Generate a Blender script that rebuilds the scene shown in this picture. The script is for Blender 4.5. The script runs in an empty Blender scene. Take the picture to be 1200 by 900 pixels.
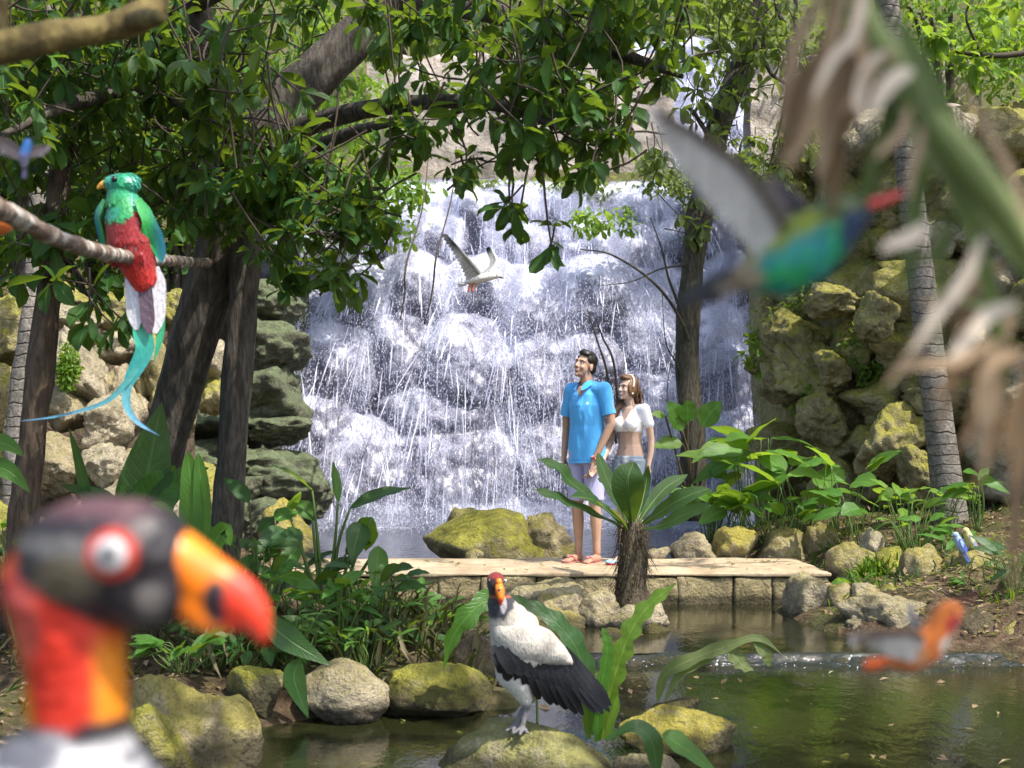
import bpy, bmesh, math, random
import numpy as np
from mathutils import Vector, Matrix

# ------------------------------------------------------------------ scene basics
scene = bpy.context.scene
COL = scene.collection
F = 1448.5            # focal length in photo pixels (1200 wide)
HOR = 517.0           # photo row of the horizon
CAMZ = 1.25
rng = np.random.default_rng(7)
random.seed(7)

def P(px, py, Y):
    return np.array(((px - 600.0) / F * Y, Y, CAMZ + (HOR - py) / F * Y))

def nrm(v):
    v = np.asarray(v, float)
    return v / (np.linalg.norm(v, axis=-1, keepdims=True) + 1e-12)

# ------------------------------------------------------------------ numpy noise
def _hash(ix, iy, iz, s):
    n = (ix.astype(np.uint32) * np.uint32(374761393) + iy.astype(np.uint32) * np.uint32(668265263)
         + iz.astype(np.uint32) * np.uint32(2246822519) + np.uint32((s * 3266489917) & 0xffffffff))
    n = (n ^ (n >> np.uint32(13))) * np.uint32(1274126177)
    n = n ^ (n >> np.uint32(16))
    return n.astype(np.float64) / 4294967295.0

def vnoise(p, s=0):
    p = np.asarray(p, float)
    i = np.floor(p).astype(np.int64)
    f = p - i
    f = f * f * (3 - 2 * f)
    r = 0
    for dx in (0, 1):
        for dy in (0, 1):
            for dz in (0, 1):
                w = (f[:, 0] if dx else 1 - f[:, 0]) * (f[:, 1] if dy else 1 - f[:, 1]) * (f[:, 2] if dz else 1 - f[:, 2])
                r = r + w * _hash(i[:, 0] + dx, i[:, 1] + dy, i[:, 2] + dz, s)
    return r * 2 - 1

def fbm(p, s=0, o=4):
    a, r = 1.0, 0
    p = np.asarray(p, float)
    for k in range(o):
        r = r + a * vnoise(p, s + k * 17)
        p = p * 2.07 + 3.1
        a *= .5
    return r

# ------------------------------------------------------------------ mesh building
def mesh_np(name, V, Fs, smooth=False):
    me = bpy.data.meshes.new(name)
    V = np.asarray(V, np.float32)
    me.vertices.add(len(V))
    me.vertices.foreach_set('co', V.ravel())
    idx, tot = [], []
    for f in Fs:
        f = np.asarray(f, np.int32)
        if len(f) == 0:
            continue
        idx.append(f.ravel())
        tot.append(np.full(len(f), f.shape[1], np.int32))
    idx = np.concatenate(idx)
    tot = np.concatenate(tot)
    me.loops.add(len(idx))
    me.loops.foreach_set('vertex_index', idx)
    me.polygons.add(len(tot))
    st = np.zeros(len(tot), np.int32)
    st[1:] = np.cumsum(tot)[:-1]
    me.polygons.foreach_set('loop_start', st)
    me.polygons.foreach_set('loop_total', tot)
    if smooth:
        me.polygons.foreach_set('use_smooth', np.ones(len(tot), bool))
    me.update(calc_edges=True)
    return me

class MB:
    """collects vertices and faces of one mesh object"""
    def __init__(s):
        s.V, s.T, s.Q, s.n = [], [], [], 0
        s.A, s.has = [], False
    def add(s, V, T=None, Q=None, A=None):
        V = np.asarray(V, float).reshape(-1, 3)
        s.V.append(V)
        if A is not None: s.has = True
        s.A.append(np.zeros((len(V), 3)) + (0, .5, 0) if A is None else np.asarray(A, float))
        if T is not None and len(T):
            s.T.append(np.asarray(T, np.int64) + s.n)
        if Q is not None and len(Q):
            s.Q.append(np.asarray(Q, np.int64) + s.n)
        s.n += len(V)
    def verts(s):
        return np.concatenate(s.V) if s.V else np.zeros((0, 3))
    def mesh(s, name, origin=(0, 0, 0), smooth=False):
        Fs = []
        if s.T: Fs.append(np.concatenate(s.T))
        if s.Q: Fs.append(np.concatenate(s.Q))
        me = mesh_np(name, s.verts() - np.asarray(origin), Fs, smooth)
        if s.has:
            at = me.attributes.new('leaf_uv', 'FLOAT_VECTOR', 'POINT'); at.data.foreach_set('vector', np.concatenate(s.A).astype(np.float32).ravel())
        return me
    def build(s, name, mat, parent=None, origin=None, smooth=False):
        return link(name, s, mat, parent, origin, smooth)

def link(name, mb, mat, parent=None, origin=None, smooth=False):
    """one Blender object from an MB (world coordinates) or a ready mesh"""
    if parent is not None:
        o0 = np.array(parent['org'])
    else:
        o0 = np.array(origin if origin is not None else (0, 0, 0), float)
    me = mb.mesh(name, o0, smooth) if isinstance(mb, MB) else mb
    if mat is not None and len(me.materials) == 0:
        me.materials.append(mat)
    ob = bpy.data.objects.new(name, me)
    COL.objects.link(ob)
    ob['org'] = [float(a) for a in o0]
    if parent is not None:
        ob.parent = parent
    else:
        ob.location = o0
    return ob

def tag(o, label=None, cat=None, group=None, kind=None):
    if label: o['label'] = label
    if cat: o['category'] = cat
    if group: o['group'] = group
    if kind: o['kind'] = kind
    return o

def thing(name, loc, label, cat, group=None):
    o = bpy.data.objects.new(name, None)
    COL.objects.link(o)
    o.location = [float(a) for a in loc]
    o.empty_display_size = .1
    o['org'] = [float(a) for a in loc]
    return tag(o, label, cat, group)

def spline(pts, n):
    """Catmull-Rom through the points, n samples"""
    p = np.asarray(pts, float)
    if len(p) == 2:
        t = np.linspace(0, 1, n)[:, None]
        return p[0] * (1 - t) + p[1] * t
    q = np.vstack([2 * p[0] - p[1], p, 2 * p[-1] - p[-2]])
    m = len(p) - 1
    out = []
    for t in np.linspace(0, m - 1e-9, n):
        k = int(t); u = t - k
        a, b, c, d = q[k], q[k + 1], q[k + 2], q[k + 3]
        out.append(.5 * (2 * b + (c - a) * u + (2 * a - 5 * b + 4 * c - d) * u * u + (3 * b - a - 3 * c + d) * u ** 3))
    return np.array(out)

def tube(mb, pts, radii, seg=8, n=None, rough=0, seed=0, cap=True, rscale=3.0, stretch=.25):
    n = n or max(2, (len(pts) - 1) * 6)
    c = spline(pts, n)
    r = np.interp(np.linspace(0, 1, n), np.linspace(0, 1, len(radii)), radii)
    t = nrm(np.gradient(c, axis=0))
    ref = np.array((0, 1, 0.)) if abs(t[0][1]) < .9 else np.array((1., 0, 0))
    s = nrm(np.cross(t, ref)); u = np.cross(s, t)
    a = np.linspace(0, 2 * math.pi, seg, endpoint=False)
    d = s[:, None, :] * np.cos(a)[None, :, None] + u[:, None, :] * np.sin(a)[None, :, None]
    rr = np.repeat(r[:, None], seg, 1)
    if rough:
        L = np.concatenate([[0], np.cumsum(np.linalg.norm(np.diff(c, axis=0), axis=1))])
        q = np.stack([np.cos(a)[None, :] * 2.2 + 0 * L[:, None], np.sin(a)[None, :] * 2.2 + 0 * L[:, None], L[:, None] * rscale * stretch / max(r.mean(), .01) * .3 + 0 * a[None, :]], -1).reshape(-1, 3)
        q2 = q * np.array((2.5, 2.5, 1.2))
        rr = rr * (1 + rough * (fbm(q, seed, 3) + .5 * fbm(q2, seed + 5, 2)).reshape(n, seg))
    V = (c[:, None, :] + d * rr[..., None]).reshape(-1, 3)
    i = np.arange(n - 1)[:, None] * seg; j = np.arange(seg)[None, :]; k = (j + 1) % seg
    Q = np.stack([i + j, i + k, i + seg + k, i + seg + j], -1).reshape(-1, 4)
    T = []
    if cap:
        V = np.vstack([V, c[0], c[-1]])
        b = n * seg
        T = [(b, (x + 1) % seg, x) for x in range(seg)] + [(b + 1, (n - 1) * seg + x, (n - 1) * seg + (x + 1) % seg) for x in range(seg)]
    mb.add(V, T, Q)

PROF = {
    'lance': lambda t: np.sin(np.pi * np.clip(t, 0, 1) ** .75) ** .9,
    'strap': lambda t: np.minimum(1, .35 + t * 3) * (1 - t ** 4) ** .7,
    'obov': lambda t: np.sin(np.pi * np.clip(t, 0, 1) ** 1.4) ** .8 * .96 + .04 * (1 - t),
    'heart': lambda t: np.where(t < .25, np.sqrt(np.clip(t / .25, 0, 1)) * .95 + .0, np.cos((t - .25) / .75 * np.pi / 2) ** .85 * .95),
    'grass': lambda t: (1 - t) ** .6,
    'feather': lambda t: np.minimum(1, .5 + t * 2) * (1 - np.clip((t - .75) / .25, 0, 1) ** 2 * .75),
}

def blade(mb, pts, w, prof='lance', n=12, face=(0, -1, .4), fold=.2, wave=0, waves=5, seed=0, lobes=0):
    c = spline(pts, n)
    t = nrm(np.gradient(c, axis=0))
    f = np.asarray(face, float)
    s = nrm(np.cross(t, f))
    for k in range(1, n):
        if np.dot(s[k], s[k - 1]) < 0: s[k] = -s[k]
    m = np.cross(s, t)
    m = np.where((m @ f)[:, None] < 0, -m, m)
    u = np.linspace(0, 1, n)
    ww = PROF[prof](u) * w * .5
    if lobes:
        ww = ww * (1 + lobes * np.sin(u * waves * 2 * np.pi + seed))
    wl = m * (np.sin(u * waves * 2 * np.pi + seed) * wave * w)[:, None]
    wr = m * (np.sin(u * waves * 2 * np.pi + seed + 2.1) * wave * w)[:, None]
    L = c - s * ww[:, None] + m * (fold * ww)[:, None] + wl
    R = c + s * ww[:, None] + m * (fold * ww)[:, None] + wr
    V = np.stack([L, c, R], 1).reshape(-1, 3)
    i = np.arange(n - 1) * 3
    Q = np.concatenate([np.stack([i, i + 1, i + 4, i + 3], -1), np.stack([i + 1, i + 2, i + 5, i + 4], -1)])
    mb.add(V, None, Q, np.stack([np.repeat(u, 3), np.tile((-1., 0, 1.), n), np.full(3 * n, 1.)], -1))

# leaf instancing -----------------------------------------------------------------
_tu = [0, .28, .28, .28, .62, .62, .62, .88, .88, .88, 1]
_tv = [0, -.3, 0, .3, -.5, 0, .5, -.33, 0, .33, 0]
_tw = [0, .05, 0, .05, .06, -.03, .06, -.01, -.08, -.01, -.16]
LT = np.array(list(zip(_tu, _tv, _tw)))
LT_T = np.array([(0, 2, 1), (0, 3, 2), (7, 8, 10), (8, 9, 10)])
LT_Q = np.array([(1, 2, 5, 4), (2, 3, 6, 5), (4, 5, 8, 7), (5, 6, 9, 8)])
ST = np.array([(0, 0, 0), (.5, -.5, .06), (.5, .5, .06), (1, 0, -.1), (.5, 0, -.03)])
ST_T = np.array([(0, 4, 1), (0, 2, 4), (1, 4, 3), (4, 2, 3)])

def leaves(mb, c, d, up, L, W, simple=False, flat=1.0):
    c = np.asarray(c, float); d = nrm(d)
    s = nrm(np.cross(d, up)); m = np.cross(s, d)
    T = ST if simple else LT
    k = len(T); n = len(c)
    L = np.broadcast_to(L, (n,)); W = np.broadcast_to(W, (n,))
    V = (c[:, None, :] + d[:, None, :] * (T[None, :, 0:1] * L[:, None, None])
         + s[:, None, :] * (T[None, :, 1:2] * W[:, None, None]) + m[:, None, :] * (T[None, :, 2:3] * flat * L[:, None, None]))
    off = (np.arange(n) * k)[:, None, None]
    A = np.tile(np.stack([T[:, 0], np.sign(T[:, 1]), np.zeros(k)], -1), (n, 1))
    if simple:
        mb.add(V.reshape(-1, 3), (ST_T[None] + off).reshape(-1, 3), None, A)
    else:
        mb.add(V.reshape(-1, 3), (LT_T[None] + off).reshape(-1, 3), (LT_Q[None] + off).reshape(-1, 4), A)

def rdir(n, r=rng):
    return nrm(r.normal(size=(n, 3)))

# ico spheres ---------------------------------------------------------------------
_ico = {}
def ico(sub):
    if sub not in _ico:
        bm = bmesh.new()
        bmesh.ops.create_icosphere(bm, subdivisions=sub, radius=1)
        V = np.array([v.co[:] for v in bm.verts]); bm.verts.index_update()
        T = np.array([[v.index for v in f.verts] for f in bm.faces])
        bm.free()
        _ico[sub] = (nrm(V), T)
    return _ico[sub]

def ball(mb, p, r, sub=2, R=None):
    V, T = ico(sub)
    V = V * np.asarray(r, float)
    if R is not None: V = V @ np.asarray(R).T
    mb.add(V + np.asarray(p), T)

def chain(mb, pts, n=None, sub=2):
    """pts: list of (p, r) with r scalar or 3-vector; overlapping balls from one to the next"""
    for (p0, r0), (p1, r1) in zip(pts[:-1], pts[1:]):
        p0, p1 = np.asarray(p0, float), np.asarray(p1, float)
        r0 = np.ones(3) * r0; r1 = np.ones(3) * r1
        L = np.linalg.norm(p1 - p0)
        k = n or int(max(2, min(40, L / (.2 * min(r0.min(), r1.min())))))
        for t in np.linspace(0, 1, k):
            ball(mb, p0 * (1 - t) + p1 * t, r0 * (1 - t) + r1 * t, sub)

def frustum(mb, p0, r0, p1, r1, seg=20):
    """closed tapered tube with flat ends; r = (rx, ry) across the axis or scalar"""
    p0, p1 = np.asarray(p0, float), np.asarray(p1, float)
    t = nrm(p1 - p0)
    s = nrm(np.cross(t, (0, 1, 0))); u = np.cross(t, s)
    a = np.linspace(0, 2 * math.pi, seg, endpoint=False)
    r0 = np.ones(2) * r0; r1 = np.ones(2) * r1
    A = p0 + s * (np.cos(a) * r0[0])[:, None] + u * (np.sin(a) * r0[1])[:, None]
    B = p1 + s * (np.cos(a) * r1[0])[:, None] + u * (np.sin(a) * r1[1])[:, None]
    j = np.arange(seg); k = (j + 1) % seg
    Q = np.stack([j, k, seg + k, seg + j], -1)
    V = np.vstack([A, B, p0, p1])
    T = [(2 * seg, (x + 1) % seg, x) for x in range(seg)] + [(2 * seg + 1, seg + x, seg + (x + 1) % seg) for x in range(seg)]
    mb.add(V, T, Q)

def fuse(mb, voxel, smooth=2, origin=(0, 0, 0), name='body'):
    """one continuous surface round the collected shapes; returns a mesh relative to origin"""
    me = mb.mesh(name, origin)
    ob = bpy.data.objects.new(name, me)
    COL.objects.link(ob)
    m = ob.modifiers.new('r', 'REMESH'); m.mode = 'VOXEL'; m.voxel_size = voxel; m.use_smooth_shade = True
    if smooth:
        m2 = ob.modifiers.new('s', 'SMOOTH'); m2.factor = .5; m2.iterations = smooth
    dg = bpy.context.evaluated_depsgraph_get()
    new = bpy.data.meshes.new_from_object(ob.evaluated_get(dg))
    bpy.data.objects.remove(ob)
    bpy.data.meshes.remove(me)
    new.name = name
    return new

def mverts(me):
    a = np.empty(len(me.vertices) * 3, np.float32)
    me.vertices.foreach_get('co', a)
    return a.reshape(-1, 3).astype(float)

def pigment(me, cols):
    a = me.attributes.new('pigment', 'FLOAT_COLOR', 'POINT')
    c = np.ones((len(cols), 4), np.float32); c[:, :3] = cols
    a.data.foreach_set('color', c.ravel())

def sstep(a, b, x):
    t = np.clip((x - a) / (b - a + 1e-12), 0, 1)
    return t * t * (3 - 2 * t)

def mixc(c, col, m):
    m = np.asarray(m, float)
    return c * (1 - m[:, None]) + np.asarray(col)[None] * m[:, None]

# ------------------------------------------------------------------ materials
class N:
    def __init__(s, name):
        s.m = bpy.data.materials.new(name); s.m.use_nodes = True
        s.t = s.m.node_tree; s.t.nodes.clear()
        s.out = s.t.nodes.new('ShaderNodeOutputMaterial')
    def n(s, typ, **kw):
        nd = s.t.nodes.new('ShaderNode' + typ)
        for k, v in kw.items():
            if k.startswith('_'): setattr(nd, k[1:], v)
            else:
                key = k.replace('__', ' ')
                s.set(nd, key, v)
        return nd
    def set(s, nd, key, v):
        sock = nd.inputs[int(key[1:])] if key[0] == 'i' and key[1:].isdigit() else nd.inputs[key]
        if isinstance(v, bpy.types.NodeSocket): s.t.links.new(v, sock)
        else:
            if sock.type == 'RGBA' and len(v) == 3: v = (*v, 1)
            sock.default_value = v
    def coords(s, scale=(1, 1, 1), rnd=True):
        tc = s.n('TexCoord')
        mp = s.n('Mapping', i0=tc.outputs['Object'], Scale=scale)
        if rnd:
            oi = s.n('ObjectInfo')
            mu = s.n('Math', _operation='MULTIPLY', i0=oi.outputs['Random'], i1=37.0)
            cb = s.n('CombineXYZ', X=mu.outputs[0], Y=mu.outputs[0], Z=mu.outputs[0])
            s.set(mp, 'Location', cb.outputs[0])
        return mp.outputs[0]
    def noise(s, vec, scale, detail=4, rough=.55, dist=0):
        return s.n('TexNoise', Vector=vec, Scale=scale, Detail=detail, Roughness=rough, Distortion=dist).outputs[0]
    def ramp(s, fac, stops, interp='LINEAR'):
        r = s.n('ValToRGB', Fac=fac)
        e = r.color_ramp.elements
        r.color_ramp.interpolation = interp
        while len(e) < len(stops): e.new(.5)
        for q, (p, c) in zip(e, stops):
            q.position = p
            q.color = (*c, 1) if not np.isscalar(c) else (c, c, c, 1)
        return r.outputs[0]
    def math(s, op, a, b=0.0, clamp=False):
        nd = s.n('Math', _operation=op, i0=a, i1=b); nd.use_clamp = clamp
        return nd.outputs[0]
    def mix(s, fac, a, b, blend='MIX'):
        nd = s.t.nodes.new('ShaderNodeMix'); nd.data_type = 'RGBA'; nd.blend_type = blend
        s.set(nd, 'i0', fac); s.set(nd, 'i6', a); s.set(nd, 'i7', b)
        return nd.outputs[2]
    def bump(s, h, strength=.5, dist=.02, normal=None):
        nd = s.n('Bump', Height=h, Strength=strength, Distance=dist)
        if normal is not None: s.set(nd, 'Normal', normal)
        return nd.outputs[0]
    def bsdf(s, color, rough=.7, normal=None, spec=.5, **kw):
        b = s.n('BsdfPrincipled')
        s.set(b, 'Base Color', color); s.set(b, 'Roughness', rough)
        s.set(b, 'Specular IOR Level', spec)
        if normal is not None: s.set(b, 'Normal', normal)
        for k, v in kw.items(): s.set(b, k.replace('__', ' '), v)
        return b.outputs[0]
    def done(s, sh):
        s.t.links.new(sh, s.out.inputs['Surface'])
        return s.m

def rock_mat(name, dark, light, moss=(.19, .2, .035), mossy=.5, rough=.85, wet=None, scale=1.0, stain=.5, bump=1.0, mosstop=.25):
    k = N(name); v = k.coords()
    a = k.noise(v, 3.4 * scale, 7, .66, .6)
    b = k.noise(v, 15 * scale, 6, .7, .3)
    c = k.noise(v, 55 * scale, 4, .7)
    base = k.ramp(a, [(.28, dark), (.5, tuple((np.array(dark) + np.array(light)) / 2)), (.68, light)])
    base = k.mix(k.ramp(b, [(.35, 0.), (.7, 1.)]), base, k.mix(.5, base, light))
    # dark pits and cracks
    vo = k.n('TexVoronoi', _feature='DISTANCE_TO_EDGE', Vector=k.mix(.35, v, k.n('TexNoise', Vector=v, Scale=3 * scale).outputs[1]), Scale=2.6 * scale).outputs[0]
    crack = k.ramp(vo, [(0, 1.), (.035, 0.)])
    pit = k.ramp(k.math('ADD', k.math('MULTIPLY', c, .6), k.math('MULTIPLY', b, .4)), [(.36, 1.), (.46, 0.)])
    st = k.ramp(k.noise(v, 6.5 * scale, 6, .72, 1.0), [(.48, 0.), (.66, stain)])
    base = k.mix(st, base, (.045, .04, .03))
    base = k.mix(k.math('MULTIPLY', pit, .55), base, (.05, .045, .03))
    base = k.mix(k.math('MULTIPLY', crack, k.ramp(a, [(.5, .0), (.62, .3)])), base, (.03, .026, .02))
    # moss grows on what faces up
    g = k.n('NewGeometry')
    nz = k.n('SeparateXYZ', Vector=g.outputs['Normal']).outputs[2]
    mm = k.math('ADD', k.math('MULTIPLY', nz, mosstop), k.math('MULTIPLY', k.noise(v, 5.0 * scale, 7, .75, 1.0), 1.0))
    mf = k.ramp(mm, [(.62 - .22 * mossy, 0.), (.80 - .2 * mossy, 1.)])
    mcol = k.mix(k.ramp(k.noise(v, 11 * scale, 6, .75, .5), [(.3, 0.), (.7, 1.)]), tuple(np.array(moss) * .3), tuple(np.array(moss) * 1.35))
    col = k.mix(k.math('MULTIPLY', mf, min(.85, mossy * 1.4)), base, mcol)
    if wet is not None:     # wet band at the water line
        z = k.n('SeparateXYZ', Vector=g.outputs['Position']).outputs[2]
        wz = k.math('ADD', z, k.math('MULTIPLY', b, .06))
        wf = k.ramp(k.math('MULTIPLY', k.math('SUBTRACT', wz, wet), 10.0), [(.3, 1.), (.75, 0.)])
        col = k.mix(k.math('MULTIPLY', wf, .75), col, (.02, .018, .012))
    h = k.math('ADD', k.math('MULTIPLY', a, .8), k.math('ADD', k.math('MULTIPLY', b, .6), k.math('MULTIPLY', c, .25)))
    h = k.math('SUBTRACT', h, k.math('MULTIPLY', crack, .1))
    return k.done(k.bsdf(col, rough, k.bump(h, 1.0, .11 / scale * bump), .2))

def leaf_mat(name, c0, c1, rough=.42, trans=.35, spec=.4, yellow=None, vein=0):
    k = N(name)
    g = k.n('NewGeometry')
    r = g.outputs['Random Per Island']
    v = k.coords()
    col = k.ramp(r, [(0, c0), (.8, c1), (1, yellow or c1)])
    col = k.mix(k.math('MULTIPLY', k.noise(v, 9, 3), .5), col, tuple(np.array(c0) * .8))
    uv = k.n('SeparateXYZ', Vector=k.n('Attribute', _attribute_name='leaf_uv').outputs[1])
    ab = k.math('ABSOLUTE', uv.outputs[1])
    rib = k.ramp(ab, [(.03, 1.), (.11, 0.)])
    ph = k.math('SUBTRACT', k.math('MULTIPLY', uv.outputs[0], 16.0), k.math('MULTIPLY', ab, 2.2))
    sv = k.math('PINGPONG', k.math('ADD', ph, k.math('MULTIPLY', k.noise(v, 14, 2), .35)), .5)
    vn = k.math('MULTIPLY', k.ramp(sv, [(.0, 1.), (.16, 0.)]), .6)
    blot = k.ramp(k.noise(v, 5.5, 5, .7, .6), [(.35, 0.), (.7, 1.)])
    col = k.mix(k.math('MULTIPLY', blot, .45), col, k.mix(.5, tuple(np.array(c0) * .6), tuple(np.array(c1) * .9)))
    col = k.mix(k.math('MULTIPLY', rib, .55), col, tuple(np.array(c1) * 1.5 + .02))
    col = k.mix(k.math('MULTIPLY', vn, .35), col, tuple(np.array(c1) * 1.2 + .01))
    edge = k.ramp(k.math('ADD', ab, k.math('MULTIPLY', k.noise(v, 18, 3), .35)), [(1.12, 0.), (1.25, 1.)])
    col = k.mix(k.math('MULTIPLY', edge, .6), col, (.16, .13, .04))
    hh = k.math('ADD', k.math('MULTIPLY', k.noise(v, 30, 4, .6), .8), k.math('MULTIPLY', k.math('MAXIMUM', rib, vn), -.6))
    b = k.bsdf(col, rough, k.bump(hh, .5, .006), spec)
    tr = k.n('BsdfTranslucent', Color=k.mix(.65, col, (.35, .5, .03)))
    mx = k.n('MixShader', Fac=trans, i1=b, i2=tr.outputs[0])
    return k.done(mx.outputs[0])

def bark_mat(name, c0, c1, sc=(7, 7, 1.6), rings=False, lichen=None):
    k = N(name); v = k.coords(sc)
    a = k.noise(v, 2.0, 6, .65, .5); b = k.noise(v, 7.0, 5, .6)
    col = k.ramp(a, [(.3, c0), (.7, c1)])
    col = k.mix(k.ramp(b, [(.4, .6), (.6, 0.)]), col, tuple(np.array(c0) * .5))
    if lichen:
        col = k.mix(k.ramp(k.noise(k.coords(), 13, 5, .65, .5), [(.5, 0.), (.6, .85)]), col, lichen)
    h = k.math('ADD', a, k.math('MULTIPLY', b, .5))
    if rings:
        w = k.n('TexWave', _bands_direction='Z', Vector=k.coords((1, 1, 1), False), Scale=3.4, Distortion=5.0, Detail=5)
        rr = k.ramp(w.outputs[1], [(.0, 1.), (.12, 0.)])
        col = k.mix(k.math('MULTIPLY', rr, .3), col, tuple(np.array(c0) * .45))
        h = k.math('SUBTRACT', h, rr)
    return k.done(k.bsdf(col, .85, k.bump(h, .9, .02), .25))

def pig_mat(name, rough=.55, fine=90, amt=.35, spec=.3, sss=0, sheen=0, bump=.25, stretch=(1, 1, 1), bd=.003):
    k = N(name)
    at = k.n('Attribute', _attribute_name='pigment')
    v = k.coords(stretch)
    ns = k.noise(v, fine, 4, .6)
    col = k.mix(amt, at.outputs[0], k.mix(1.0, at.outputs[0], k.ramp(ns, [(.3, .35), (.7, 1.)]), 'MULTIPLY'))
    kw = {}
    if sss: kw = {'Subsurface__Weight': sss, 'Subsurface__Radius': (.01, .004, .002), 'Subsurface__Scale': 1.0}
    if sheen: kw['Sheen__Weight'] = sheen
    return k.done(k.bsdf(col, rough, k.bump(ns, bump, bd), spec, **kw))

def plain_mat(name, col, rough=.6, var=.3, fine=20, spec=.3, bump=.2, stretch=(1, 1, 1), trans=0):
    k = N(name); v = k.coords(stretch); ns = k.noise(v, fine, 4, .6)
    c = k.mix(ns, tuple(np.array(col) * (1 - var)), tuple(np.array(col) * (1 + var)))
    sh = k.bsdf(c, rough, k.bump(ns, bump, .004), spec)
    if trans:
        tr = k.n('BsdfTranslucent', Color=c)
        sh = k.n('MixShader', Fac=trans, i1=sh, i2=tr.outputs[0]).outputs[0]
    return k.done(sh)
EXPO, FR, LF = 1.42, 0.28, 1.0
# ------------------------------------------------------------------ camera, sky, sun
cam = bpy.data.cameras.new('camera')
cam.sensor_width = 36; cam.lens = 36 * F / 1200
cam.shift_y = (HOR - 450) / 1200
cam.clip_start = .05; cam.clip_end = 500
cam.dof.use_dof = True; cam.dof.focus_distance = 8.2
cam.dof.aperture_fstop = cam.lens / 10.2
co = bpy.data.objects.new('camera', cam); COL.objects.link(co)
co.location = (0, 0, CAMZ); co.rotation_euler = (math.pi / 2, 0, 0)
scene.camera = co

SUN = nrm(np.array((.42, -.30, .86)))
elev = math.asin(SUN[2]); az = math.atan2(SUN[0], SUN[1])
w = bpy.data.worlds.new('World'); scene.world = w; w.use_nodes = True
wt = w.node_tree; wt.nodes.clear()
sky = wt.nodes.new('ShaderNodeTexSky'); sky.sky_type = 'NISHITA'; sky.sun_disc = False
sky.sun_elevation = elev; sky.sun_rotation = az; sky.ozone_density = .4; sky.dust_density = 2.5
bg = wt.nodes.new('ShaderNodeBackground'); bg.inputs[1].default_value = .15
wo = wt.nodes.new('ShaderNodeOutputWorld')
wt.links.new(sky.outputs[0], bg.inputs[0]); wt.links.new(bg.outputs[0], wo.inputs[0])
sl = bpy.data.lights.new('sun', 'SUN'); sl.energy = 3.0; sl.angle = math.radians(.6); sl.color = (1, .95, .86)
so = bpy.data.objects.new('sun', sl); COL.objects.link(so); so.location = (3, -4, 20)
so.rotation_euler = Vector(-SUN).to_track_quat('-Z', 'Y').to_euler()
scene.view_settings.view_transform = 'Standard'; scene.view_settings.look = 'None'
scene.view_settings.exposure = EXPO; scene.view_settings.gamma = 1
scene.cycles.use_denoising = True
scene.cycles.max_bounces = 8; scene.cycles.diffuse_bounces = 4; scene.cycles.transparent_max_bounces = 12
scene.cycles.sample_clamp_indirect = 6

# ------------------------------------------------------------------ ground
POND = np.array([(-1.35, -3), (-1.3, 3), (-1.35, 4.8), (-1.25, 5.4), (-.85, 5.75), (-.05, 5.85), (0, 6.3), (-.15, 7), (-.3, 8),
                 (-.8, 9.1), (-1.4, 10.2), (-2.2, 11), (-3.3, 13), (-3.6, 17), (3.5, 17), (3.2, 15), (1.9, 12.2), (1.3, 10.55),
                 (2.3, 10.25), (2.3, 9.0), (1.95, 8.75), (2.05, 7.9), (2.5, 7.2), (2.95, 6.95), (5.2, 6.3), (6, 3), (6, -3)])
def sdf_poly(p, poly):
    d = np.full(len(p), 1e9); inside = np.zeros(len(p), bool)
    for a, b in zip(poly, np.roll(poly, -1, 0)):
        e = b - a; w_ = p - a
        t = np.clip((w_ @ e) / (e @ e), 0, 1)
        d = np.minimum(d, np.linalg.norm(w_ - t[:, None] * e, axis=1))
        c = ((a[1] <= p[:, 1]) & (b[1] > p[:, 1])) | ((b[1] <= p[:, 1]) & (a[1] > p[:, 1]))
        with np.errstate(divide='ignore', invalid='ignore'):
            xi = a[0] + (p[:, 1] - a[1]) * (b[0] - a[0]) / (b[1] - a[1])
        inside ^= c & (p[:, 0] < xi)
    return np.where(inside, -d, d)

def ground_z(x, y):
    x = np.asarray(x, float); y = np.asarray(y, float)
    p = np.stack([x, y], -1)
    d = sdf_poly(p, POND)
    lvl = .05 * sstep(6.5, 7.2, y) + .10 * sstep(8.8, 10.2, y)
    right = sstep(-.3, .8, x)
    slope = .06 * (1 - right) + .18 * right
    bank = lvl + .05 + .10 * sstep(0, .35, d) + slope * np.minimum(d, 5.5)
    z = np.where(d > 0, bank, lvl + .05 - .55 * sstep(0, .5, -d))
    # sides and back rise
    z = z + 1.0 * sstep(6, 12, np.abs(x)) * (np.abs(x) - 6).clip(0) * .35 * sstep(7, 12, y)
    z = np.where(y > 17, np.maximum(z, 0) + 4.7 * sstep(17.3, 18.6, y) + .95 * (y - 22).clip(0, 20), z)
    q = np.stack([x, y, 0 * x], -1)
    z = z + (.05 * fbm(q * 1.7, 3, 4) + .03 * fbm(q * 6, 9, 3)) * np.where(d > 0, 1, .3)
    return z

def gz(x, y):
    return float(ground_z(np.array([x]), np.array([y]))[0])

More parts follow.
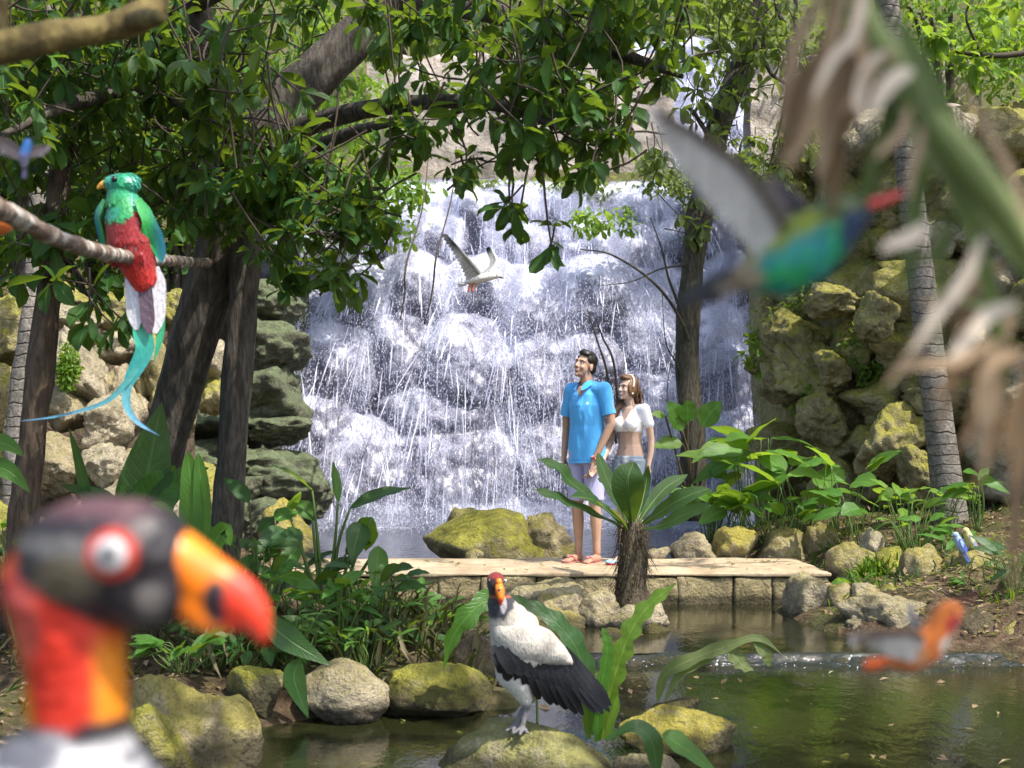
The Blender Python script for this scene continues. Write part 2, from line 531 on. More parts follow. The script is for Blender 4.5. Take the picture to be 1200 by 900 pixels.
def axis(lo, hi, mid, span, n, far):
    a = np.linspace(mid - span, mid + span, n)
    l = mid - span - np.geomspace(.1, mid - span - lo, far)
    h = mid + span + np.geomspace(.1, hi - mid - span, far)
    return np.concatenate([l[::-1], a, h])
gx = axis(-90, 90, 0, 5.5, 190, 34); gy = axis(-60, 110, 8.5, 6, 190, 34)
X, Y = np.meshgrid(gx, gy)
Z = ground_z(X.ravel(), Y.ravel())
V = np.stack([X.ravel(), Y.ravel(), Z], -1)
nx, ny = len(gx), len(gy)
i = (np.arange(ny - 1)[:, None] * nx + np.arange(nx - 1)[None, :]).ravel()
Q = np.stack([i, i + 1, i + nx + 1, i + nx], -1)
k = N('ground_soil'); v = k.coords(rnd=False)
a = k.noise(v, 1.6, 6, .65); b = k.noise(v, 14, 5, .7); c = k.noise(v, 60, 4, .6)
col = k.ramp(b, [(.25, (.022, .015, .009)), (.48, (.075, .05, .03)), (.62, (.13, .09, .055)), (.75, (.26, .2, .13))])
col = k.mix(k.ramp(a, [(.45, 0.), (.65, .7)]), col, k.mix(c, (.03, .045, .012), (.07, .1, .025)))
far = k.ramp(k.math('MULTIPLY', k.n('SeparateXYZ', Vector=k.n('NewGeometry').outputs['Position']).outputs[1], .01), [(.16, 0.), (.2, 1.)])
col = k.mix(k.math('MULTIPLY', far, .75), col, k.mix(k.noise(v, .9, 5, .7), (.05, .075, .02), (.16, .15, .06)))
gm = k.done(k.bsdf(col, .95, k.bump(k.math('ADD', b, k.math('MULTIPLY', c, .5)), .9, .05), .15))
me = mesh_np('ground', V, [Q], True)
tag(link('ground', me, gm), kind='structure')

# ------------------------------------------------------------------ water
def water_mat(name, body, scale, strength, foam=None, streak=(1, 1, 1)):
    k = N(name); v = k.coords(streak, False)
    a = k.noise(v, scale, 4, .55, .3); b = k.noise(v, scale * 4.2, 3, .6)
    h = k.math('ADD', a, k.math('MULTIPLY', b, .35))
    bp = k.bump(h, strength, .05)
    col = k.mix(k.noise(v, .8, 3), body, tuple(np.array(body) * 1.8))
    sh = k.bsdf(col, .03, bp, .5, IOR=1.55)
    if foam:
        y0, y1 = foam
        y = k.n('SeparateXYZ', Vector=k.n('NewGeometry').outputs['Position']).outputs[1]
        g = k.n('MapRange', Value=y); 
        g.inputs[1].default_value = y0; g.inputs[2].default_value = y1
        fm = k.math('ADD', k.math('MULTIPLY', g.outputs[0], .75), k.math('MULTIPLY', k.noise(k.coords((1, .5, 1), False), 5.5, 6, .7, .4), .75))
        ff = k.ramp(fm, [(.62, 0.), (.86, 1.)])
        fo = k.bsdf((.75, .78, .86), .6, k.bump(k.noise(v, 30, 4, .7), .6, .03), .3)
        sh = k.n('MixShader', Fac=ff, i1=sh, i2=fo).outputs[0]
    return k.done(sh)
def sheet(name, x0, x1, y0, y1, z, m):
    mb = MB(); mb.add([(x0, y0, z), (x1, y0, z), (x1, y1, z), (x0, y1, z)], None, [(0, 1, 2, 3)])
    return tag(link(name, mb, m), kind='structure')
sheet('pond_water', -7, 9, -4, 6.98, 0, water_mat('pond_water', (.011, .012, .004), 8.0, .10, None, (1, .55, 1)))
sheet('pond_water', -6, 6, 6.98, 9.62, .05, water_mat('pool_water', (.010, .010, .004), 9.0, .07, None, (1, .55, 1)))
sheet('pond_water', -6, 6, 9.62, 17.5, .15, water_mat('fall_pool_water', (.015, .018, .02), 9.0, .16, (14.6, 17.2), (1, .6, 1)))

# ------------------------------------------------------------------ cliff and waterfall
def cliff_mat():
    k = N('wet_cliff_rock'); v = k.coords(rnd=False)
    a = k.noise(v, 1.7, 6, .65, .4); b = k.noise(v, 11, 5, .65)
    rock = k.ramp(a, [(.3, (.075, .075, .10)), (.55, (.16, .157, .20)), (.75, (.26, .255, .31))])  # violet cast of reflected sky is put into the rock colour
    rock = k.mix(k.ramp(b, [(.4, .5), (.6, 0.)]), rock, (.045, .045, .055))
    at = k.n('Attribute', _attribute_name='foam').outputs[2]
    s1 = k.noise(k.coords((1, 1, .3), False), 26, 4, .7, .8); s2 = k.noise(v, 55, 3, .7)
    n1 = k.math('ADD', k.math('MULTIPLY', s1, .6), k.math('MULTIPLY', s2, .5))
    f = k.math('ADD', k.math('MULTIPLY', at, .95), k.math('MULTIPLY', n1, .8))
    ff = k.ramp(f, [(.52, 0.), (.74, .45), (1.12, 1.)])
    r = k.bsdf(rock, .25, k.bump(k.math('ADD', a, k.math('MULTIPLY', b, .4)), .6, .05), .5)
    w_ = k.bsdf(k.mix(ff, (.38, .39, .56), (.74, .75, .88)), .5, k.bump(n1, .8, .04), .4)  # lavender of reflected sky painted into the thinner foam
    return k.done(k.n('MixShader', Fac=ff, i1=r, i2=w_).outputs[0])
CLM = cliff_mat()
k = N('falling_water')
wcol = k.ramp(k.n('NewGeometry').outputs['Random Per Island'], [(0, (.48, .50, .70)), (1, (.82, .83, .92))])  # bluish sky reflection put into the strand and drop colours
WM = k.done(k.n('MixShader', Fac=.4, i1=k.bsdf(wcol, .35, None, .5), i2=k.n('BsdfTranslucent', Color=(.85, .87, .95, 1)).outputs[0]).outputs[0])

def falls(x0, x1, z0, z1, y0, lean, bumps, wx0, wx1, streams, NP, frac, res, seed, pool, label, label2, size=1.0, steps=270):
    r = np.random.default_rng(seed)
    xs = np.arange(x0, x1, res); zs = np.arange(z0, z1 + .5, res)
    GX, GZ = np.meshgrid(xs, zs)
    def surf(X, Z):
        S = y0 + lean * (Z - z0)
        b = np.zeros_like(X)
        for bx, bz, rx, rz, pr in bumps:
            d = 1 - ((X - bx) / rx) ** 2 - ((Z - bz) / rz) ** 2
            b = np.maximum(b, pr * np.sqrt(np.clip(d, 0, 1)) * 1.0)
        q = np.stack([X.ravel(), Z.ravel(), 0 * X.ravel()], -1)
        nz = (.10 * fbm(q * 2.2, seed, 4) + .03 * fbm(q * 9, seed + 3, 3)).reshape(X.shape)
        return S - b - nz + 1.2 * np.clip(Z - z1, 0, 9)
    S = surf(GX, GZ)
    dSx = np.gradient(S, res, axis=1); dSz = np.gradient(S, res, axis=0)
    def look(A, x, z):
        u = np.clip((x - x0) / res, 0, A.shape[1] - 1.001); v_ = np.clip((z - z0) / res, 0, A.shape[0] - 1.001)
        i_, j_ = u.astype(int), v_.astype(int); fu, fv = u - i_, v_ - j_
        return (A[j_, i_] * (1 - fu) * (1 - fv) + A[j_, i_ + 1] * fu * (1 - fv) + A[j_ + 1, i_] * (1 - fu) * fv + A[j_ + 1, i_ + 1] * fu * fv)
    # water parcels running down the rock
    kx = r.uniform(wx0, wx1, NP)
    sel = r.random(NP) < .8
    st = np.array(streams)
    kk = r.integers(0, len(st), NP)
    kx = np.where(sel, np.clip(st[kk, 0] + r.normal(size=NP) * st[kk, 1], wx0, wx1), kx)
    p = np.stack([kx, np.zeros(NP), np.full(NP, z1 + .1) + r.uniform(-.1, .25, NP)], -1)
    p[:, 1] = look(S, p[:, 0], p[:, 2]) - .02
    vel = np.stack([r.normal(size=NP) * .1, np.full(NP, -.5) + r.normal(size=NP) * .15, np.full(NP, -.3)], -1)
    alive = np.ones(NP, bool); hits = np.zeros(NP, int)
    dt = .012
    C, D, B = [], [], []
    NR = int(NP * .06); TR, TA = [], []
    dens = np.zeros(S.shape)
    for step in range(steps):
        vel[:, 2] -= 9.8 * dt
        vel *= .994
        p += vel * dt
        sy = look(S, p[:, 0], p[:, 2]); gx_ = look(dSx, p[:, 0], p[:, 2]); gz_ = look(dSz, p[:, 0], p[:, 2])
        n_ = nrm(np.stack([gx_, -np.ones(NP), gz_], -1))
        hit = p[:, 1] > sy - .015
        vn = (vel * n_).sum(1)
        imp = hit & (vn < 0)
        vel[imp] -= n_[imp] * (vn[imp] * (1.12 + .3 * r.random(imp.sum()) ** 3))[:, None]
        vel[imp] += r.normal(size=(imp.sum(), 3)) * (np.abs(vn[imp]) * .22)[:, None]
        sl_ = np.linalg.norm(vel, axis=1)
        fr = np.where(hit, .965, 1.0)
        vel *= fr[:, None]
        p[hit, 1] = sy[hit] - .015
        out = (p[:, 0] < wx0 - .05) | (p[:, 0] > wx1 + .05)
        vel[out, 0] *= -.5; p[:, 0] = np.clip(p[:, 0], wx0 - .06, wx1 + .06)
        low = (p[:, 2] < pool) & alive
        vel[low, 2] = r.random(low.sum()) ** 2 * 2.6 * (hits[low] == 0)
        vel[low, 0] = r.normal(size=low.sum()) * .6; vel[low, 1] = -np.abs(r.normal(size=low.sum())) * .7
        hits[low] += 1; p[low, 2] = pool
        alive &= hits < 2
        iu = np.clip(((p[:, 0] - x0) / res).astype(int), 0, S.shape[1] - 1); ju = np.clip(((p[:, 2] - z0) / res).astype(int), 0, S.shape[0] - 1)
        np.add.at(dens, (ju[alive], iu[alive]), 1)
        if step % 2 == 0: TR.append(p[:NR].copy()); TA.append((alive & (hits == 0))[:NR])
        pick = alive & (r.random(NP) < frac)
        C.append(p[pick].copy()); D.append(vel[pick].copy())
    C = np.concatenate(C); D = np.concatenate(D)
    for _ in range(4):
        for ax in (0, 1, 0):
            dens = (np.roll(dens, 1, ax) + 2 * dens + np.roll(dens, -1, ax)) / 4
    dn = dens / np.percentile(dens[dens > .3], 86)
    wide = dn.copy()
    for _ in range(14):
        for ax in (0, 1): wide = (np.roll(wide, 1, ax) + 2 * wide + np.roll(wide, -1, ax)) / 4
    slope = dSz.copy()
    for ax in (0, 1): slope = (np.roll(slope, 1, ax) + 2 * slope + np.roll(slope, -1, ax)) / 4
    ledge = sstep(.45, 1.5, slope) * np.clip(wide * 1.3, 0, 1)
    bel = np.zeros_like(ledge)                      # froth spilling over each ledge
    for sh in range(1, 9): bel = np.maximum(bel, np.roll(ledge, -sh, 0) * (1 - sh / 9) ** 1.2)
    dn = .09 + .62 * np.clip(dn, 0, 1.4) ** 1.3 + .52 * ledge + .42 * bel * np.clip(wide, 0, 1)
    base_z = sstep(pool + .45, pool + .05, GZ) * (GX > wx0) * (GX < wx1); dn = np.clip(dn + .6 * base_z * np.clip(wide * 1.5, 0, 1), 0, 1.5)
    V = np.stack([GX.ravel(), S.ravel(), GZ.ravel()], -1)
    nx_, nz_ = S.shape[1], S.shape[0]
    i_ = (np.arange(nz_ - 1)[:, None] * nx_ + np.arange(nx_ - 1)[None, :]).ravel()
    me = mesh_np('cliff', V, [np.stack([i_, i_ + 1, i_ + nx_ + 1, i_ + nx_], -1)], True)
    at = me.attributes.new('foam', 'FLOAT', 'POINT'); at.data.foreach_set('value', dn.ravel().astype(np.float32))
    tag(link('cliff', me, CLM), label, 'cliff', kind='structure')
    # strands: thin ribbons of connected water along the same paths
    TR = np.stack(TR, 1); TA = np.stack(TA, 1)
    K = TR.shape[1]
    sm = TR.copy(); sm[:, 1:-1] = (TR[:, :-2] + TR[:, 1:-1] * 2 + TR[:, 2:]) / 4
    tg = nrm(np.gradient(sm, axis=1)); sd = nrm(np.cross(tg, np.array((0, 1., 0)) + .5 * r.normal(size=(NR, 1, 3))))
    kk_ = np.arange(K)[None, :]
    wob = np.clip(-.25 + .9 * np.sin(kk_ * r.uniform(.25, .8, (NR, 1)) + r.uniform(0, 6, (NR, 1))) + .45 * r.normal(size=(NR, K)), 0, 1.2)
    wd = (.002 + .006 * wob) * size * (wob > .12)
    on = TA[:, :-1] & TA[:, 1:] & (wd[:, :-1] + wd[:, 1:] > .004) & (r.random((NR, 1)) < .85) & (np.abs(tg[:, :-1, 0]) < .5)
    base_ = sm + np.array((0, -.012, 0))
    Lf = base_ - sd * wd[..., None]; Rt = base_ + sd * wd[..., None]
    Vr = np.stack([Lf, Rt], 2).reshape(-1, 3); ii = (np.arange(NR)[:, None] * K + np.arange(K - 1)[None, :])[on] * 2
    tag(link('waterfall', mesh_np('waterfall', Vr, [np.stack([ii, ii + 1, ii + 3, ii + 2], -1)], True), WM), label2.replace('waterfall', 'waterfall strands'), 'waterfall', kind='structure')
    # drops: stretched tetrahedra along their motion
    fz = look(dn, C[:, 0], C[:, 2]); kp = r.random(len(C)) < np.clip(.42 + .6 * fz, 0, 1); C, D = C[kp], D[kp]
    nb = int(NP * 2.2); xb = kx[r.integers(0, NP, nb)] + r.normal(size=nb) * .15           # splash at the foot
    zb = pool + np.abs(r.normal(size=nb)) * .22; sp_ = np.stack([np.clip(xb, wx0, wx1), look(S, np.clip(xb, wx0, wx1), np.full(nb, pool + .1)) - .1 - np.abs(r.normal(size=nb)) * .35, zb], -1)
    C = np.concatenate([C, sp_]); D = np.concatenate([D, r.normal(size=(nb, 3)) * np.array((.8, .8, 1.4))])
    n = len(C)
    C = C + r.normal(size=C.shape) * np.array((.03, .02, .03)); C[:, 1] -= np.abs(r.normal(size=n)) * .05
    d = nrm(D + 1e-6); L = (.010 + np.linalg.norm(D, axis=1) * .0065 * r.uniform(.4, 1.5, n)) * size
    Wd = (.0020 + .0036 * r.random(n) ** 2) * size
    ref = nrm(np.cross(d, rdir(n, r))); u2 = np.cross(d, ref)
    Vt = np.stack([C + d * L[:, None] * .6, C - d * L[:, None] * .4 + ref * Wd[:, None], C - d * L[:, None] * .3 - ref * Wd[:, None] * .5 + u2 * Wd[:, None] * .9,
                   C - d * L[:, None] * .3 - ref * Wd[:, None] * .5 - u2 * Wd[:, None] * .9], 1)
    T = np.array([(0, 1, 2), (0, 2, 3), (0, 3, 1), (1, 3, 2)])[None] + (np.arange(n) * 4)[:, None, None]
    tag(link('waterfall', mesh_np('waterfall', Vt.reshape(-1, 3), [T.reshape(-1, 3)], True), WM), label2, 'waterfall', kind='structure')
    return S

def cb(px, py, w_, h_, pr=.45, Y0=16.8):
    c_ = P(px, py, Y0)
    return (c_[0], c_[2], w_ / F * Y0 * .62, h_ / F * Y0 * .62, pr * 1.45)
bumps = [cb(545, 425, 96, 110, .6), cb(528, 560, 140, 130, .55), cb(522, 490, 110, 80, .45), cb(395, 430, 90, 100, .5), cb(378, 500, 80, 90, .5),
         cb(430, 560, 120, 120, .6), cb(470, 405, 70, 110, .4), cb(625, 355, 70, 80, .5), cb(630, 430, 60, 120, .45), cb(480, 330, 90, 80, .45),
         cb(560, 330, 90, 70, .4), cb(700, 340, 90, 90, .5), cb(690, 430, 90, 90, .4), cb(760, 380, 80, 100, .45), cb(840, 420, 90, 120, .5),
         cb(640, 540, 90, 130, .35), cb(590, 590, 90, 80, .3), cb(420, 340, 90, 80, .45), cb(860, 540, 100, 120, .5), cb(780, 500, 90, 110, .4), cb(360, 580, 80, 80, .5)]
rr_ = np.random.default_rng(5)
for zz in np.arange(.3, 5.2, .62):
    for xx in np.arange(-4.2, 4.2, .86):
        bumps.append((xx + rr_.uniform(-.3, .3), zz + rr_.uniform(-.2, .2), rr_.uniform(.40, .56), rr_.uniform(.32, .46), rr_.uniform(.3, .55)))
falls(-4.4, 4.3, -.3, 4.75, 16.2, .36, bumps, -2.85, 3.3,
      [(-2.55, .15), (-1.6, .2), (-1.75, .25), (-.9, .15), (-.05, .14), (.1, .25), (.75, .2), (1.3, .25), (1.9, .2), (2.6, .3), (3.1, .2)],
      5200, FR, .032, 11, .15, 'dark wet boulder cliff under the big waterfall', 'broad white waterfall tumbling down a dark boulder cliff into the pool')
b2 = [(rr_.uniform(1.2, 5), rr_.uniform(5.2, 8.2), rr_.uniform(.3, .5), rr_.uniform(.3, .5), rr_.uniform(.15, .35)) for _ in range(45)]
falls(1.2, 5.2, 5.0, 8.1, 20.2, .5, b2, 1.95, 4.4, [(2.6, .3), (3.2, .3), (3.8, .2)], 1500, FR * .8, .05, 23, 5.05,
      'rock step behind the small upper waterfall', 'small white upper waterfall seen through leaves above the cliff', 1.3, 150)
# ------------------------------------------------------------------ rocks
LIME = rock_mat('limestone', (.15, .125, .065), (.54, .45, .27), (.28, .25, .03), mossy=.5, wet=.10)
LIMEW = rock_mat('pale_limestone', (.20, .165, .105), (.60, .51, .36), (.30, .26, .05), mossy=.32, wet=.06, stain=.55)
MOSSY = rock_mat('mossy_limestone', (.13, .115, .05), (.44, .37, .2), (.30, .29, .03), mossy=.72, wet=.12)
YELL = rock_mat('yellow_mossy_limestone', (.2, .165, .06), (.48, .41, .23), (.40, .34, .05), mossy=.6, wet=.06)
WALLM = rock_mat('wall_limestone', (.17, .145, .075), (.58, .50, .27), (.34, .32, .05), mossy=.72, stain=.45)
WALLP = rock_mat('pale_wall_limestone', (.23, .19, .125), (.6, .52, .38), mossy=.22, stain=.4)
GREYM = rock_mat('grey_green_limestone', (.06, .06, .045), (.24, .235, .16), (.15, .19, .10), mossy=.85, stain=.7)
WETM = rock_mat('wet_limestone', (.03, .026, .02), (.10, .085, .06), (.06, .07, .02), mossy=.3, rough=.35)
EARTH = rock_mat('earthy_limestone', (.05, .036, .024), (.19, .14, .095), (.07, .08, .025), mossy=.3, wet=.08)

VROCK = rock_mat('mossy_pale_limestone', (.16, .135, .075), (.54, .47, .31), (.25, .25, .045), mossy=.5, wet=.04, stain=.6)
def rock_shape(size, seed, cuts=10, rough=.13, sub=4, sharp=17, tilt=.35):
    r = np.random.default_rng(seed)
    d, T = ico(sub)
    pn = rdir(cuts, r); ph = r.uniform(.58, 1.0, cuts)
    dd = d @ pn.T
    rr = np.where(dd > .08, ph[None] / np.maximum(dd, .08), 9.0)
    rad = -np.log(np.exp(-sharp * np.minimum(rr, 1.6)).sum(1) + np.exp(-sharp * 1.12)) / sharp
    o = r.uniform(-50, 50, 3)
    n1 = fbm(d * 1.6 + o, seed % 97, 3); n2 = fbm(d * 5 + o, seed % 89 + 9, 3); n3 = 1 - np.abs(fbm(d * 3 + o, seed % 83 + 4, 3)) * 2
    rad = rad * (1 + rough * n1 + rough * .42 * n2 + rough * .35 * n3)
    V = d * rad[:, None]
    if sub >= 4:
        V = V + d * (rough * .13 * fbm(d * 13 + o, seed % 71, 3))[:, None]
    a = r.uniform(-tilt, tilt); ca, sa = math.cos(a), math.sin(a)
    V = V * np.asarray(size) / 2
    V = np.stack([V[:, 0] * ca - V[:, 2] * sa, V[:, 1], V[:, 0] * sa + V[:, 2] * ca], -1)
    lo, hi = V.min(0), V.max(0)
    V = ((V - lo) / (hi - lo) - .5) * np.asarray(size)
    return V, T

def rock_at(x0, y0, x1, y1, Y, depth=None, seed=0, bury=.2, **kw):
    """a rock that spans these photo pixels at distance Y; its foot is sunk a little"""
    a, b = P(x0, y0, Y), P(x1, y1, Y)
    w_, h_ = b[0] - a[0], a[2] - b[2]
    size = np.array((w_, depth or max(.25, w_ * .75), h_ * (1 + bury)))
    V, T = rock_shape(size, seed, **kw)
    c = np.array(((a[0] + b[0]) / 2, Y, a[2] - size[2] / 2))
    return V + c, T, np.array((c[0], c[1], c[2] - size[2] / 2))

def rock(label, x0, y0, x1, y1, Y, mat, group=None, cat='rock', name='boulder', **kw):
    V, T, base = rock_at(x0, y0, x1, y1, Y, **kw)
    me = mesh_np(name, V - base, [T], True)
    o = link(name, me, mat, None, base, True)
    return tag(o, label, cat, group)

def rocks(lst, group):
    for k_, (label, x0, y0, x1, y1, Y, mat, kw) in enumerate(lst):
        kw = dict(kw); kw.setdefault('seed', abs(int(x0 * 7 + y0 * 13 + k_)))
        rock(label, x0, y0, x1, y1, Y, mat, group, **kw)

rocks([
    ('large grey and olive boulder beside the big black and red bird head', 128, 786, 306, 960, 4.75, LIME, dict(depth=.55, cuts=14, rough=.13, sub=5, seed=31)),
    ('low bright green mossy boulder in front of the large grey one', 136, 822, 230, 925, 4.5, MOSSY, dict(depth=.25, rough=.08, sub=5, seed=12)),
    ('rounded olive boulder right of the large grey boulder', 262, 778, 334, 846, 5.55, MOSSY, dict(depth=.3, cuts=9, rough=.06, sub=5, seed=3)),
    ('smooth whitish boulder at the water beside a leaf', 350, 771, 458, 842, 5.6, LIMEW, dict(depth=.4, cuts=8, rough=.06, sub=5, seed=23)),
    ('long low mossy slab sloping into the water left of the vulture', 446, 776, 580, 842, 5.75, MOSSY, dict(depth=.5, cuts=9, rough=.09, sub=5, seed=41)),
    ('dark brown earthy boulder behind the vulture', 505, 738, 590, 815, 6.3, EARTH, dict(depth=.6, rough=.13, seed=8)),
    ('small earthy boulder on the bank above the sloping slab', 455, 742, 520, 790, 6.5, EARTH, dict(depth=.4, seed=18)),
    ('mossy domed boulder that the vulture stands on', 508, 847, 730, 990, 4.72, VROCK, dict(depth=.62, cuts=8, rough=.07, sub=5, sharp=9, seed=5, tilt=.1)),
    ('bright yellow mossy boulder rising from the near water', 724, 826, 868, 884, 5.05, YELL, dict(depth=.34, cuts=9, rough=.07, sub=5, seed=61, tilt=.1)),
    ('small pale stone at the bottom edge beside the yellow boulder', 716, 880, 800, 930, 4.6, LIMEW, dict(depth=.2, seed=66)),
    ('small straw coloured rock behind the yellow boulder', 758, 818, 822, 842, 5.5, LIME, dict(depth=.2, seed=67)),
], 'boulders along the near water')
rocks([
    ('big pale craggy boulder below the bridge and the bird nest fern', 588, 680, 700, 748, 8.25, LIMEW, dict(depth=.6, cuts=12, rough=.14, sub=5, seed=71)),
    ('yellow stained boulder in front of the craggy one', 618, 694, 690, 772, 8.0, LIME, dict(depth=.4, rough=.1, seed=72)),
    ('pale pointed stone left of the fern stump', 676, 688, 730, 742, 8.1, LIMEW, dict(depth=.3, seed=73)),
    ('flat pale stone lying at the foot of the fern stump', 700, 704, 784, 746, 7.95, LIMEW, dict(depth=.4, cuts=8, seed=74)),
    ('grey stone low at the water below the fern stump', 700, 734, 760, 774, 7.7, LIME, dict(depth=.3, seed=75)),
    ('small pale stone right of the fern stump at the water', 744, 726, 792, 768, 7.8, LIME, dict(depth=.25, seed=76)),
    ('flat brown slab just breaking the water under the fern', 672, 748, 775, 790, 7.45, EARTH, dict(depth=.4, seed=77)),
], 'boulders of the islet below the fern')
rocks([
    ('large mossy wedge boulder in the pool behind the bridge', 493, 596, 646, 664, 11.1, MOSSY, dict(depth=1.0, cuts=8, rough=.07, sub=5, sharp=14, seed=92, tilt=.08)),
    ('craggy grey boulder adjoining the mossy wedge in the pool', 596, 600, 678, 664, 11.4, LIME, dict(depth=.8, cuts=14, rough=.17, sub=5, seed=82)),
    ('brown rock behind the top left of the mossy wedge', 519, 594, 578, 630, 11.8, LIME, dict(depth=.5, rough=.14, seed=83)),
    ('small pale stone at the foot of the mossy wedge', 544, 643, 567, 660, 10.5, LIME, dict(depth=.15, seed=84, sub=3)),
    ('little grey stone beside the bare feet', 659, 648, 673, 657, 10.45, LIME, dict(depth=.1, seed=85, sub=3)),
    ('yellow lit boulder behind the left bank leaves', 300, 582, 376, 655, 10.9, YELL, dict(depth=.6, seed=86)),
], 'boulders standing in the upper pool')
rocks([
    ('dark hollowed boulder with a white top beyond the bridge', 782, 622, 842, 660, 10.45, LIMEW, dict(depth=.4, cuts=7, sharp=26, rough=.15, seed=101)),
    ('bright yellow boulder beyond the bridge', 836, 616, 890, 660, 10.4, YELL, dict(depth=.4, cuts=7, sharp=26, rough=.15, seed=102)),
    ('grey brown boulder right of the yellow one beyond the bridge', 886, 617, 953, 664, 10.45, LIME, dict(depth=.45, cuts=7, sharp=26, rough=.15, seed=103)),
    ('tall tapering grey boulder at the right end of the bridge', 942, 611, 984, 664, 10.4, LIME, dict(depth=.35, cuts=7, sharp=26, rough=.15, seed=104)),
    ('small flat pale stone right behind the fern', 756, 640, 786, 657, 10.3, LIMEW, dict(depth=.2, cuts=7, sharp=26, rough=.15, seed=105, sub=3)),
    ('pinkish boulder with green moss at the bridge end', 968, 634, 1024, 702, 9.3, LIME, dict(depth=.5, cuts=7, sharp=26, rough=.15, seed=106)),
    ('orange tinted rock above the grass tuft', 1004, 618, 1040, 664, 9.6, WALLP, dict(depth=.35, cuts=7, sharp=26, rough=.15, seed=116)),
    ('olive boulder draped with grass on the right bank', 1018, 640, 1064, 704, 9.0, MOSSY, dict(depth=.4, cuts=7, sharp=26, rough=.15, seed=107)),
    ('pointed brown boulder on the right bank', 1054, 637, 1108, 696, 8.6, LIME, dict(depth=.45, cuts=7, sharp=26, rough=.15, seed=109)),
    ('flat topped boulder that the small blue and yellow birds sit on', 1104, 640, 1172, 694, 8.4, LIME, dict(depth=.45, cuts=7, sharp=26, rough=.15, seed=108)),
    ('pale wedge boulder at the water below the bridge end', 917, 669, 982, 732, 8.55, LIMEW, dict(depth=.45, cuts=7, sharp=26, rough=.15, seed=110)),
    ('brown and white boulder second from the bridge along the water', 962, 682, 1004, 732, 8.4, LIME, dict(depth=.35, cuts=7, sharp=26, rough=.15, seed=111)),
    ('rounded cream boulder third from the bridge along the water', 992, 684, 1034, 726, 8.3, LIMEW, dict(depth=.3, cuts=7, sharp=26, rough=.15, seed=112)),
    ('small upright brown stone at the end of the cream row', 1024, 683, 1048, 724, 8.2, LIME, dict(depth=.2, cuts=7, sharp=26, rough=.15, seed=113)),
    ('long layered pale slab sloping down to the water', 984, 697, 1136, 756, 7.75, LIMEW, dict(depth=.55, cuts=7, sharp=26, rough=.15, sub=5, seed=114, tilt=.2)),
    ('dark brown boulder behind the orange hummingbird', 1118, 712, 1182, 778, 7.35, EARTH, dict(depth=.4, cuts=7, sharp=26, rough=.15, seed=115)),
    ('small pale stone half sunk in the soil right of the layered slab', 1130, 690, 1162, 716, 8.0, LIMEW, dict(depth=.2, seed=131)), ('flat olive stone in the soil at the right edge', 1168, 690, 1215, 722, 7.9, LIME, dict(depth=.3, seed=132)), ('little yellowish stone in the soil below the flat topped boulder', 1098, 694, 1124, 714, 8.0, YELL, dict(depth=.2, seed=133)),
    ('brown boulder at the right edge above the little weir', 1152, 724, 1220, 782, 7.25, LIME, dict(depth=.4, cuts=7, sharp=26, rough=.15, seed=117)),
], 'boulders on the right bank')

# weir: a low sill of wet stones with broken water running over it
t = thing('weir', (2.4, 6.95, 0), 'low sill of dark wet stones with rippling water between the two pools', 'weir')
mb = MB(); r = np.random.default_rng(4)
x = -.1
while x < 5.0:
    w_ = r.uniform(.07, .26); h_ = r.uniform(.01, .05) if x > .55 else r.uniform(.0, .02)
    V, T = rock_shape((w_ * 1.35, r.uniform(.12, .22), h_ + .14), int(x * 1000) + 500, sub=3, rough=.14)
    mb.add(V + np.array((x + w_ / 2, 6.95 + r.uniform(-.05, .05), (h_ - .14) / 2)), T)
    x += w_
mb.build('sill_stone', WETM, t, smooth=True)
mb = MB()
n = 260
px_ = r.uniform(-.1, 5, n); cx = np.stack([px_, 6.9 - np.abs(r.normal(size=n)) * .09, np.abs(r.normal(size=n)) * .012 + .01 + .05 * r.random(n) ** 3], -1)
leaves(mb, cx, np.stack([r.normal(size=n), -np.abs(r.normal(size=n)) - .4, r.normal(size=n) * .3], -1), (0, 0, 1), r.uniform(.008, .025, n), r.uniform(.004, .010, n), True)
fo = mb.build('foam', WM, t); fo['kind'] = 'stuff'
gx_, gy_ = np.meshgrid(np.linspace(-.3, 6, 560), np.linspace(6.87, 7.01, 34))
s_ = sstep(6.89, 6.975, gy_); gy_ = gy_ + .035 * fbm(np.stack([gx_.ravel() * 1.7, 0 * gx_.ravel(), 0 * gx_.ravel() + 5], -1), 44, 4).reshape(gx_.shape) * (gy_ < 7.0) * (gy_ > 6.875); zz = .004 + .052 * s_ + (.030 * np.abs(fbm(np.stack([gx_.ravel() * 5, gy_.ravel() * 9, 0 * gx_.ravel()], -1), 61, 4)).reshape(gx_.shape)) * np.exp(-((gy_ - 6.92) / .045) ** 2) * (.15 + .5 * sstep(.3, .9, gx_)) - .012 * (gy_ < 6.88) - .014 * (gy_ > 6.995)
i_ = (np.arange(33)[:, None] * 560 + np.arange(559)[None, :]).ravel()
mb = MB(); mb.add(np.stack([gx_.ravel(), gy_.ravel(), zz.ravel()], -1), None, np.stack([i_, i_ + 1, i_ + 561, i_ + 560], -1)); mb.build('running_water', water_mat('running_water', (.011, .012, .006), 30.0, .22), t, smooth=True)

# ------------------------------------------------------------------ boulder walls
def wall_rocks(t, lst, seed0):
    for k_, (x0, y0, x1, y1, Y, mat, kw) in enumerate(lst):
        kw = dict(kw); kw.setdefault('seed', seed0 + k_ * 7)
        V, T, base = rock_at(x0, y0, x1, y1, Y, bury=.06, **kw)
        mb = MB(); mb.add(V, T); mb.build('boulder', mat, t, smooth=True)

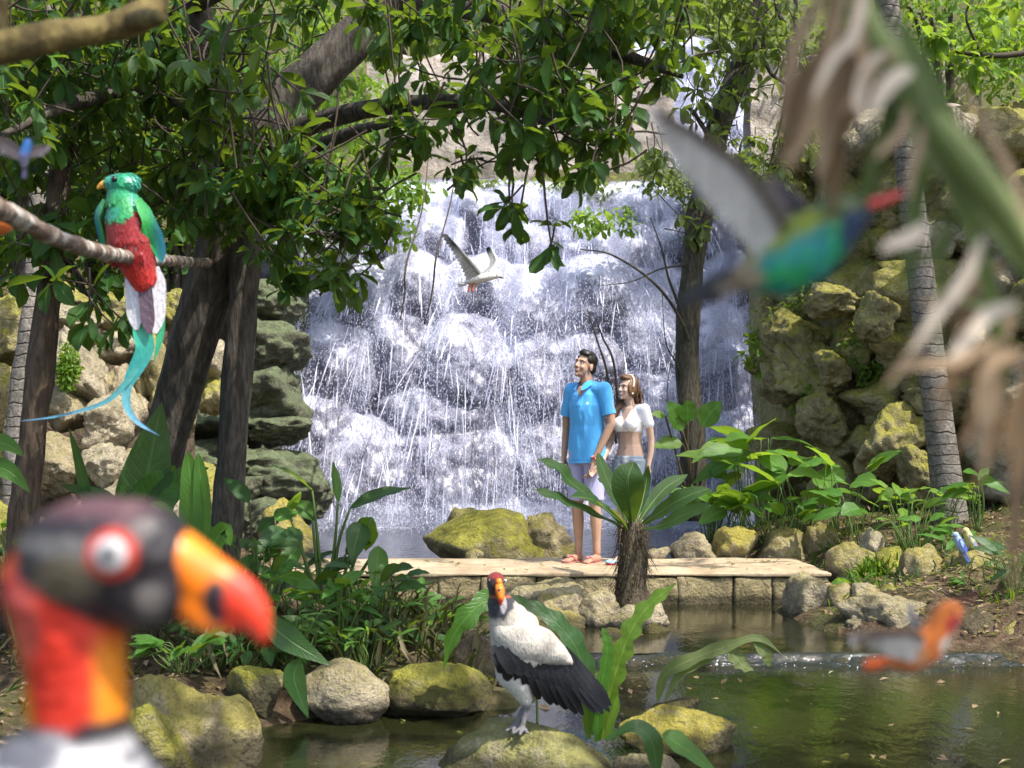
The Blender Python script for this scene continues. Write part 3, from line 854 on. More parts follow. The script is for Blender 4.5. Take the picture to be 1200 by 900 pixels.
# right wall: courses of boulders on a curve from the waterfall towards the camera
t = thing('rock_wall', (4, 12.5, 0), 'high mossy boulder wall right of the waterfall', 'wall')
r = np.random.default_rng(77)
def wallY(px): return np.interp(px, [840, 900, 1000, 1100, 1250, 1400], [15.4, 14.1, 12.6, 11.55, 10.4, 9.0])
big = [(905, 395, 1000, 462, 0), (888, 424, 958, 472, 0), (952, 408, 1000, 452, 0), (895, 360, 985, 425, 0), (1000, 340, 1050, 400, 0), (940, 330, 1010, 372, 0),
       (1000, 470, 1085, 560, 0), (1052, 520, 1100, 590, 0), (930, 452, 990, 520, 0)]
lst = []
for x0, y0, x1, y1, _ in big:
    lst.append((x0, y0, x1, y1, wallY((x0 + x1) / 2) - .35, WALLM, dict(depth=.7, cuts=12, rough=.17, sub=5)))
y = 610
while y > 150:
    h_ = r.uniform(42, 72)
    x = 872 + r.uniform(-10, 30)
    while x < 1290:
        w_ = r.uniform(42, 100)
        m_ = WALLM if x < 1060 or r.random() < .25 else WALLP
        if y < 290 and x > 905: m_ = WALLP if r.random() < .55 else WALLM
        lst.append((x, y - h_ * 1.12, x + w_ * 1.28, y + r.uniform(-4, 10), float(wallY(x + w_ / 2)) + (610 - y) * .0022 + r.uniform(-.12, .12), m_, dict(depth=.8, cuts=13, rough=.2, sub=4)))
        x += w_
    y -= h_
for q in range(150):
    x, y = r.uniform(880, 1260), r.uniform(300, 605); w_ = r.uniform(22, 52)
    lst.append((x, y, x + w_, y + w_ * r.uniform(.6, 1.0), float(wallY(x)) + (610 - y) * .0022 - r.uniform(-.18, .08), WALLM if x < 1080 or r.random() < .4 else WALLP, dict(depth=.5, cuts=11, rough=.2, sub=3)))
wall_rocks(t, lst, 900)
# packed earth behind the boulders
def backing(t, pts, z0, z1, lean, mat, seed):
    c = spline(pts, 160); zs = np.linspace(z0, z1, 90)
    V = []
    for z in zs:
        V.append(np.stack([c[:, 0] + lean[0] * (z - z0), c[:, 1] + lean[1] * (z - z0), np.full(160, z)], -1))
    V = np.concatenate(V); V[:, 1] += .16 * fbm(V * 1.7, seed, 5) - .10 * np.abs(fbm(V * 4.1, seed + 4, 3)); V[:, 2] += np.where(V[:, 2] > z1 - .05, .25 * fbm(V * 1.1, seed + 1, 3), 0)
    i_ = (np.arange(89)[:, None] * 160 + np.arange(159)[None, :]).ravel()
    mb = MB(); mb.add(V, None, np.stack([i_, i_ + 1, i_ + 161, i_ + 160], -1)); mb.build('earth_core', mat, t, smooth=True)
backing(t, [(3.05, 15.5, 0), (3.15, 14.25, 0), (3.5, 12.8, 0), (4.05, 11.65, 0), (4.75, 10.6, 0), (5.6, 9.1, 0)], -.2, 4.6, (.03, .30), WALLM, 5)

# left wall of big pale rocks
t = thing('rock_wall', (-4, 10.8, 0), 'pile of big sunlit pale boulders behind the left tree trunks', 'wall')
L_ = [(64, 380, 132, 470, 10.5, WALLP), (56, 354, 118, 386, 10.8, WALLP), (52, 448, 108, 505, 10.4, LIMEW), (100, 462, 155, 526, 10.3, WALLP), (120, 424, 176, 512, 10.6, LIMEW),
      (160, 386, 196, 468, 10.8, YELL), (-20, 425, 40, 525, 10.2, WALLM), (30, 505, 100, 580, 10.1, LIMEW), (96, 516, 156, 576, 10.1, WALLP), (24, 528, 62, 574, 10.0, LIMEW),
      (116, 388, 168, 426, 10.9, WALLP), (84, 560, 170, 620, 9.9, WALLP), (150, 500, 215, 580, 10.3, LIMEW), (-30, 520, 30, 600, 9.9, WALLM), (150, 560, 240, 640, 10.0, WALLP),
      (176, 430, 232, 510, 10.8, WALLM), (222, 395, 268, 448, 11.2, WALLP), (232, 440, 270, 485, 11.1, WALLM), (-30, 340, 60, 430, 11.0, WALLM), (110, 335, 190, 392, 11.2, WALLM),
      (180, 340, 250, 400, 11.5, WALLM), (-60, 580, 60, 660, 9.6, WALLM), (40, 600, 130, 680, 9.5, WALLP), (-120, 420, -20, 560, 10.4, WALLM), (30, 320, 110, 360, 11.4, WALLM),
      (-110, 330, -20, 430, 11.3, WALLM), (130, 600, 230, 680, 9.6, WALLP), (200, 540, 270, 620, 10.4, WALLM)]
wall_rocks(t, [(a, b, c_, d_, Y_, m_, dict(cuts=9, rough=.15, depth=.6, sub=5 if (c_ - a) > 52 else 4)) for a, b, c_, d_, Y_, m_ in L_], 4000)
backing(t, [(-7.5, 10.6, 0), (-5.5, 11.4, 0), (-4.4, 11.9, 0), (-3.7, 12.2, 0), (-3.3, 12.8, 0)], -.2, 2.55, (-.02, .12), EARTH, 15)

# mossy ledges at the left edge of the fall
t = thing('rock_wall', (-2.9, 14.2, 0), 'stack of dark grey green mossy ledges at the left edge of the waterfall', 'wall')
L_ = [(236, 372, 366, 440, 15.2, GREYM), (246, 322, 356, 388, 15.5, GREYM), (226, 424, 364, 496, 14.9, GREYM), (196, 466, 306, 524, 14.4, GREYM), (268, 484, 372, 522, 14.6, GREYM),
      (196, 512, 316, 562, 14.1, GREYM), (268, 526, 388, 592, 14.3, GREYM), (196, 550, 312, 612, 13.8, GREYM), (258, 582, 360, 645, 13.5, GREYM), (150, 560, 250, 645, 13.2, GREYM), (160, 420, 250, 490, 14.9, GREYM), (330, 560, 392, 612, 14.5, GREYM)]
backing(t, [(-5.2, 14.6, 0), (-4.2, 15.2, 0), (-3.4, 15.6, 0), (-2.75, 15.9, 0)], -.2, 3.3, (0, .25), GREYM, 25)
wall_rocks(t, [(a, b, c_, d_, Y_, m_, dict(cuts=7, rough=.16, depth=1.3, sub=5, sharp=24, tilt=.1)) for a, b, c_, d_, Y_, m_ in L_], 5000)

# pale stone walls above the fall
def flatwall(label, x0, y0, x1, y1, Y, m_):
    a, b = P(x0, y0, Y), P(x1, y1, Y)
    n1, n2 = 60, 24
    u, v_ = np.meshgrid(np.linspace(a[0], b[0], n1), np.linspace(b[2], a[2], n2))
    q = np.stack([u.ravel(), np.full(u.size, Y), v_.ravel()], -1)
    q[:, 1] += .10 * fbm(q * 1.6, 31, 4); top = (v_.ravel() > a[2] - .02)
    q[:, 2] += np.where(top, .12 * fbm(q * 1.3, 8, 3), 0)
    qb = q + np.array((0, .5, 0))
    i_ = (np.arange(n2 - 1)[:, None] * n1 + np.arange(n1 - 1)[None, :]).ravel()
    mb = MB(); mb.add(q, None, np.stack([i_, i_ + 1, i_ + n1 + 1, i_ + n1], -1))
    mb.add(qb, None, np.stack([i_, i_ + n1, i_ + n1 + 1, i_ + 1], -1))
    tp = np.arange(n1 - 1) + (n2 - 1) * n1; s_ = n1 * n2
    mb.add(np.zeros((0, 3)), None, None)
    mb.Q.append(np.stack([tp, tp + 1, tp + 1 + s_, tp + s_], -1))
    base = np.array(((a[0] + b[0]) / 2, Y, b[2]))
    tag(mb.build('stone_wall', m_, None, base, True), label, 'wall')
k = N('pale_stucco_stone'); v = k.coords()
a_ = k.noise(v, 2.5, 6, .7, .5); b_ = k.noise(v, 16, 4, .7)
c_ = k.ramp(a_, [(.3, (.26, .21, .17)), (.55, (.42, .36, .31)), (.75, (.55, .5, .45))])
c_ = k.mix(k.ramp(k.noise(k.coords((1, 1, .25)), 5, 4, .7), [(.5, 0.), (.7, .6)]), c_, (.15, .13, .09))
PALE = k.done(k.bsdf(c_, .9, k.bump(k.math('ADD', a_, b_), .7, .05), .2))
flatwall('pale pinkish stone wall above the top of the waterfall', 430, 62, 790, 232, 19.6, PALE)
flatwall('pale sunlit wall high at the right edge behind the palm leaf', 1105, 122, 1300, 215, 14.4, PALE)
flatwall('brown earthy wall behind the hanging palm leaf', 880, 60, 1150, 240, 16.0, PALE)

# ------------------------------------------------------------------ stone bridge
_cg = {}
def rbox(mb, lo, hi, bev, n=8, noise=0, seed=0, nf=3.0):
    lo, hi = np.asarray(lo, float), np.asarray(hi, float)
    if n not in _cg:
        V, Q, idx = [], [], {}
        def vid(p):
            if p not in idx: idx[p] = len(V); V.append(p)
            return idx[p]
        for ax in range(3):
            for s_ in (0, n):
                for i_ in range(n):
                    for j_ in range(n):
                        c4 = []
                        for (a, b) in ((i_, j_), (i_ + 1, j_), (i_ + 1, j_ + 1), (i_, j_ + 1)):
                            p = [0, 0, 0]; p[ax] = s_; p[(ax + 1) % 3] = a; p[(ax + 2) % 3] = b
                            c4.append(vid(tuple(p)))
                        Q.append(c4 if s_ == n else c4[::-1])
        _cg[n] = (np.array(V) / n * 2 - 1, np.array(Q))
    V, Q = _cg[n]
    h = (hi - lo) / 2; bev = min(bev, h.min() * .9)
    p = V * h
    inn = np.clip(p, -(h - bev), h - bev)
    p = inn + bev * nrm(p - inn) + (lo + hi) / 2
    if noise:
        nn = nrm(V)
        p = p + nn * (noise * fbm(p * nf, seed, 4))[:, None]
    mb.add(p, None, Q)
BLOCK = rock_mat('bridge_block', (.20, .165, .085), (.50, .41, .23), (.16, .15, .05), mossy=.45, wet=.09, stain=.45, mosstop=.05)
k = N('bridge_deck'); v = k.coords()
a_ = k.noise(v, 3.4, 8, .75, .3); b_ = k.noise(v, 18, 5, .7)
c_ = k.ramp(a_, [(.3, (.20, .145, .085)), (.5, (.34, .265, .17)), (.7, (.46, .385, .265))])
c_ = k.mix(k.ramp(b_, [(.56, 0.), (.72, .7)]), c_, (.10, .075, .04))
DECK = k.done(k.bsdf(c_, .8, k.bump(k.math('ADD', a_, b_), .6, .02), .3))
t = thing('stone_bridge', (.2, 9.6, 0), 'low block stone footbridge crossing the water below the couple', 'bridge')
x = -2.2; k_ = 0
while x < 2.30:
    w_ = random.uniform(.27, .5); x2 = min(x + w_, 2.33)
    if 2.33 - x2 < .12: x2 = 2.33
    mb = MB(); rbox(mb, (x + .001, 9.10 + random.uniform(-.012, .012), .022), (x2 - .001, 9.42, .250 + random.uniform(-.006, .004)), .014, 12, .014, k_, 7)
    mb.build('block', BLOCK, t, smooth=True)
    x = x2; k_ += 1
mb = MB(); rbox(mb, (-2.2, 9.43, -.3), (2.31, 10.2, .25), .02, 20, .01, 3); mb.build('core', BLOCK, t, smooth=True)
mb = MB(); rbox(mb, (-2.22, 9.085, .252), (2.35, 10.22, .282), .012, 90, .012, 9, 3.2); mb.build('deck', DECK, t, smooth=True)
BTOP = .283
# ------------------------------------------------------------------ plant materials
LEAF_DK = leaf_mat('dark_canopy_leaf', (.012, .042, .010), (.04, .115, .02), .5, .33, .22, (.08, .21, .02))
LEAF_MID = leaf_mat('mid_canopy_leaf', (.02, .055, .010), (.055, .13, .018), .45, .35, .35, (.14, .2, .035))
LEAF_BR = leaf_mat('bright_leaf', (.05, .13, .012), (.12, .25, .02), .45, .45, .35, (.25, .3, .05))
LEAF_OL = leaf_mat('olive_leaf', (.06, .085, .03), (.15, .19, .065), .55, .4, .25, (.3, .3, .1))
LEAF_GL = leaf_mat('glossy_plant_leaf', (.028, .095, .012), (.07, .19, .02), .4, .4, .35, (.15, .28, .04))
LEAF_YG = leaf_mat('yellow_green_leaf', (.09, .2, .02), (.17, .30, .035), .4, .5, .4, (.3, .34, .05))
LEAF_FERN = leaf_mat('fern_leaf', (.012, .045, .010), (.035, .10, .02), .42, .3, .35)
LEAF_BP = leaf_mat('bright_plant_leaf', (.06, .16, .02), (.12, .27, .035), .4, .45, .35, (.2, .34, .05))
LEAF_DRY = leaf_mat('dry_leaf', (.16, .10, .05), (.36, .26, .16), .7, .3, .2, (.5, .42, .3))
STEM = plain_mat('plant_stem', (.08, .13, .03), .5)
STEM_DK = plain_mat('brown_stem', (.07, .05, .028), .7)
TWIG = plain_mat('twig', (.055, .042, .03), .85)
BARK = bark_mat('dark_bark', (.032, .027, .022), (.13, .11, .09))
BARK_RED = bark_mat('reddish_bark', (.04, .028, .02), (.15, .105, .07))
BARK_VINE = bark_mat('vine_bark', (.03, .027, .02), (.12, .105, .07), (9, 9, 2.2))
BARK_PALM = bark_mat('palm_bark', (.12, .108, .095), (.27, .24, .205), (6, 6, 5), True)
BARK_LICH = bark_mat('lichen_branch', (.12, .075, .055), (.30, .22, .17), (10, 10, 6), False, (.55, .52, .47))
BARK_OCH = bark_mat('ochre_branch', (.07, .05, .02), (.30, .23, .08), (6, 6, 3))

def whorls(mb, tw, C, L, nleaf=7, seed=0, droop=.55, spread=(45, 80), twig=.22, axis=None):
    """rosettes of leaves on short drooping twigs"""
    r = np.random.default_rng(seed)
    n = len(C)
    ax = nrm(np.array((0, -.25, -.55)) + .75 * r.normal(size=(n, 3))) if axis is None else axis
    P_, D_, L_ = [], [], []
    for c, a in zip(C, ax):
        m = r.integers(nleaf - 2, nleaf + 2)
        ref = nrm(np.cross(a, rdir(1, r)[0])); u2 = np.cross(a, ref)
        an = np.linspace(0, 2 * math.pi, m, endpoint=False) + r.uniform(0, 6)
        sp = np.radians(r.uniform(spread[0], spread[1], m))
        d = a[None] * np.cos(sp)[:, None] + (ref[None] * np.cos(an)[:, None] + u2[None] * np.sin(an)[:, None]) * np.sin(sp)[:, None]
        d[:, 2] -= droop * r.uniform(.4, 1.2, m)
        P_.append(np.repeat(c[None], m, 0) + .012 * r.normal(size=(m, 3))); D_.append(d); L_.append(L * r.uniform(.62, 1.2, m))
        if tw is not None:
            b = c - a * twig * r.uniform(.7, 1.6) + np.array((0, 0, .05))
            tube(tw, [c, (c + b) / 2 + .015 * r.normal(size=3), b], [.004, .006], 4, 4, cap=False)
    P_ = np.concatenate(P_); D_ = np.concatenate(D_); L_ = np.concatenate(L_)
    up = nrm(np.array((0, 0, 1.)) + .45 * r.normal(size=(len(P_), 3)))
    leaves(mb, P_, D_, up, L_, L_ * r.uniform(.36, .5, len(P_)))

def pblob(px, py, rx, ry, Y, dY, n, r):
    """n points scattered in an ellipsoid that spans these photo pixels around distance Y"""
    q = rdir(n, r) * (r.random(n) ** .45)[:, None]
    return P(px, py, Y) + q * np.array((rx / F * Y, dY, ry / F * Y))

# ------------------------------------------------------------------ main tree with two trunks
def main_tree():
    base = (P(255, 738, 7.0)[0], 7.0, gz(P(255, 738, 7.0)[0], 7.0))
    t = thing('broadleaf_tree', base, 'big dark leafy tree with two leaning trunks left of the waterfall', 'tree')
    mb = MB()
    tube(mb, [P(128, 715, 7.2), P(174, 590, 7.15), P(221, 420, 7.1), P(262, 275, 7.05), P(300, 170, 7.1), P(372, 85, 7.2), P(470, -5, 7.3), P(600, -120, 7.4), P(700, -260, 7.3)],
         [.15, .128, .12, .128, .13, .13, .125, .10, .08], 22, 110, .17, 3)
    mb.build('trunk', BARK, t, smooth=True)
    mb = MB()
    tube(mb, [P(256, 748, 6.95), P(262, 640, 6.95), P(276, 470, 6.95), P(286, 345, 6.98), P(285, 270, 7.0), P(262, 150, 7.0), P(225, 0, 6.9), P(180, -220, 6.6)],
         [.10, .086, .08, .078, .09, .085, .08, .06], 20, 100, .17, 13)
    mb.build('trunk', BARK, t, smooth=True)
    br = [([P(285, 275, 7), P(320, 200, 6.7), P(400, 160, 6.2), P(470, 140, 5.8)], [.06, .02]), ([P(300, 170, 7.1), P(420, 130, 6.4), P(560, 120, 5.9), P(660, 150, 5.6)], [.07, .015]),
          ([P(470, 0, 7.3), P(600, 20, 6.6), P(720, 60, 6.0), P(800, 90, 5.8)], [.08, .012]), ([P(262, 150, 7), P(180, 110, 6.4), P(90, 120, 5.8), P(0, 160, 5.4)], [.07, .015]),
          ([P(225, 0, 6.9), P(320, -60, 5.6), P(420, -120, 4.2), P(500, -300, 3.2)], [.08, .03]), ([P(180, -220, 6.6), P(60, -300, 5.2), P(-100, -450, 3.6)], [.08, .03]),
          ([P(600, -120, 7.4), P(760, -60, 6.9), P(900, -40, 6.6)], [.08, .02])]
    for c, rad in br:
        mb = MB(); tube(mb, c, rad, 8, 30, .12, 7); mb.build('branch', BARK, t, smooth=True)
    # crown: clumps of rosettes  (px, py, rx, ry, Y, dY, n)
    cl = [(60, 40, 110, 60, 6.2, .9, 40), (180, 60, 120, 60, 6.2, .9, 46), (320, 20, 110, 40, 7.6, .5, 20), (110, 120, 130, 55, 6.4, .9, 46), (250, 120, 110, 60, 6.1, .8, 48),
          (345, 190, 70, 45, 6.0, .5, 26), (400, 60, 50, 40, 7.7, .3, 8), (60, 190, 90, 45, 6.6, .6, 26), (210, 200, 90, 45, 6.3, .6, 34), (320, 225, 80, 50, 6.0, .6, 40), (400, 265, 52, 45, 5.8, .4, 22),
          (345, 300, 45, 40, 5.9, .4, 16), (390, 325, 40, 22, 5.7, .3, 8), (430, 215, 40, 40, 5.8, .4, 9), (230, 260, 50, 26, 6.3, .3, 8), (130, 250, 60, 35, 6.6, .3, 9),
          (470, 30, 70, 36, 6.4, .6, 18), (560, 40, 90, 50, 6.0, .9, 34), (660, 40, 80, 50, 6.0, .9, 34), (740, 30, 60, 40, 6.0, .7, 22), (780, 62, 34, 34, 5.9, .4, 8),
          (600, 100, 70, 40, 5.8, .6, 24), (680, 110, 66, 45, 5.7, .6, 28), (630, 155, 62, 38, 5.6, .5, 20), (700, 165, 42, 36, 5.6, .4, 12), (690, 200, 30, 22, 5.5, .2, 5),
          (470, 150, 55, 34, 5.8, .4, 11), (545, 165, 40, 36, 5.7, .4, 8), (550, 205, 14, 16, 5.5, .1, 2), (603, 262, 12, 14, 5.5, .1, 2), (648, 270, 14, 26, 5.4, .1, 3), (590, 236, 12, 8, 5.5, .1, 2),
          (495, 95, 40, 30, 5.9, .4, 7), (30, 90, 60, 90, 5.6, .7, 22)]
    r = np.random.default_rng(2)
    for i_, (px, py, rx, ry, Y, dY, n) in enumerate(cl):
        mb, tw = MB(), MB()
        whorls(mb, tw, pblob(px, py, rx, ry, Y, dY, max(2, int(n * 1.4 * ((.62 if px > 270 else .8) if py > 90 else .95))), r), .128, 7, 100 + i_)
        mb.build('foliage', LEAF_DK if i_ % 4 else LEAF_MID, t); 
        tw.build('twig_sprays', TWIG, t)
    # unseen leaves added above the frame to shade the bank, gaps left for sun
    mb = MB()
    C = np.stack([r.uniform(-5, 5.2, 900), r.uniform(-2.5, 8.6, 900), r.uniform(5.0, 6.8, 900)], -1)
    gap = fbm(C * np.array((.55, .55, .1)), 77, 3)
    ok = (gap > np.where(C[:, 0] < .5, -.28, .0)) & ~((C[:, 1] > 7.0) & (C[:, 0] < 1.2)) & (C[:, 2] > 1.7 + .40 * C[:, 1]) & ~((C[:, 0] > 2.2) & (C[:, 1] > 4.2) & (gap < .35))
    C = C[ok]
    whorls(mb, None, C, .27, 8, 55, spread=(60, 95)); mb.build('added_shade_crown', LEAF_DK, t)
main_tree()

# ------------------------------------------------------------------ slim trees
def slim_tree(name, label, trunk, rad, bark, crown, seed, L=.13, lm=LEAF_MID, group=None, seg=14, rough=.15, branches=()):
    b = trunk[0]
    t = thing(name, b, label, 'tree', group)
    mb = MB(); tube(mb, trunk, rad, seg, 60, rough, seed); mb.build('trunk', bark, t, smooth=True)
    r = np.random.default_rng(seed)
    for c, rd in branches:
        mb = MB(); tube(mb, c, rd, 6, 24, .1, seed + 1); mb.build('branch', bark, t, smooth=True)
    for (px, py, rx, ry, Y, dY, n) in crown:
        mb = MB(); tw = MB(); whorls(mb, tw, pblob(px, py, rx, ry, Y, dY, n, r), L, 6, seed + int(px) + 500); mb.build('foliage', lm, t); tw.build('twig_sprays', TWIG, t)
    return t
slim_tree('slim_tree', 'slim reddish brown trunk near the left edge with drooping dark leaves', [P(18, 740, 6.2), P(28, 600, 6.2), P(46, 440, 6.25), P(58, 330, 6.3), P(70, 200, 6.4), P(80, 60, 6.5), P(90, -150, 6.5)],
          [.07, .068, .064, .06, .056, .05, .045], BARK_RED, [(95, 330, 40, 26, 6.0, .2, 4), (120, 375, 22, 26, 5.9, .1, 3), (40, 300, 40, 30, 6.1, .2, 5), (70, 250, 60, 30, 6.2, .3, 10)], 21, .17, LEAF_DK)
slim_tree('slim_tree', 'thin grey trunk behind the reddish one at the left edge', [P(12, 640, 9.6), P(22, 470, 9.7), P(34, 390, 9.7), P(40, 320, 9.8), P(48, 150, 9.9), P(50, -50, 10)], [.09, .085, .08, .07, .06], BARK_PALM,
          [(50, 60, 80, 60, 9.8, .5, 20)], 22, .16, LEAF_MID)
slim_tree('slim_tree', 'slim dark trunk with a vine standing in front of the right side of the waterfall', [P(812, 610, 12.6), P(812, 520, 12.6), P(806, 420, 12.6), P(812, 310, 12.6), P(822, 240, 12.65), P(836, 170, 12.7), P(856, 110, 12.7), P(880, 40, 12.8), P(910, -60, 12.8)],
          [.135, .125, .115, .12, .125, .13, .13, .10, .07], BARK_VINE, [(880, 190, 60, 50, 12.2, .4, 20), (830, 120, 45, 40, 12.4, .4, 16), (790, 200, 50, 45, 12.3, .4, 12), (905, 60, 60, 60, 12.4, .5, 34), (850, 30, 60, 50, 12.4, .5, 30), (805, 265, 26, 24, 12.3, .2, 7), (940, 150, 40, 40, 12.3, .3, 10)], 23, .17, LEAF_OL,
          branches=[([P(812, 420, 12.6), P(800, 380, 12.4), P(770, 335, 12.2), P(720, 300, 12.0), P(680, 292, 11.9)], [.022, .005]), ([P(808, 390, 12.6), P(785, 330, 12.3), P(775, 290, 12.2), P(762, 255, 12.1)], [.018, .004]),
                    ([P(812, 310, 12.6), P(775, 315, 12.3), P(740, 330, 12.2), P(700, 335, 12.1)], [.012, .003]), ([P(836, 170, 12.7), P(815, 135, 12.5), P(806, 126, 12.5)], [.03, .016]),
                    ([P(808, 470, 12.6), P(795, 430, 12.5), P(780, 400, 12.4), P(776, 340, 12.4)], [.012, .003]), ([P(814, 540, 12.6), P(795, 500, 12.4), P(782, 470, 12.3), P(786, 420, 12.3)], [.014, .003]),
                    ([P(905, -10, 12.8), P(925, 60, 12.5), P(918, 130, 12.4), P(900, 200, 12.3)], [.03, .006]), ([P(890, 10, 12.8), P(900, 80, 12.4), P(928, 110, 12.4), P(915, 180, 12.4)], [.03, .006])])

# bare twigs in front of the fall
tg = thing('bare_sapling', P(720, 520, 12), 'thin bare dark stems rising behind the couple against the waterfall', 'sapling')
for c in ([P(722, 520, 12), P(712, 440, 12), P(700, 400, 12), P(688, 362, 12)], [P(726, 520, 12), P(720, 430, 12), P(706, 395, 12), P(698, 372, 12)]):
    mb = MB(); tube(mb, c, [.014, .006], 6, 20, .1, 2); mb.build('stem', TWIG, tg, smooth=True)
for k_, (lab, c) in enumerate([('longer bare hanging vine left of the gull', [P(512, 296, 13), P(508, 330, 13), P(504, 355, 13), P(497, 380, 13)]), ('shorter bare hanging vine further left of the gull', [P(476, 310, 13), P(474, 345, 13), P(469, 375, 13)])]):
    top = c[0] + np.array((.15, 1.2, 1.4))
    mb = MB(); tube(mb, [top, (top + c[0]) / 2 + np.array((.05, 0, 0)), *c], [.006, .012, .007], 5, 24, .15, k_); tag(mb.build('hanging_vine', TWIG, None, top, True), lab, 'vine')

# palm trunk on the right
tp = thing('palm_tree', (P(1108, 565, 10.4)[0], 10.4, gz(P(1108, 565, 10.4)[0], 10.4)), 'grey ringed palm trunk leaning in front of the boulder wall', 'palm')
b0 = P(1112, 590, 10.4)
mb = MB(); tube(mb, [np.array((b0[0] + .03, 10.4, b0[2] - .35)), b0, P(1105, 530, 10.4), P(1092, 430, 10.4), P(1080, 330, 10.45), P(1068, 230, 10.5), P(1054, 100, 10.5), P(1034, -40, 10.5), P(1020, -220, 10.5)], [.165, .135, .122, .114, .108, .104, .10, .09], 24, 140, .03, 5)
mb.build('trunk', BARK_PALM, tp, smooth=True)
r = np.random.default_rng(9)
for q in range(13):
    a = q / 13 * 2 * math.pi; top = P(1020, -220, 10.5); d = np.array((math.cos(a), math.sin(a), 0))
    pts = [top, top + d * .9 + np.array((0, 0, .6)), top + d * 1.9 + np.array((0, 0, .55)), top + d * 2.6 + np.array((0, 0, -.1))]
    mb = MB(); tube(mb, pts, [.02, .006], 5, 12)
    c = spline(pts, 34)[4:]; tn = nrm(np.gradient(c, axis=0))
    for s_ in (-1, 1):
        sd = np.cross(tn, (0, 0, 1)) * s_ + tn * .5 + np.array((0, 0, -.35))
        leaves(mb, c, sd, (0, 0, 1), .55, .04)
    mb.build('frond', LEAF_MID, tp)

# ------------------------------------------------------------------ background trees and bushes
def bush(name, label, px, py, rx, ry, Y, dY, n, L, lm, seed, cat='tree', trunk=True, group='leafy trees and bushes behind the waterfall and banks'):
    r = np.random.default_rng(seed)
    c0 = P(px, py, Y); gx_, gy_ = c0[0], c0[1]
    g = min(gz(gx_, gy_), c0[2] - ry / F * Y * .6)
    t = thing(name, (gx_, gy_, g), label, cat, group)
    if trunk:
        mb = MB(); tube(mb, [(gx_, gy_, g - .1), (gx_ + .1, gy_, (g + c0[2]) / 2), c0], [.11, .09, .03], 8, 14, .12, seed)
        for q in range(6):
            e = c0 + rdir(1, r)[0] * np.array((rx / F * Y, dY, ry / F * Y)) * .7
            tube(mb, [(gx_ + .1, gy_, (g + c0[2]) / 2), (c0 + e) / 2 + np.array((0, 0, -.1)), e], [.05, .012], 6, 10, .1, q)
        mb.build('trunk', BARK, t, smooth=True)
    # uneven clumps
    nc = max(8, n // 60)
    cc = rdir(nc, r) * (r.random(nc) ** .4)[:, None]
    k_ = r.integers(0, nc, n)
    q = cc[k_] + r.normal(size=(n, 3)) * .17
    C = c0 + q * np.array((rx / F * Y, dY, ry / F * Y))
    d = nrm(r.normal(size=(n, 3)) + np.array((0, -.2, -.5))); LL = L * r.uniform(.6, 1.25, n)
    mb = MB(); leaves(mb, C, d, nrm(np.array((0, -.3, 1)) + .6 * r.normal(size=(n, 3))), LL, LL * r.uniform(.35, .55, n), L < .12)
    mb.build('crown', lm, t)
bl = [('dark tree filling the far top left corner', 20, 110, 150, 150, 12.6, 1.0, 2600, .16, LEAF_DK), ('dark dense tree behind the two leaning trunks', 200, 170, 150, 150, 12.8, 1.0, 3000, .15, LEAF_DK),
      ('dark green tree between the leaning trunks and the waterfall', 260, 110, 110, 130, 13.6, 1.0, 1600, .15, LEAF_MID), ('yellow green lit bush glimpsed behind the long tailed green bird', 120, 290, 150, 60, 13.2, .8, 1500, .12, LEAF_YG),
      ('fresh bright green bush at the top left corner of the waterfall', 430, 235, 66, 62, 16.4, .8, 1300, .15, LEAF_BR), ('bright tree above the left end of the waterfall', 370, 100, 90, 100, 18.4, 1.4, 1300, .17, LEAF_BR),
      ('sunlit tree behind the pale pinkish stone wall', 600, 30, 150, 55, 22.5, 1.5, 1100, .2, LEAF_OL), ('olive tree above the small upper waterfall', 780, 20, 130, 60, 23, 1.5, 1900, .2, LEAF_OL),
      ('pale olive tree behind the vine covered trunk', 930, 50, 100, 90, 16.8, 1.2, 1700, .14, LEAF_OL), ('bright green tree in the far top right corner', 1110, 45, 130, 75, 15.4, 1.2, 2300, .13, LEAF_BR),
      ('olive creeper hanging right of the waterfall top', 930, 215, 95, 60, 14.6, .5, 1500, .1, LEAF_OL), ('dark tree behind the left pile of pale boulders', -60, 250, 170, 120, 13.5, 1.2, 1800, .16, LEAF_DK),
      ('yellowish creeper on the ledge under the pale pinkish wall', 660, 222, 110, 14, 18.0, .35, 700, .11, LEAF_OL), ('light green tuft hanging at the upper middle of the waterfall', 695, 262, 50, 22, 16.6, .25, 240, .12, LEAF_YG),
      ('olive creeper over the right shoulder of the waterfall', 790, 215, 60, 35, 16.6, .4, 700, .11, LEAF_OL), ('small bright plant growing at the right edge of the falling water', 888, 405, 16, 42, 14.1, .2, 170, .13, LEAF_YG),
      ('thin creeper trailing over the middle of the boulder wall', 1010, 400, 44, 40, 12.6, .2, 260, .08, LEAF_YG), ('small creeper on the boulder wall right above the broad bright leaves', 950, 470, 30, 24, 12.9, .2, 180, .09, LEAF_BR), ('creeper hanging down the boulder wall behind the flying green hummingbird', 935, 330, 60, 40, 13.4, .25, 420, .08, LEAF_OL), ('creeper over the top of the boulder wall beside the palm trunk', 1030, 270, 60, 36, 12.9, .25, 420, .08, LEAF_OL),
      ('tall dark tree far behind the left boulders', 330, 240, 100, 90, 17.5, 1.2, 1100, .16, LEAF_BR), ('light green tree far above the stone wall', 480, 20, 140, 55, 24, 1.6, 1000, .2, LEAF_OL)]
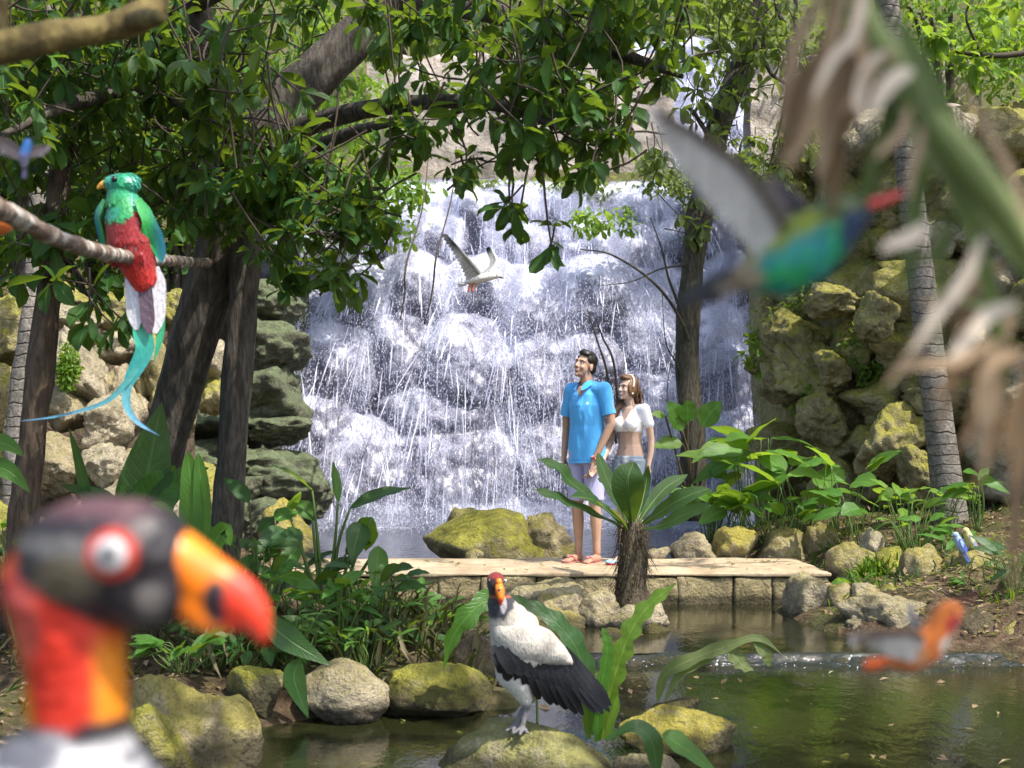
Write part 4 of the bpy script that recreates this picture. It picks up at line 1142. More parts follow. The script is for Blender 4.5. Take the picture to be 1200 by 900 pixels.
for i_, (lab, px, py, rx, ry, Y, dY, n, L, lm) in enumerate(bl):
    small = rx < 70 or ry < 40
    bush('creeper' if 'creeper' in lab else ('bush' if small or 'bush' in lab else 'leafy_tree'), lab, px, py, rx, ry, Y, dY, int(n * LF), L, lm, 300 + i_, 'creeper' if 'creeper' in lab else ('bush' if small or 'bush' in lab else 'tree'), not small and 'creeper' not in lab)
# leafy bough at top right
t = thing('leafy_bough', P(1240, 60, 8.5), 'bright green leafy bough reaching in at the top right', 'bough')
mb = MB(); tube(mb, [P(1300, 20, 8.6), P(1200, 62, 8.5), P(1120, 60, 8.4), P(1090, 40, 8.3)], [.03, .006], 6, 18, .1, 3); tube(mb, [P(1150, 64, 8.4), P(1132, 20, 8.3), P(1145, -10, 8.3)], [.012, .005], 5, 8); mb.build('branch', TWIG, t, smooth=True)
r = np.random.default_rng(31); mb = MB()
whorls(mb, None, np.concatenate([pblob(1105, 45, 22, 14, 8.3, .1, 5, r), pblob(1150, 75, 34, 18, 8.4, .15, 8, r), pblob(1160, 20, 50, 26, 8.5, .3, 12, r)]), .13, 6, 8); mb.build('foliage', LEAF_YG, t)

# ------------------------------------------------------------------ understory plants: blades on stalks
def stalk_leaf(t, base, mid, tip0, tip, w_, lm, prof='lance', face=(0, -1, .35), stem=STEM, sr=.008, wave=.03, n=14, fold=.22, seed=0):
    mb = MB(); tube(mb, [base, mid, tip0], [sr, sr * .6], 6, 14); mb.build('stalk', stem, t, smooth=True)
    mb = MB(); m_ = (np.asarray(tip0) + np.asarray(tip)) / 2 + np.array((0, 0, .06 * np.linalg.norm(np.asarray(tip) - np.asarray(tip0))))
    blade(mb, [tip0, m_, tip], w_, prof, n, face, fold, wave, 3, seed); mb.build('leaf', lm, t)

def broad_plant(name, label, px, py, Y, n, hpx, lpx, wpx, lm, seed, spread=60, prof='lance', cat='plant', group=None, wave=.03, upright=.5, stem=STEM, dY=.25):
    r = np.random.default_rng(seed)
    b = P(px, py, Y); b[2] = min(b[2], gz(b[0], b[1]) + .02); m = Y / F
    t = thing(name, b, label, cat, group)
    for q in range(n):
        a = r.uniform(0, 2 * math.pi); rad = spread * m * math.sqrt(r.random())
        h = hpx * m * r.uniform(.45, 1.0)
        d = np.array((math.cos(a), math.sin(a) * .8, 0))
        top0 = np.array((b[0], b[1], max(b[2], P(px, py, Y)[2]))) + d * rad * np.array((1, dY * 3, 1)) + np.array((0, 0, h))
        base = b + d * rad * .3
        l = lpx * m * r.uniform(.65, 1.15)
        out = nrm(d + .4 * r.normal(size=3) * np.array((1, 1, 0)))
        tip = top0 + out * l * .85 + np.array((0, 0, l * (upright * r.uniform(-.9, 1.0))))
        fc = nrm(np.array((0, -.45, 1)) + .35 * r.normal(size=3))
        stalk_leaf(t, base, (base + top0) / 2 + np.array((0, 0, h * .1)) + .02 * r.normal(size=3), top0, tip, wpx * m * r.uniform(.7, 1.15), lm, prof, fc, stem, .0035 * Y / 6, wave, 12, .18, q)
    return t

# bird nest fern on its stump in the centre
t = thing('bird_nest_fern', P(740, 705, 8.35), 'big dark bird nest fern on a fibrous stump in front of the woman', 'fern')
k = N('fern_stump_fibre'); v = k.coords((14, 14, 3.5)); a_ = k.noise(v, 2, 6, .7); b_ = k.noise(k.coords(), 40, 4, .7)
c_ = k.mix(k.ramp(b_, [(.4, 0.), (.65, .8)]), k.ramp(a_, [(.3, (.03, .022, .014)), (.7, (.13, .10, .065))]), (.2, .17, .12))
FIB = k.done(k.bsdf(c_, .95, k.bump(k.math('ADD', a_, b_), 1, .03), .1))
mb = MB(); tube(mb, [P(740, 716, 8.35), P(739, 690, 8.35), P(741, 662, 8.35), P(742, 630, 8.35), P(742, 612, 8.35)], [.135, .10, .085, .075, .05], 20, 40, .2, 4)
mb.build('stump', FIB, t, smooth=True)
mb = MB(); r = np.random.default_rng(6)
for q in range(420):
    a = r.uniform(0, 6.28); z = r.uniform(.18, .75); R = .075 + .025 * r.random(); c_ = P(741, 705, 8.35); c_ = np.array((c_[0], c_[1], z))
    s_ = c_ + np.array((math.cos(a), math.sin(a), 0)) * R
    tube(mb, [s_, s_ + np.array((math.cos(a) * .04, math.sin(a) * .04, -.06 - .1 * r.random())) + .03 * r.normal(size=3)], [.0028, .001], 3, 3, cap=False)
x_ = [P(752, 668, 8.15), P(748, 690, 8.1), P(735, 712, 8.05)]
tube(mb, x_, [.008, .005], 5, 8)
rt = mb.build('roots', FIB, t)
c0 = lambda x, y, dy=0: P(x, y, 8.35 + dy)
LEAF_NEST = leaf_mat('nest_fern_leaf', (.01, .032, .01), (.028, .075, .02), .6, .25, .18)
fr = [([c0(741, 618), c0(738, 590, -.1), c0(736, 562, -.15), c0(743, 541, -.1)], 46, (-.15, -1, .25), .02),
      ([c0(738, 618), c0(722, 585, .05), c0(708, 555, .1), c0(700, 530, .15)], 24, (.5, -1, .2), .03),
      ([c0(736, 620), c0(706, 594, -.15), c0(672, 568, -.25), c0(654, 548, -.3), c0(630, 538, -.3)], 25, (.3, -.75, .8), .10),
      ([c0(736, 622), c0(705, 606, -.1), c0(668, 590, -.25), c0(645, 580, -.35), c0(624, 573, -.35)], 20, (.2, -.7, .8), .10),
      ([c0(738, 624), c0(718, 600, -.4), c0(692, 585, -.6), c0(668, 582, -.8)], 26, (.2, -.6, 1), .06),
      ([c0(746, 620), c0(772, 602, -.1), c0(800, 584, -.2), c0(832, 572, -.2)], 30, (-.2, -.8, .7), .04),
      ([c0(746, 622), c0(776, 616, -.3), c0(806, 602, -.4), c0(836, 592, -.5)], 26, (-.1, -.8, .7), .04),
      ([c0(745, 618), c0(762, 592, .2), c0(782, 570, .3), c0(806, 556, .4)], 24, (-.3, -1, .4), .04),
      ([c0(744, 616), c0(752, 590, .2), c0(757, 566, .3), c0(760, 545, .3)], 16, (-.4, -1, .2), .03),
      ([c0(744, 622), c0(765, 620, -.5), c0(785, 622, -.8), c0(800, 630, -.9)], 24, (0, -.5, 1), .04),
      ([c0(740, 622), c0(730, 606, -.5), c0(722, 600, -.9), c0(716, 604, -1.1)], 24, (0, -.6, 1), .04),
      ([c0(742, 618), c0(730, 590, .4), c0(716, 570, .7), c0(700, 560, .9)], 22, (.3, -1, .4), .03),
      ([c0(744, 618), c0(770, 600, .5), c0(796, 588, .8), c0(815, 590, 1.0)], 26, (-.2, -.8, .7), .03)]
for q, (pts, w_, fc, wv) in enumerate(fr[:9] + fr[11:12]):
    mb = MB(); blade(mb, pts, w_ / F * 8.35 * .84, 'obov', 22, fc, .22, wv, 4, q); lf = mb.build('frond', LEAF_NEST, t)
    mb = MB(); tube(mb, pts[:4], [.006, .002], 4, 16); mb.build('midrib', STEM, lf)

# left bank: tall canna like plants
def C_(x, y, Y=6.9): return P(x, y, Y)
t = thing('canna_plant', C_(385, 700), 'tall upright green plant with a rolled leaf left of the fallen water', 'plant')
for q, (b, m, a, e, w_, fc, lm) in enumerate([((384, 690), (392, 640), (396, 590), (390, 540), 15, (1, -1, .2), LEAF_GL), ((378, 700), (372, 630), (366, 575), (318, 545), 24, (0, -.4, 1), LEAF_GL), ((390, 700), (396, 640), (410, 596), (482, 572), 24, (0, -.6, 1), LEAF_FERN),
        ((396, 705), (410, 650), (424, 612), (412, 660), 30, (.2, -1, .3), LEAF_FERN), ((400, 705), (418, 650), (436, 606), (428, 646), 34, (-.3, -1, .3), LEAF_GL), ((398, 710), (430, 660), (444, 640), (440, 700), 26, (.3, -1, .2), LEAF_GL),
        ((376, 705), (370, 650), (366, 610), (345, 585), 24, (.3, -.8, .6), LEAF_GL), ((370, 705), (358, 660), (350, 620), (334, 650), 24, (.3, -1, .3), LEAF_FERN), ((385, 700), (395, 670), (405, 650), (440, 630), 22, (0, -.7, .8), LEAF_FERN), ((372, 700), (352, 640), (338, 600), (352, 575), 16, (.6, -1, .2), LEAF_YG)]):
    stalk_leaf(t, C_(*b), C_(*m), C_(*a), C_(*e, 6.7 if q % 2 else 7.0), w_ / F * 6.9 * .95, lm, 'lance', fc, STEM, .011, .03, 14, .25, q)
t = thing('canna_plant', C_(315, 700, 6.6), 'dark leaning leafy plant between the trunk and the rolled leaf plant', 'plant')
for q, (b, m, a, e, w_, fc, lm) in enumerate([((300, 700), (296, 640), (292, 590), (262, 560), 22, (0, -.6, 1), LEAF_FERN), ((310, 705), (322, 655), (335, 620), (300, 650), 28, (.2, -.8, .6), LEAF_FERN), ((318, 705), (330, 660), (322, 610), (350, 600), 26, (0, -.7, .8), LEAF_GL),
        ((322, 705), (340, 670), (350, 640), (320, 690), 24, (0, -1, .3), LEAF_GL), ((306, 705), (300, 660), (304, 625), (330, 605), 22, (0, -.7, .8), LEAF_FERN), ((300, 705), (296, 680), (300, 650), (280, 690), 26, (0, -1, .5), LEAF_GL)]):
    stalk_leaf(t, C_(*b, 6.6), C_(*m, 6.6), C_(*a, 6.6), C_(*e, 6.4 if q % 2 else 6.7), w_ / F * 6.6 * .95, lm, 'lance', fc, STEM_DK, .009, .03, 14, .25, q)
t = thing('strap_leaf_plant', C_(225, 690, 5.6), 'bright upright strap leaves rising behind the big bird head', 'plant')
for q, (pts, w_) in enumerate([([(222, 700), (224, 620), (224, 570), (220, 528)], 24), ([(226, 700), (236, 620), (236, 570), (232, 530)], 18), ([(215, 700), (206, 630), (190, 600), (176, 590)], 20), ([(230, 700), (246, 650), (262, 620), (270, 640)], 18)]):
    mb = MB(); blade(mb, [C_(*p, 5.6) for p in pts], w_ / F * 5.6 * 1.2, 'strap', 16, (.2, -1, .2), .25, .02, 3, q); mb.build('leaf', LEAF_GL, t)
t = thing('banana_plant', C_(150, 660, 6.4), 'dark broad leaves leaning against the foot of the left leaning trunk', 'plant')
for q, (pts, w_, lm) in enumerate([([(150, 660), (165, 590), (178, 530), (190, 470)], 60, LEAF_FERN), ([(140, 660), (165, 610), (190, 570), (205, 545)], 60, LEAF_GL), ([(150, 660), (130, 600), (110, 580), (70, 568)], 26, LEAF_FERN), ([(150, 660), (180, 600), (215, 560), (245, 548)], 34, LEAF_FERN), ([(120, 660), (105, 600), (92, 540), (80, 500)], 14, LEAF_DK)]):
    mb = MB(); blade(mb, [C_(*p, 6.4) for p in pts], w_ / F * 6.4, 'lance', 16, (.2, -1, .3), .2, .03, 3, q); mb.build('leaf', lm, t)
t = thing('leaf_sprig', C_(-20, 560, 5.4), 'two dark oval leaves entering from the left edge', 'plant')
for q, (pts, w_) in enumerate([([(-30, 560), (-5, 548), (15, 555), (36, 578)], 24), ([(-30, 520), (-5, 518), (12, 522), (28, 535)], 22)]):
    mb = MB(); blade(mb, [C_(*p, 5.4) for p in pts], w_ / F * 5.4, 'lance', 12, (0, -1, .4), .2, .02, 3, q); mb.build('leaf', LEAF_GL, t)
t = thing('broad_leaf_plant', C_(352, 780, 5.45), 'two large dark leaves drooping to the water beside the whitish boulder', 'plant')
for q, (pts, w_) in enumerate([([(310, 722), (330, 742), (352, 758), (388, 780)], 27), ([(352, 772), (345, 790), (350, 812), (362, 842)], 23)]):
    mb = MB(); blade(mb, [C_(*p, 5.4) for p in pts], w_ / F * 5.4 * 1.15, 'lance', 16, (.1, -1, .25), .18, .02, 2, q); mb.build('leaf', LEAF_FERN, t)
pl = [('leafy plant at the water edge under the left trunks', 300, 740, 6.1, 11, 70, 46, 18, LEAF_GL), ('low broad leaved plant in the middle of the left bank', 400, 735, 6.2, 13, 55, 46, 20, LEAF_GL), ('bushy dark plant at the centre of the left bank', 440, 720, 6.7, 14, 55, 44, 18, LEAF_FERN),
      ('plant of narrow leaves at the left end of the bridge', 480, 735, 7.2, 12, 34, 40, 12, LEAF_GL), ('dark plant in front of the left end of the bridge', 350, 720, 6.9, 12, 70, 46, 18, LEAF_FERN), ('low bright plant on the tip of the left bank', 500, 745, 6.9, 9, 26, 34, 11, LEAF_YG),
      ('small plant behind the big beak', 270, 700, 6.4, 10, 60, 44, 16, LEAF_FERN), ('dark plant among the roots of the leaning trunk', 200, 700, 6.8, 10, 60, 60, 22, LEAF_FERN), ('dark plant at the foot of the reddish trunk', 30, 680, 6.0, 9, 40, 50, 18, LEAF_FERN),
      ('feathery green plant over the bank at the left end of the bridge', 455, 742, 6.6, 26, 50, 34, 7, LEAF_GL), ('dense green plant at the foot of the upright rolled leaf', 395, 745, 6.3, 26, 60, 36, 9, LEAF_GL),
      ('thin leaved green plant above the whitish boulder', 345, 760, 6.0, 24, 55, 34, 8, LEAF_MID), ('thin leaved plant above the rounded olive boulder', 250, 765, 5.9, 22, 60, 36, 9, LEAF_MID), ('spiky green plant on the bank tip behind the sloping slab', 530, 745, 7.0, 22, 30, 36, 7, LEAF_GL), ('grassy leaved plant between the whitish boulder and the slab', 430, 768, 6.0, 22, 36, 30, 6, LEAF_BP),
      ('dark bushy plant between the trunks and the big beak', 300, 700, 6.3, 18, 70, 44, 13, LEAF_MID), ('yellow green plant behind the neck of the big bird', 10, 640, 8.6, 10, 40, 50, 16, LEAF_YG)]
for i_, (lab, px, py, Y) in enumerate([('low rosette right behind the rounded olive boulder', 290, 780, 5.9), ('low rosette behind the drooping pair of dark leaves', 335, 775, 6.1), ('low rosette behind the whitish boulder', 405, 772, 6.1), ('low rosette behind the sloping mossy slab', 470, 765, 6.4), ('low rosette behind the large grey and olive boulder', 215, 782, 5.6), ('low rosette between the strap leaves and the big beak', 245, 745, 6.3)]):
    pl.append((lab, px, py, Y, 22, 34, 42, 15, [LEAF_FERN, LEAF_GL, LEAF_MID][i_ % 3]))
for i_, (lab, px, py, Y, n, h, l, w_, lm) in enumerate(pl):
    broad_plant('leafy_plant', lab, px, py, Y, n, h, l, w_, lm, 500 + i_, 42, group='leafy plants of the left bank')
# right bank
pr = [('tall plant with broad bright leaves in front of the mossy boulders', 900, 590, 11.0, 9, 85, 78, 27, LEAF_BP, 40, 'lance'), ('upright yellow green leaved plant beside the waterfall', 872, 600, 11.2, 6, 90, 82, 20, LEAF_YG, 18, 'lance'),
      ('clump with wide pointed leaves at the middle of the right bank', 985, 610, 10.4, 9, 70, 64, 34, LEAF_BP, 40, 'heart'), ('broad drooping leaved plant in the middle of the right bank', 940, 605, 10.6, 9, 55, 64, 28, LEAF_BP, 40, 'lance'),
      ('heart leaved plant beside the yellow boulder', 870, 610, 10.7, 8, 26, 40, 30, LEAF_BP, 34, 'heart'), ('small dark plant behind the yellow boulder', 832, 608, 10.8, 8, 30, 46, 18, LEAF_GL, 30, 'lance'),
      ('low leafy plant behind the tapering grey boulder', 930, 618, 10.5, 10, 18, 34, 16, LEAF_GL, 40, 'lance'), ('bright fresh herb above the right bank boulders', 1062, 620, 9.6, 18, 46, 34, 12, LEAF_YG, 36, 'lance'),
      ('second bright herb nearer to the palm trunk', 1100, 600, 9.9, 14, 30, 34, 13, LEAF_YG, 30, 'lance'), ('arching dark leaved plant at the foot of the palm trunk', 1146, 592, 9.4, 9, 34, 50, 13, LEAF_GL, 16, 'lance'),
      ('low plant behind the small blue bird', 1125, 640, 8.9, 12, 14, 32, 10, LEAF_GL, 36, 'lance'), ('small rosette in front of the flat topped boulder', 1132, 688, 7.9, 8, 8, 22, 6, LEAF_GL, 8, 'lance'), ('dark fern like plant at the right edge of the bank', 1190, 700, 7.6, 16, 60, 40, 10, LEAF_FERN, 26, 'lance'),
      ('thick bright plant in front of the young banana like plant', 840, 618, 10.9, 14, 40, 50, 16, LEAF_BP, 40, 'lance'), ('leafy plant under the heart leaved one beside the bridge rocks', 905, 612, 10.6, 14, 30, 40, 16, LEAF_GL, 40, 'lance'), ('bright leafy plant behind the pointed brown boulder', 1075, 632, 9.2, 14, 24, 32, 11, LEAF_BP, 34, 'lance'), ('low fern like tuft in the soil right of the layered slab', 1150, 712, 7.8, 14, 12, 30, 8, LEAF_GL, 20, 'lance'), ('bright low plant in front of the pinkish boulder', 1005, 690, 8.7, 12, 10, 24, 8, LEAF_BP, 20, 'lance'), ('wide leaved plant left of the bright herb', 1010, 622, 10.0, 10, 40, 44, 22, LEAF_GL, 30, 'lance')]
for i_, (lab, px, py, Y, n, h, l, w_, lm, sp, pf) in enumerate(pr):
    broad_plant('leafy_plant', lab, px, py, Y, n, h, l, w_, lm, 600 + i_, sp, pf, group='leafy plants of the right bank')
t = thing('banana_plant', P(815, 620, 11.4), 'young banana like plant with fanned leaves in front of the slim dark trunk', 'plant')
c1 = lambda x, y, dy=0: P(x, y, 11.4 + dy)
for q, (pts, w_, lm) in enumerate([([(812, 600), (816, 540), (822, 500), (846, 470)], 20, LEAF_GL), ([(811, 600), (808, 540), (800, 505), (782, 470)], 22, LEAF_GL), ([(812, 600), (806, 540), (800, 520), (764, 524)], 15, LEAF_YG), ([(813, 600), (816, 545), (826, 522), (856, 522)], 14, LEAF_GL), ([(813, 600), (822, 560), (832, 548), (852, 562)], 20, LEAF_GL), ([(811, 600), (806, 530), (806, 495), (806, 468)], 18, LEAF_GL), ([(813, 600), (800, 560), (780, 488), (762, 486)], 9, LEAF_YG)]):
    stalk_leaf(t, c1(*pts[0]), c1(*pts[1], -.1), c1(*pts[2], -.15), c1(*pts[3], -.2), w_ / F * 11.4 * 1.3, lm, 'lance', (.15, -.8, .6), STEM_DK, .013, .03, 14, .2, q)
# wavy leaves round the vulture
G5 = lambda x, y, Y=4.9: P(x, y, Y)
t = thing('wavy_leaf_plant', G5(700, 870, 4.95), 'bright green plant with long wavy leaves rising behind the vulture', 'plant')
for q, (pts, w_, fc, wv, lm) in enumerate([([(694, 862), (690, 810), (676, 760), (650, 728), (618, 708), (588, 694)], 23, (.4, -1, .5), .09, LEAF_FERN), ([(706, 866), (716, 810), (728, 770), (742, 735), (764, 706), (792, 684)], 21, (-.5, -1, .2), .11, LEAF_YG),
        ([(690, 866), (688, 840), (686, 815), (682, 790)], 10, (0, -1, .1), 0, LEAF_YG), ([(702, 868), (700, 835), (704, 810), (706, 780)], 12, (0, -1, .1), 0, LEAF_YG), ([(698, 870), (706, 800), (712, 760), (706, 735)], 14, (.3, -1, .1), .04, LEAF_GL), ([(714, 868), (716, 846), (722, 830), (724, 815)], 8, (0, -1, .1), 0, LEAF_YG)]):
    mb = MB(); blade(mb, [G5(x, y, 5.0 - .02 * q) for x, y in pts], w_ / F * 4.9 * 1.15, 'strap' if q != 0 else 'lance', 26, fc, .22, wv, 7, q, .26 if wv else 0); mb.build('leaf', lm, t)
t = thing('wavy_leaf_plant', G5(514, 800, 5.6), 'green wavy leaf drooping just left of the vulture', 'plant')
mb = MB(); blade(mb, [P(600, 722, 5.5), P(572, 704, 5.45), P(548, 722, 5.4), P(530, 748, 5.4), P(519, 786, 5.4)], 21 / F * 5.4 * 1.2, 'lance', 24, (.2, -1, .4), .2, .08, 4, 1, .25); mb.build('leaf', LEAF_GL, t)
mb = MB(); tube(mb, [P(600, 722, 5.5), P(625, 770, 5.5), P(630, 850, 5.5), P(632, 880, 5.5)], [.004, .007], 6, 12); mb.build('stalk', STEM, t)
t = thing('arching_leaf_plant', P(775, 822, 5.45), 'pale green arching leaf over the water behind the yellow boulder', 'plant')
for q, (pts, w_) in enumerate([([(770, 824), (780, 790), (812, 772), (850, 758), (890, 748), (922, 772)], 15), ([(778, 824), (796, 792), (822, 778), (842, 770)], 8), ([(850, 758), (862, 770), (872, 780), (884, 786)], 20), ([(880, 750), (896, 765), (900, 775), (902, 782)], 14)]):
    mb = MB(); blade(mb, [P(x, y, 5.45) for x, y in pts], w_ / F * 5.45 * 1.1, 'lance', 22, (.1, -.9, .7), .15, .07, 4, q, .15); mb.build('leaf', LEAF_OL, t)
t = thing('broad_leaf_plant', P(775, 910, 4.45), 'dark and bright broad leaves at the bottom edge under the yellow boulder', 'plant')
for q, (pts, w_, lm) in enumerate([([(770, 910), (764, 868), (742, 852), (708, 868)], 20, LEAF_FERN), ([(776, 860), (790, 868), (812, 884), (850, 915)], 23, LEAF_GL)]):
    mb = MB(); blade(mb, [P(x, y, 4.45) for x, y in pts], w_ / F * 4.45 * 1.2, 'lance', 16, (-.1, -.7, .8), .2, .04, 3, q); mb.build('leaf', lm, t)

# ------------------------------------------------------------------ ground cover (stuff)
r = np.random.default_rng(12)
def scatter(n, x0, x1, y0, y1, cond=None):
    x = r.uniform(x0, x1, n); y = r.uniform(y0, y1, n)
    d = sdf_poly(np.stack([x, y], -1), POND)
    ok = d > .03
    if cond is not None: ok &= cond(x, y, d)
    x, y = x[ok], y[ok]
    return np.stack([x, y, ground_z(x, y)], -1)
p = np.concatenate([scatter(9000, 1.5, 6.5, 6.6, 12), scatter(5000, -4.5, .3, 4.2, 10), np.stack([r.uniform(-1.6, 2.3, 90), r.uniform(9.15, 10.15, 90), np.full(90, .276)], -1), np.stack([r.uniform(-.8, 2.8, 70), r.uniform(4.6, 6.8, 70), np.full(70, -.009)], -1)])
mb = MB(); n = len(p); d = r.normal(size=(n, 3)); d[:, 2] *= .25
leaves(mb, p + np.array((0, 0, .012)), d, nrm(np.array((0, 0, 1)) + .3 * r.normal(size=(n, 3))), r.uniform(.025, .08, n), r.uniform(.012, .035, n), True)
tag(link('leaf_litter', mb, LEAF_DRY), 'brown fallen leaves scattered over the banks, the bridge deck and the water', 'leaf litter', kind='stuff')
DRYG = leaf_mat('straw', (.045, .05, .02), (.14, .12, .055), .7, .3, .2, (.3, .25, .16))
def grass(name, label, p, h0, h1, m_, lean=.5, w_=.006):
    mb = MB()
    n = len(p); hh = r.uniform(h0, h1, n)
    d = nrm(np.stack([r.normal(size=n) * lean, r.normal(size=n) * lean, np.ones(n)], -1))
    leaves(mb, p - np.array((0, 0, .02)), d, rdir(n, r), hh, w_ * r.uniform(.7, 1.6, n))
    tag(link(name, mb, m_), label, 'grass', kind='stuff')
grass('dry_grass', 'dry brownish stalks and straw under the left bank plants', np.concatenate([scatter(700, -2.6, -.3, 5.7, 7.2), scatter(300, -.9, .1, 5.9, 7.0)]), .05, .3, DRYG, .9, .0028)
grass('grass', 'fine green grass on the left bank', np.concatenate([scatter(700, -3, 0, 6.2, 8.6), scatter(500, -5, -2, 5, 9)]), .05, .16, LEAF_MID, .8, .004)
grass('grass', 'green grass and moss tufts between the right bank boulders', np.concatenate([scatter(500, 2.1, 3.4, 8.3, 10.2), scatter(1500, 1.4, 5.5, 9.9, 12.5), scatter(350, 2.9, 5, 7.2, 8.2)]), .04, .14, LEAF_GL, .55)
p = pblob(1028, 676, 26, 18, 8.9, .12, 420, r)
grass('grass_tuft', 'bright green grass tuft hanging over the olive boulder by the bridge', p, .05, .16, LEAF_YG, .9)
p = pblob(80, 430, 14, 30, 10.1, .1, 500, r)
mb = MB(); n = len(p); leaves(mb, p, rdir(n, r) + np.array((0, -.3, -.4)), rdir(n, r), r.uniform(.03, .07, n), .03, True)
tag(link('moss_patch', mb, LEAF_BR), 'bright green moss clump on the pale boulders beside the reddish trunk', 'moss', kind='stuff')
# ------------------------------------------------------------------ people
SKIN = pig_mat('skin', .5, 60, .18, .35, .12, bump=.1)
CLOTH = pig_mat('cloth', .85, 140, .2, .15, 0, .15, .25)
HAIR = plain_mat('dark_hair', (.012, .009, .007), .45, .4, 90, .4, .6, (1, 1, .2))
HAIRB = plain_mat('brown_hair', (.14, .07, .03), .45, .5, 90, .4, .6, (1, 1, .2))
def rotz(a): c, s = math.cos(a), math.sin(a); return np.array(((c, -s, 0), (s, c, 0), (0, 0, 1.)))
def rotx(a): c, s = math.cos(a), math.sin(a); return np.array(((1, 0, 0), (0, c, -s), (0, s, c.real)))
def roty(a): c, s = math.cos(a), math.sin(a); return np.array(((c, 0, s), (0, 1, 0), (-s, 0, c)))

class Frame:
    """local body frame (x right, -y front, z up) standing at a world point"""
    def __init__(s, base, yaw, sc, sx=1.0): s.b = np.asarray(base, float); s.R = rotz(yaw); s.s = sc; s.x = np.array((sx, 1, 1))
    def w(s, p): return s.b + s.s * ((np.asarray(p) * s.x) @ s.R.T)
    def l(s, p): return (np.asarray(p) - s.b) @ s.R / s.s / s.x
def place(me, fr, org):
    v = mverts(me); v = fr.w(v) - np.asarray(org)
    me.vertices.foreach_set('co', v.astype(np.float32).ravel()); me.update()
def part(name, me, mat, parent): return link(name, me, mat, parent, smooth=True)

def hand(mb, wrist, d, side, curl=.35, s=1.0, palm=(1, 0, 0)):
    """palm with five bent fingers; d points along the hand, palm is the way the palm faces"""
    d = nrm(d); pn = nrm(np.asarray(palm) - d * np.dot(palm, d)); u = np.cross(d, pn)
    chain(mb, [(wrist, .024 * s), (wrist + d * .03 * s, .025 * s)])
    for q in np.linspace(-1, 1, 4): chain(mb, [(wrist + d * .025 * s + u * q * .014 * s, .015 * s), (wrist + d * .085 * s + u * q * .028 * s, .0125 * s)])
    for q, L in zip(np.linspace(-1, 1, 4), (.85, 1.0, .95, .75)):
        b = wrist + d * .085 * s + u * q * .029 * s; l = .032 * L * s
        d1 = nrm(d + pn * curl * .6 + u * q * .08); d2 = nrm(d + pn * curl * 1.6); d3 = nrm(d + pn * curl * 2.8)
        p1 = b + d1 * l * 1.15; p2 = p1 + d2 * l * .85; p3 = p2 + d3 * l * .65
        chain(mb, [(b, .0105 * s), (p1, .0095 * s), (p2, .009 * s), (p3, .008 * s)], sub=1)
    b = wrist + d * .03 * s + u * side * .024 * s
    p1 = b + nrm(d * .8 + u * side * .8 + pn * .4) * .036 * s; p2 = p1 + nrm(d + u * side * .25 + pn * .5) * .03 * s
    chain(mb, [(b, .014 * s), (p1, .011 * s), (p2, .009 * s)], sub=1)

def head(mb, c, R, s=1.0, fem=False):
    def B(p, r): ball(mb, c + R @ (np.asarray(p, float) * s), np.ones(3) * r * s, 3, R)
    B((0, .012, .03), (.074, .092, .086)); B((0, -.03, -.03), (.058, .060, .078)); B((0, -.042, -.082), (.042 if not fem else .036, .040, .028)); B((0, -.072, -.098), .017)
    for q in np.linspace(0, 1, 6): B((0, -.088 - .018 * q, .004 - .036 * q), .0085 + .004 * q)
    for sd in (-1, 1):
        for q in np.linspace(.2, 1, 5): B((sd * .046 * q, -.083 + .010 * q * q, .020), .0115)
        B((sd * .036, -.062, -.032), .021); B((sd * .012, -.099, -.035), .008); B((sd * .075, .008, -.012), (.009, .019, .029))
        B((sd * .030, -.074, -.001), .0125)
    B((0, -.086, -.061), (.024, .013, .0065)); B((0, -.083, -.071), (.021, .013, .007))

def face_paint(v, col, c, R, s, skin, lip):
    h = ((v - c) @ R) / s
    f = h[:, 1] < -.05
    for sd in (-1, 1):
        e = np.hypot((h[:, 0] - sd * .030) / .0145, (h[:, 2] + .001) / .0075)
        col = mixc(col, (.75, .72, .68), f * (1 - sstep(.8, 1.1, e)))
        e2 = np.hypot((h[:, 0] - sd * .030) / .0065, (h[:, 2] + .001) / .0065); col = mixc(col, (.02, .012, .008), f * (1 - sstep(.8, 1.1, e2)))
        e3 = np.hypot((h[:, 0] - sd * .031) / .021, (h[:, 2] - .019) / .0055); col = mixc(col, (.02, .013, .01), f * .85 * (1 - sstep(.7, 1.2, e3)))
        e4 = np.hypot((h[:, 0] - sd * .030) / .017, (h[:, 2] - .0075) / .003); col = mixc(col, (.03, .02, .015), f * .8 * (1 - sstep(.7, 1.2, e4)))
    m = np.hypot(h[:, 0] / .026, (h[:, 2] + .066) / .011); col = mixc(col, lip, f * .85 * (1 - sstep(.75, 1.1, m)))
    m2 = np.hypot(h[:, 0] / .021, (h[:, 2] + .066) / .0042); col = mixc(col, (.8, .77, .72), f * (1 - sstep(.7, 1.1, m2)))
    return col

# ---- the man
MB_Y = 9.86
mb0 = P(687, 0, MB_Y); mbase = np.array((mb0[0], MB_Y, BTOP))
FR = Frame(mbase, -.62, .99, .88)
WB = P(738, 0, 9.9); wbase = np.array((WB[0], 9.9, BTOP))
FW = Frame(wbase, -.60, .885, .95)
grip = P(692, 553, 9.72)

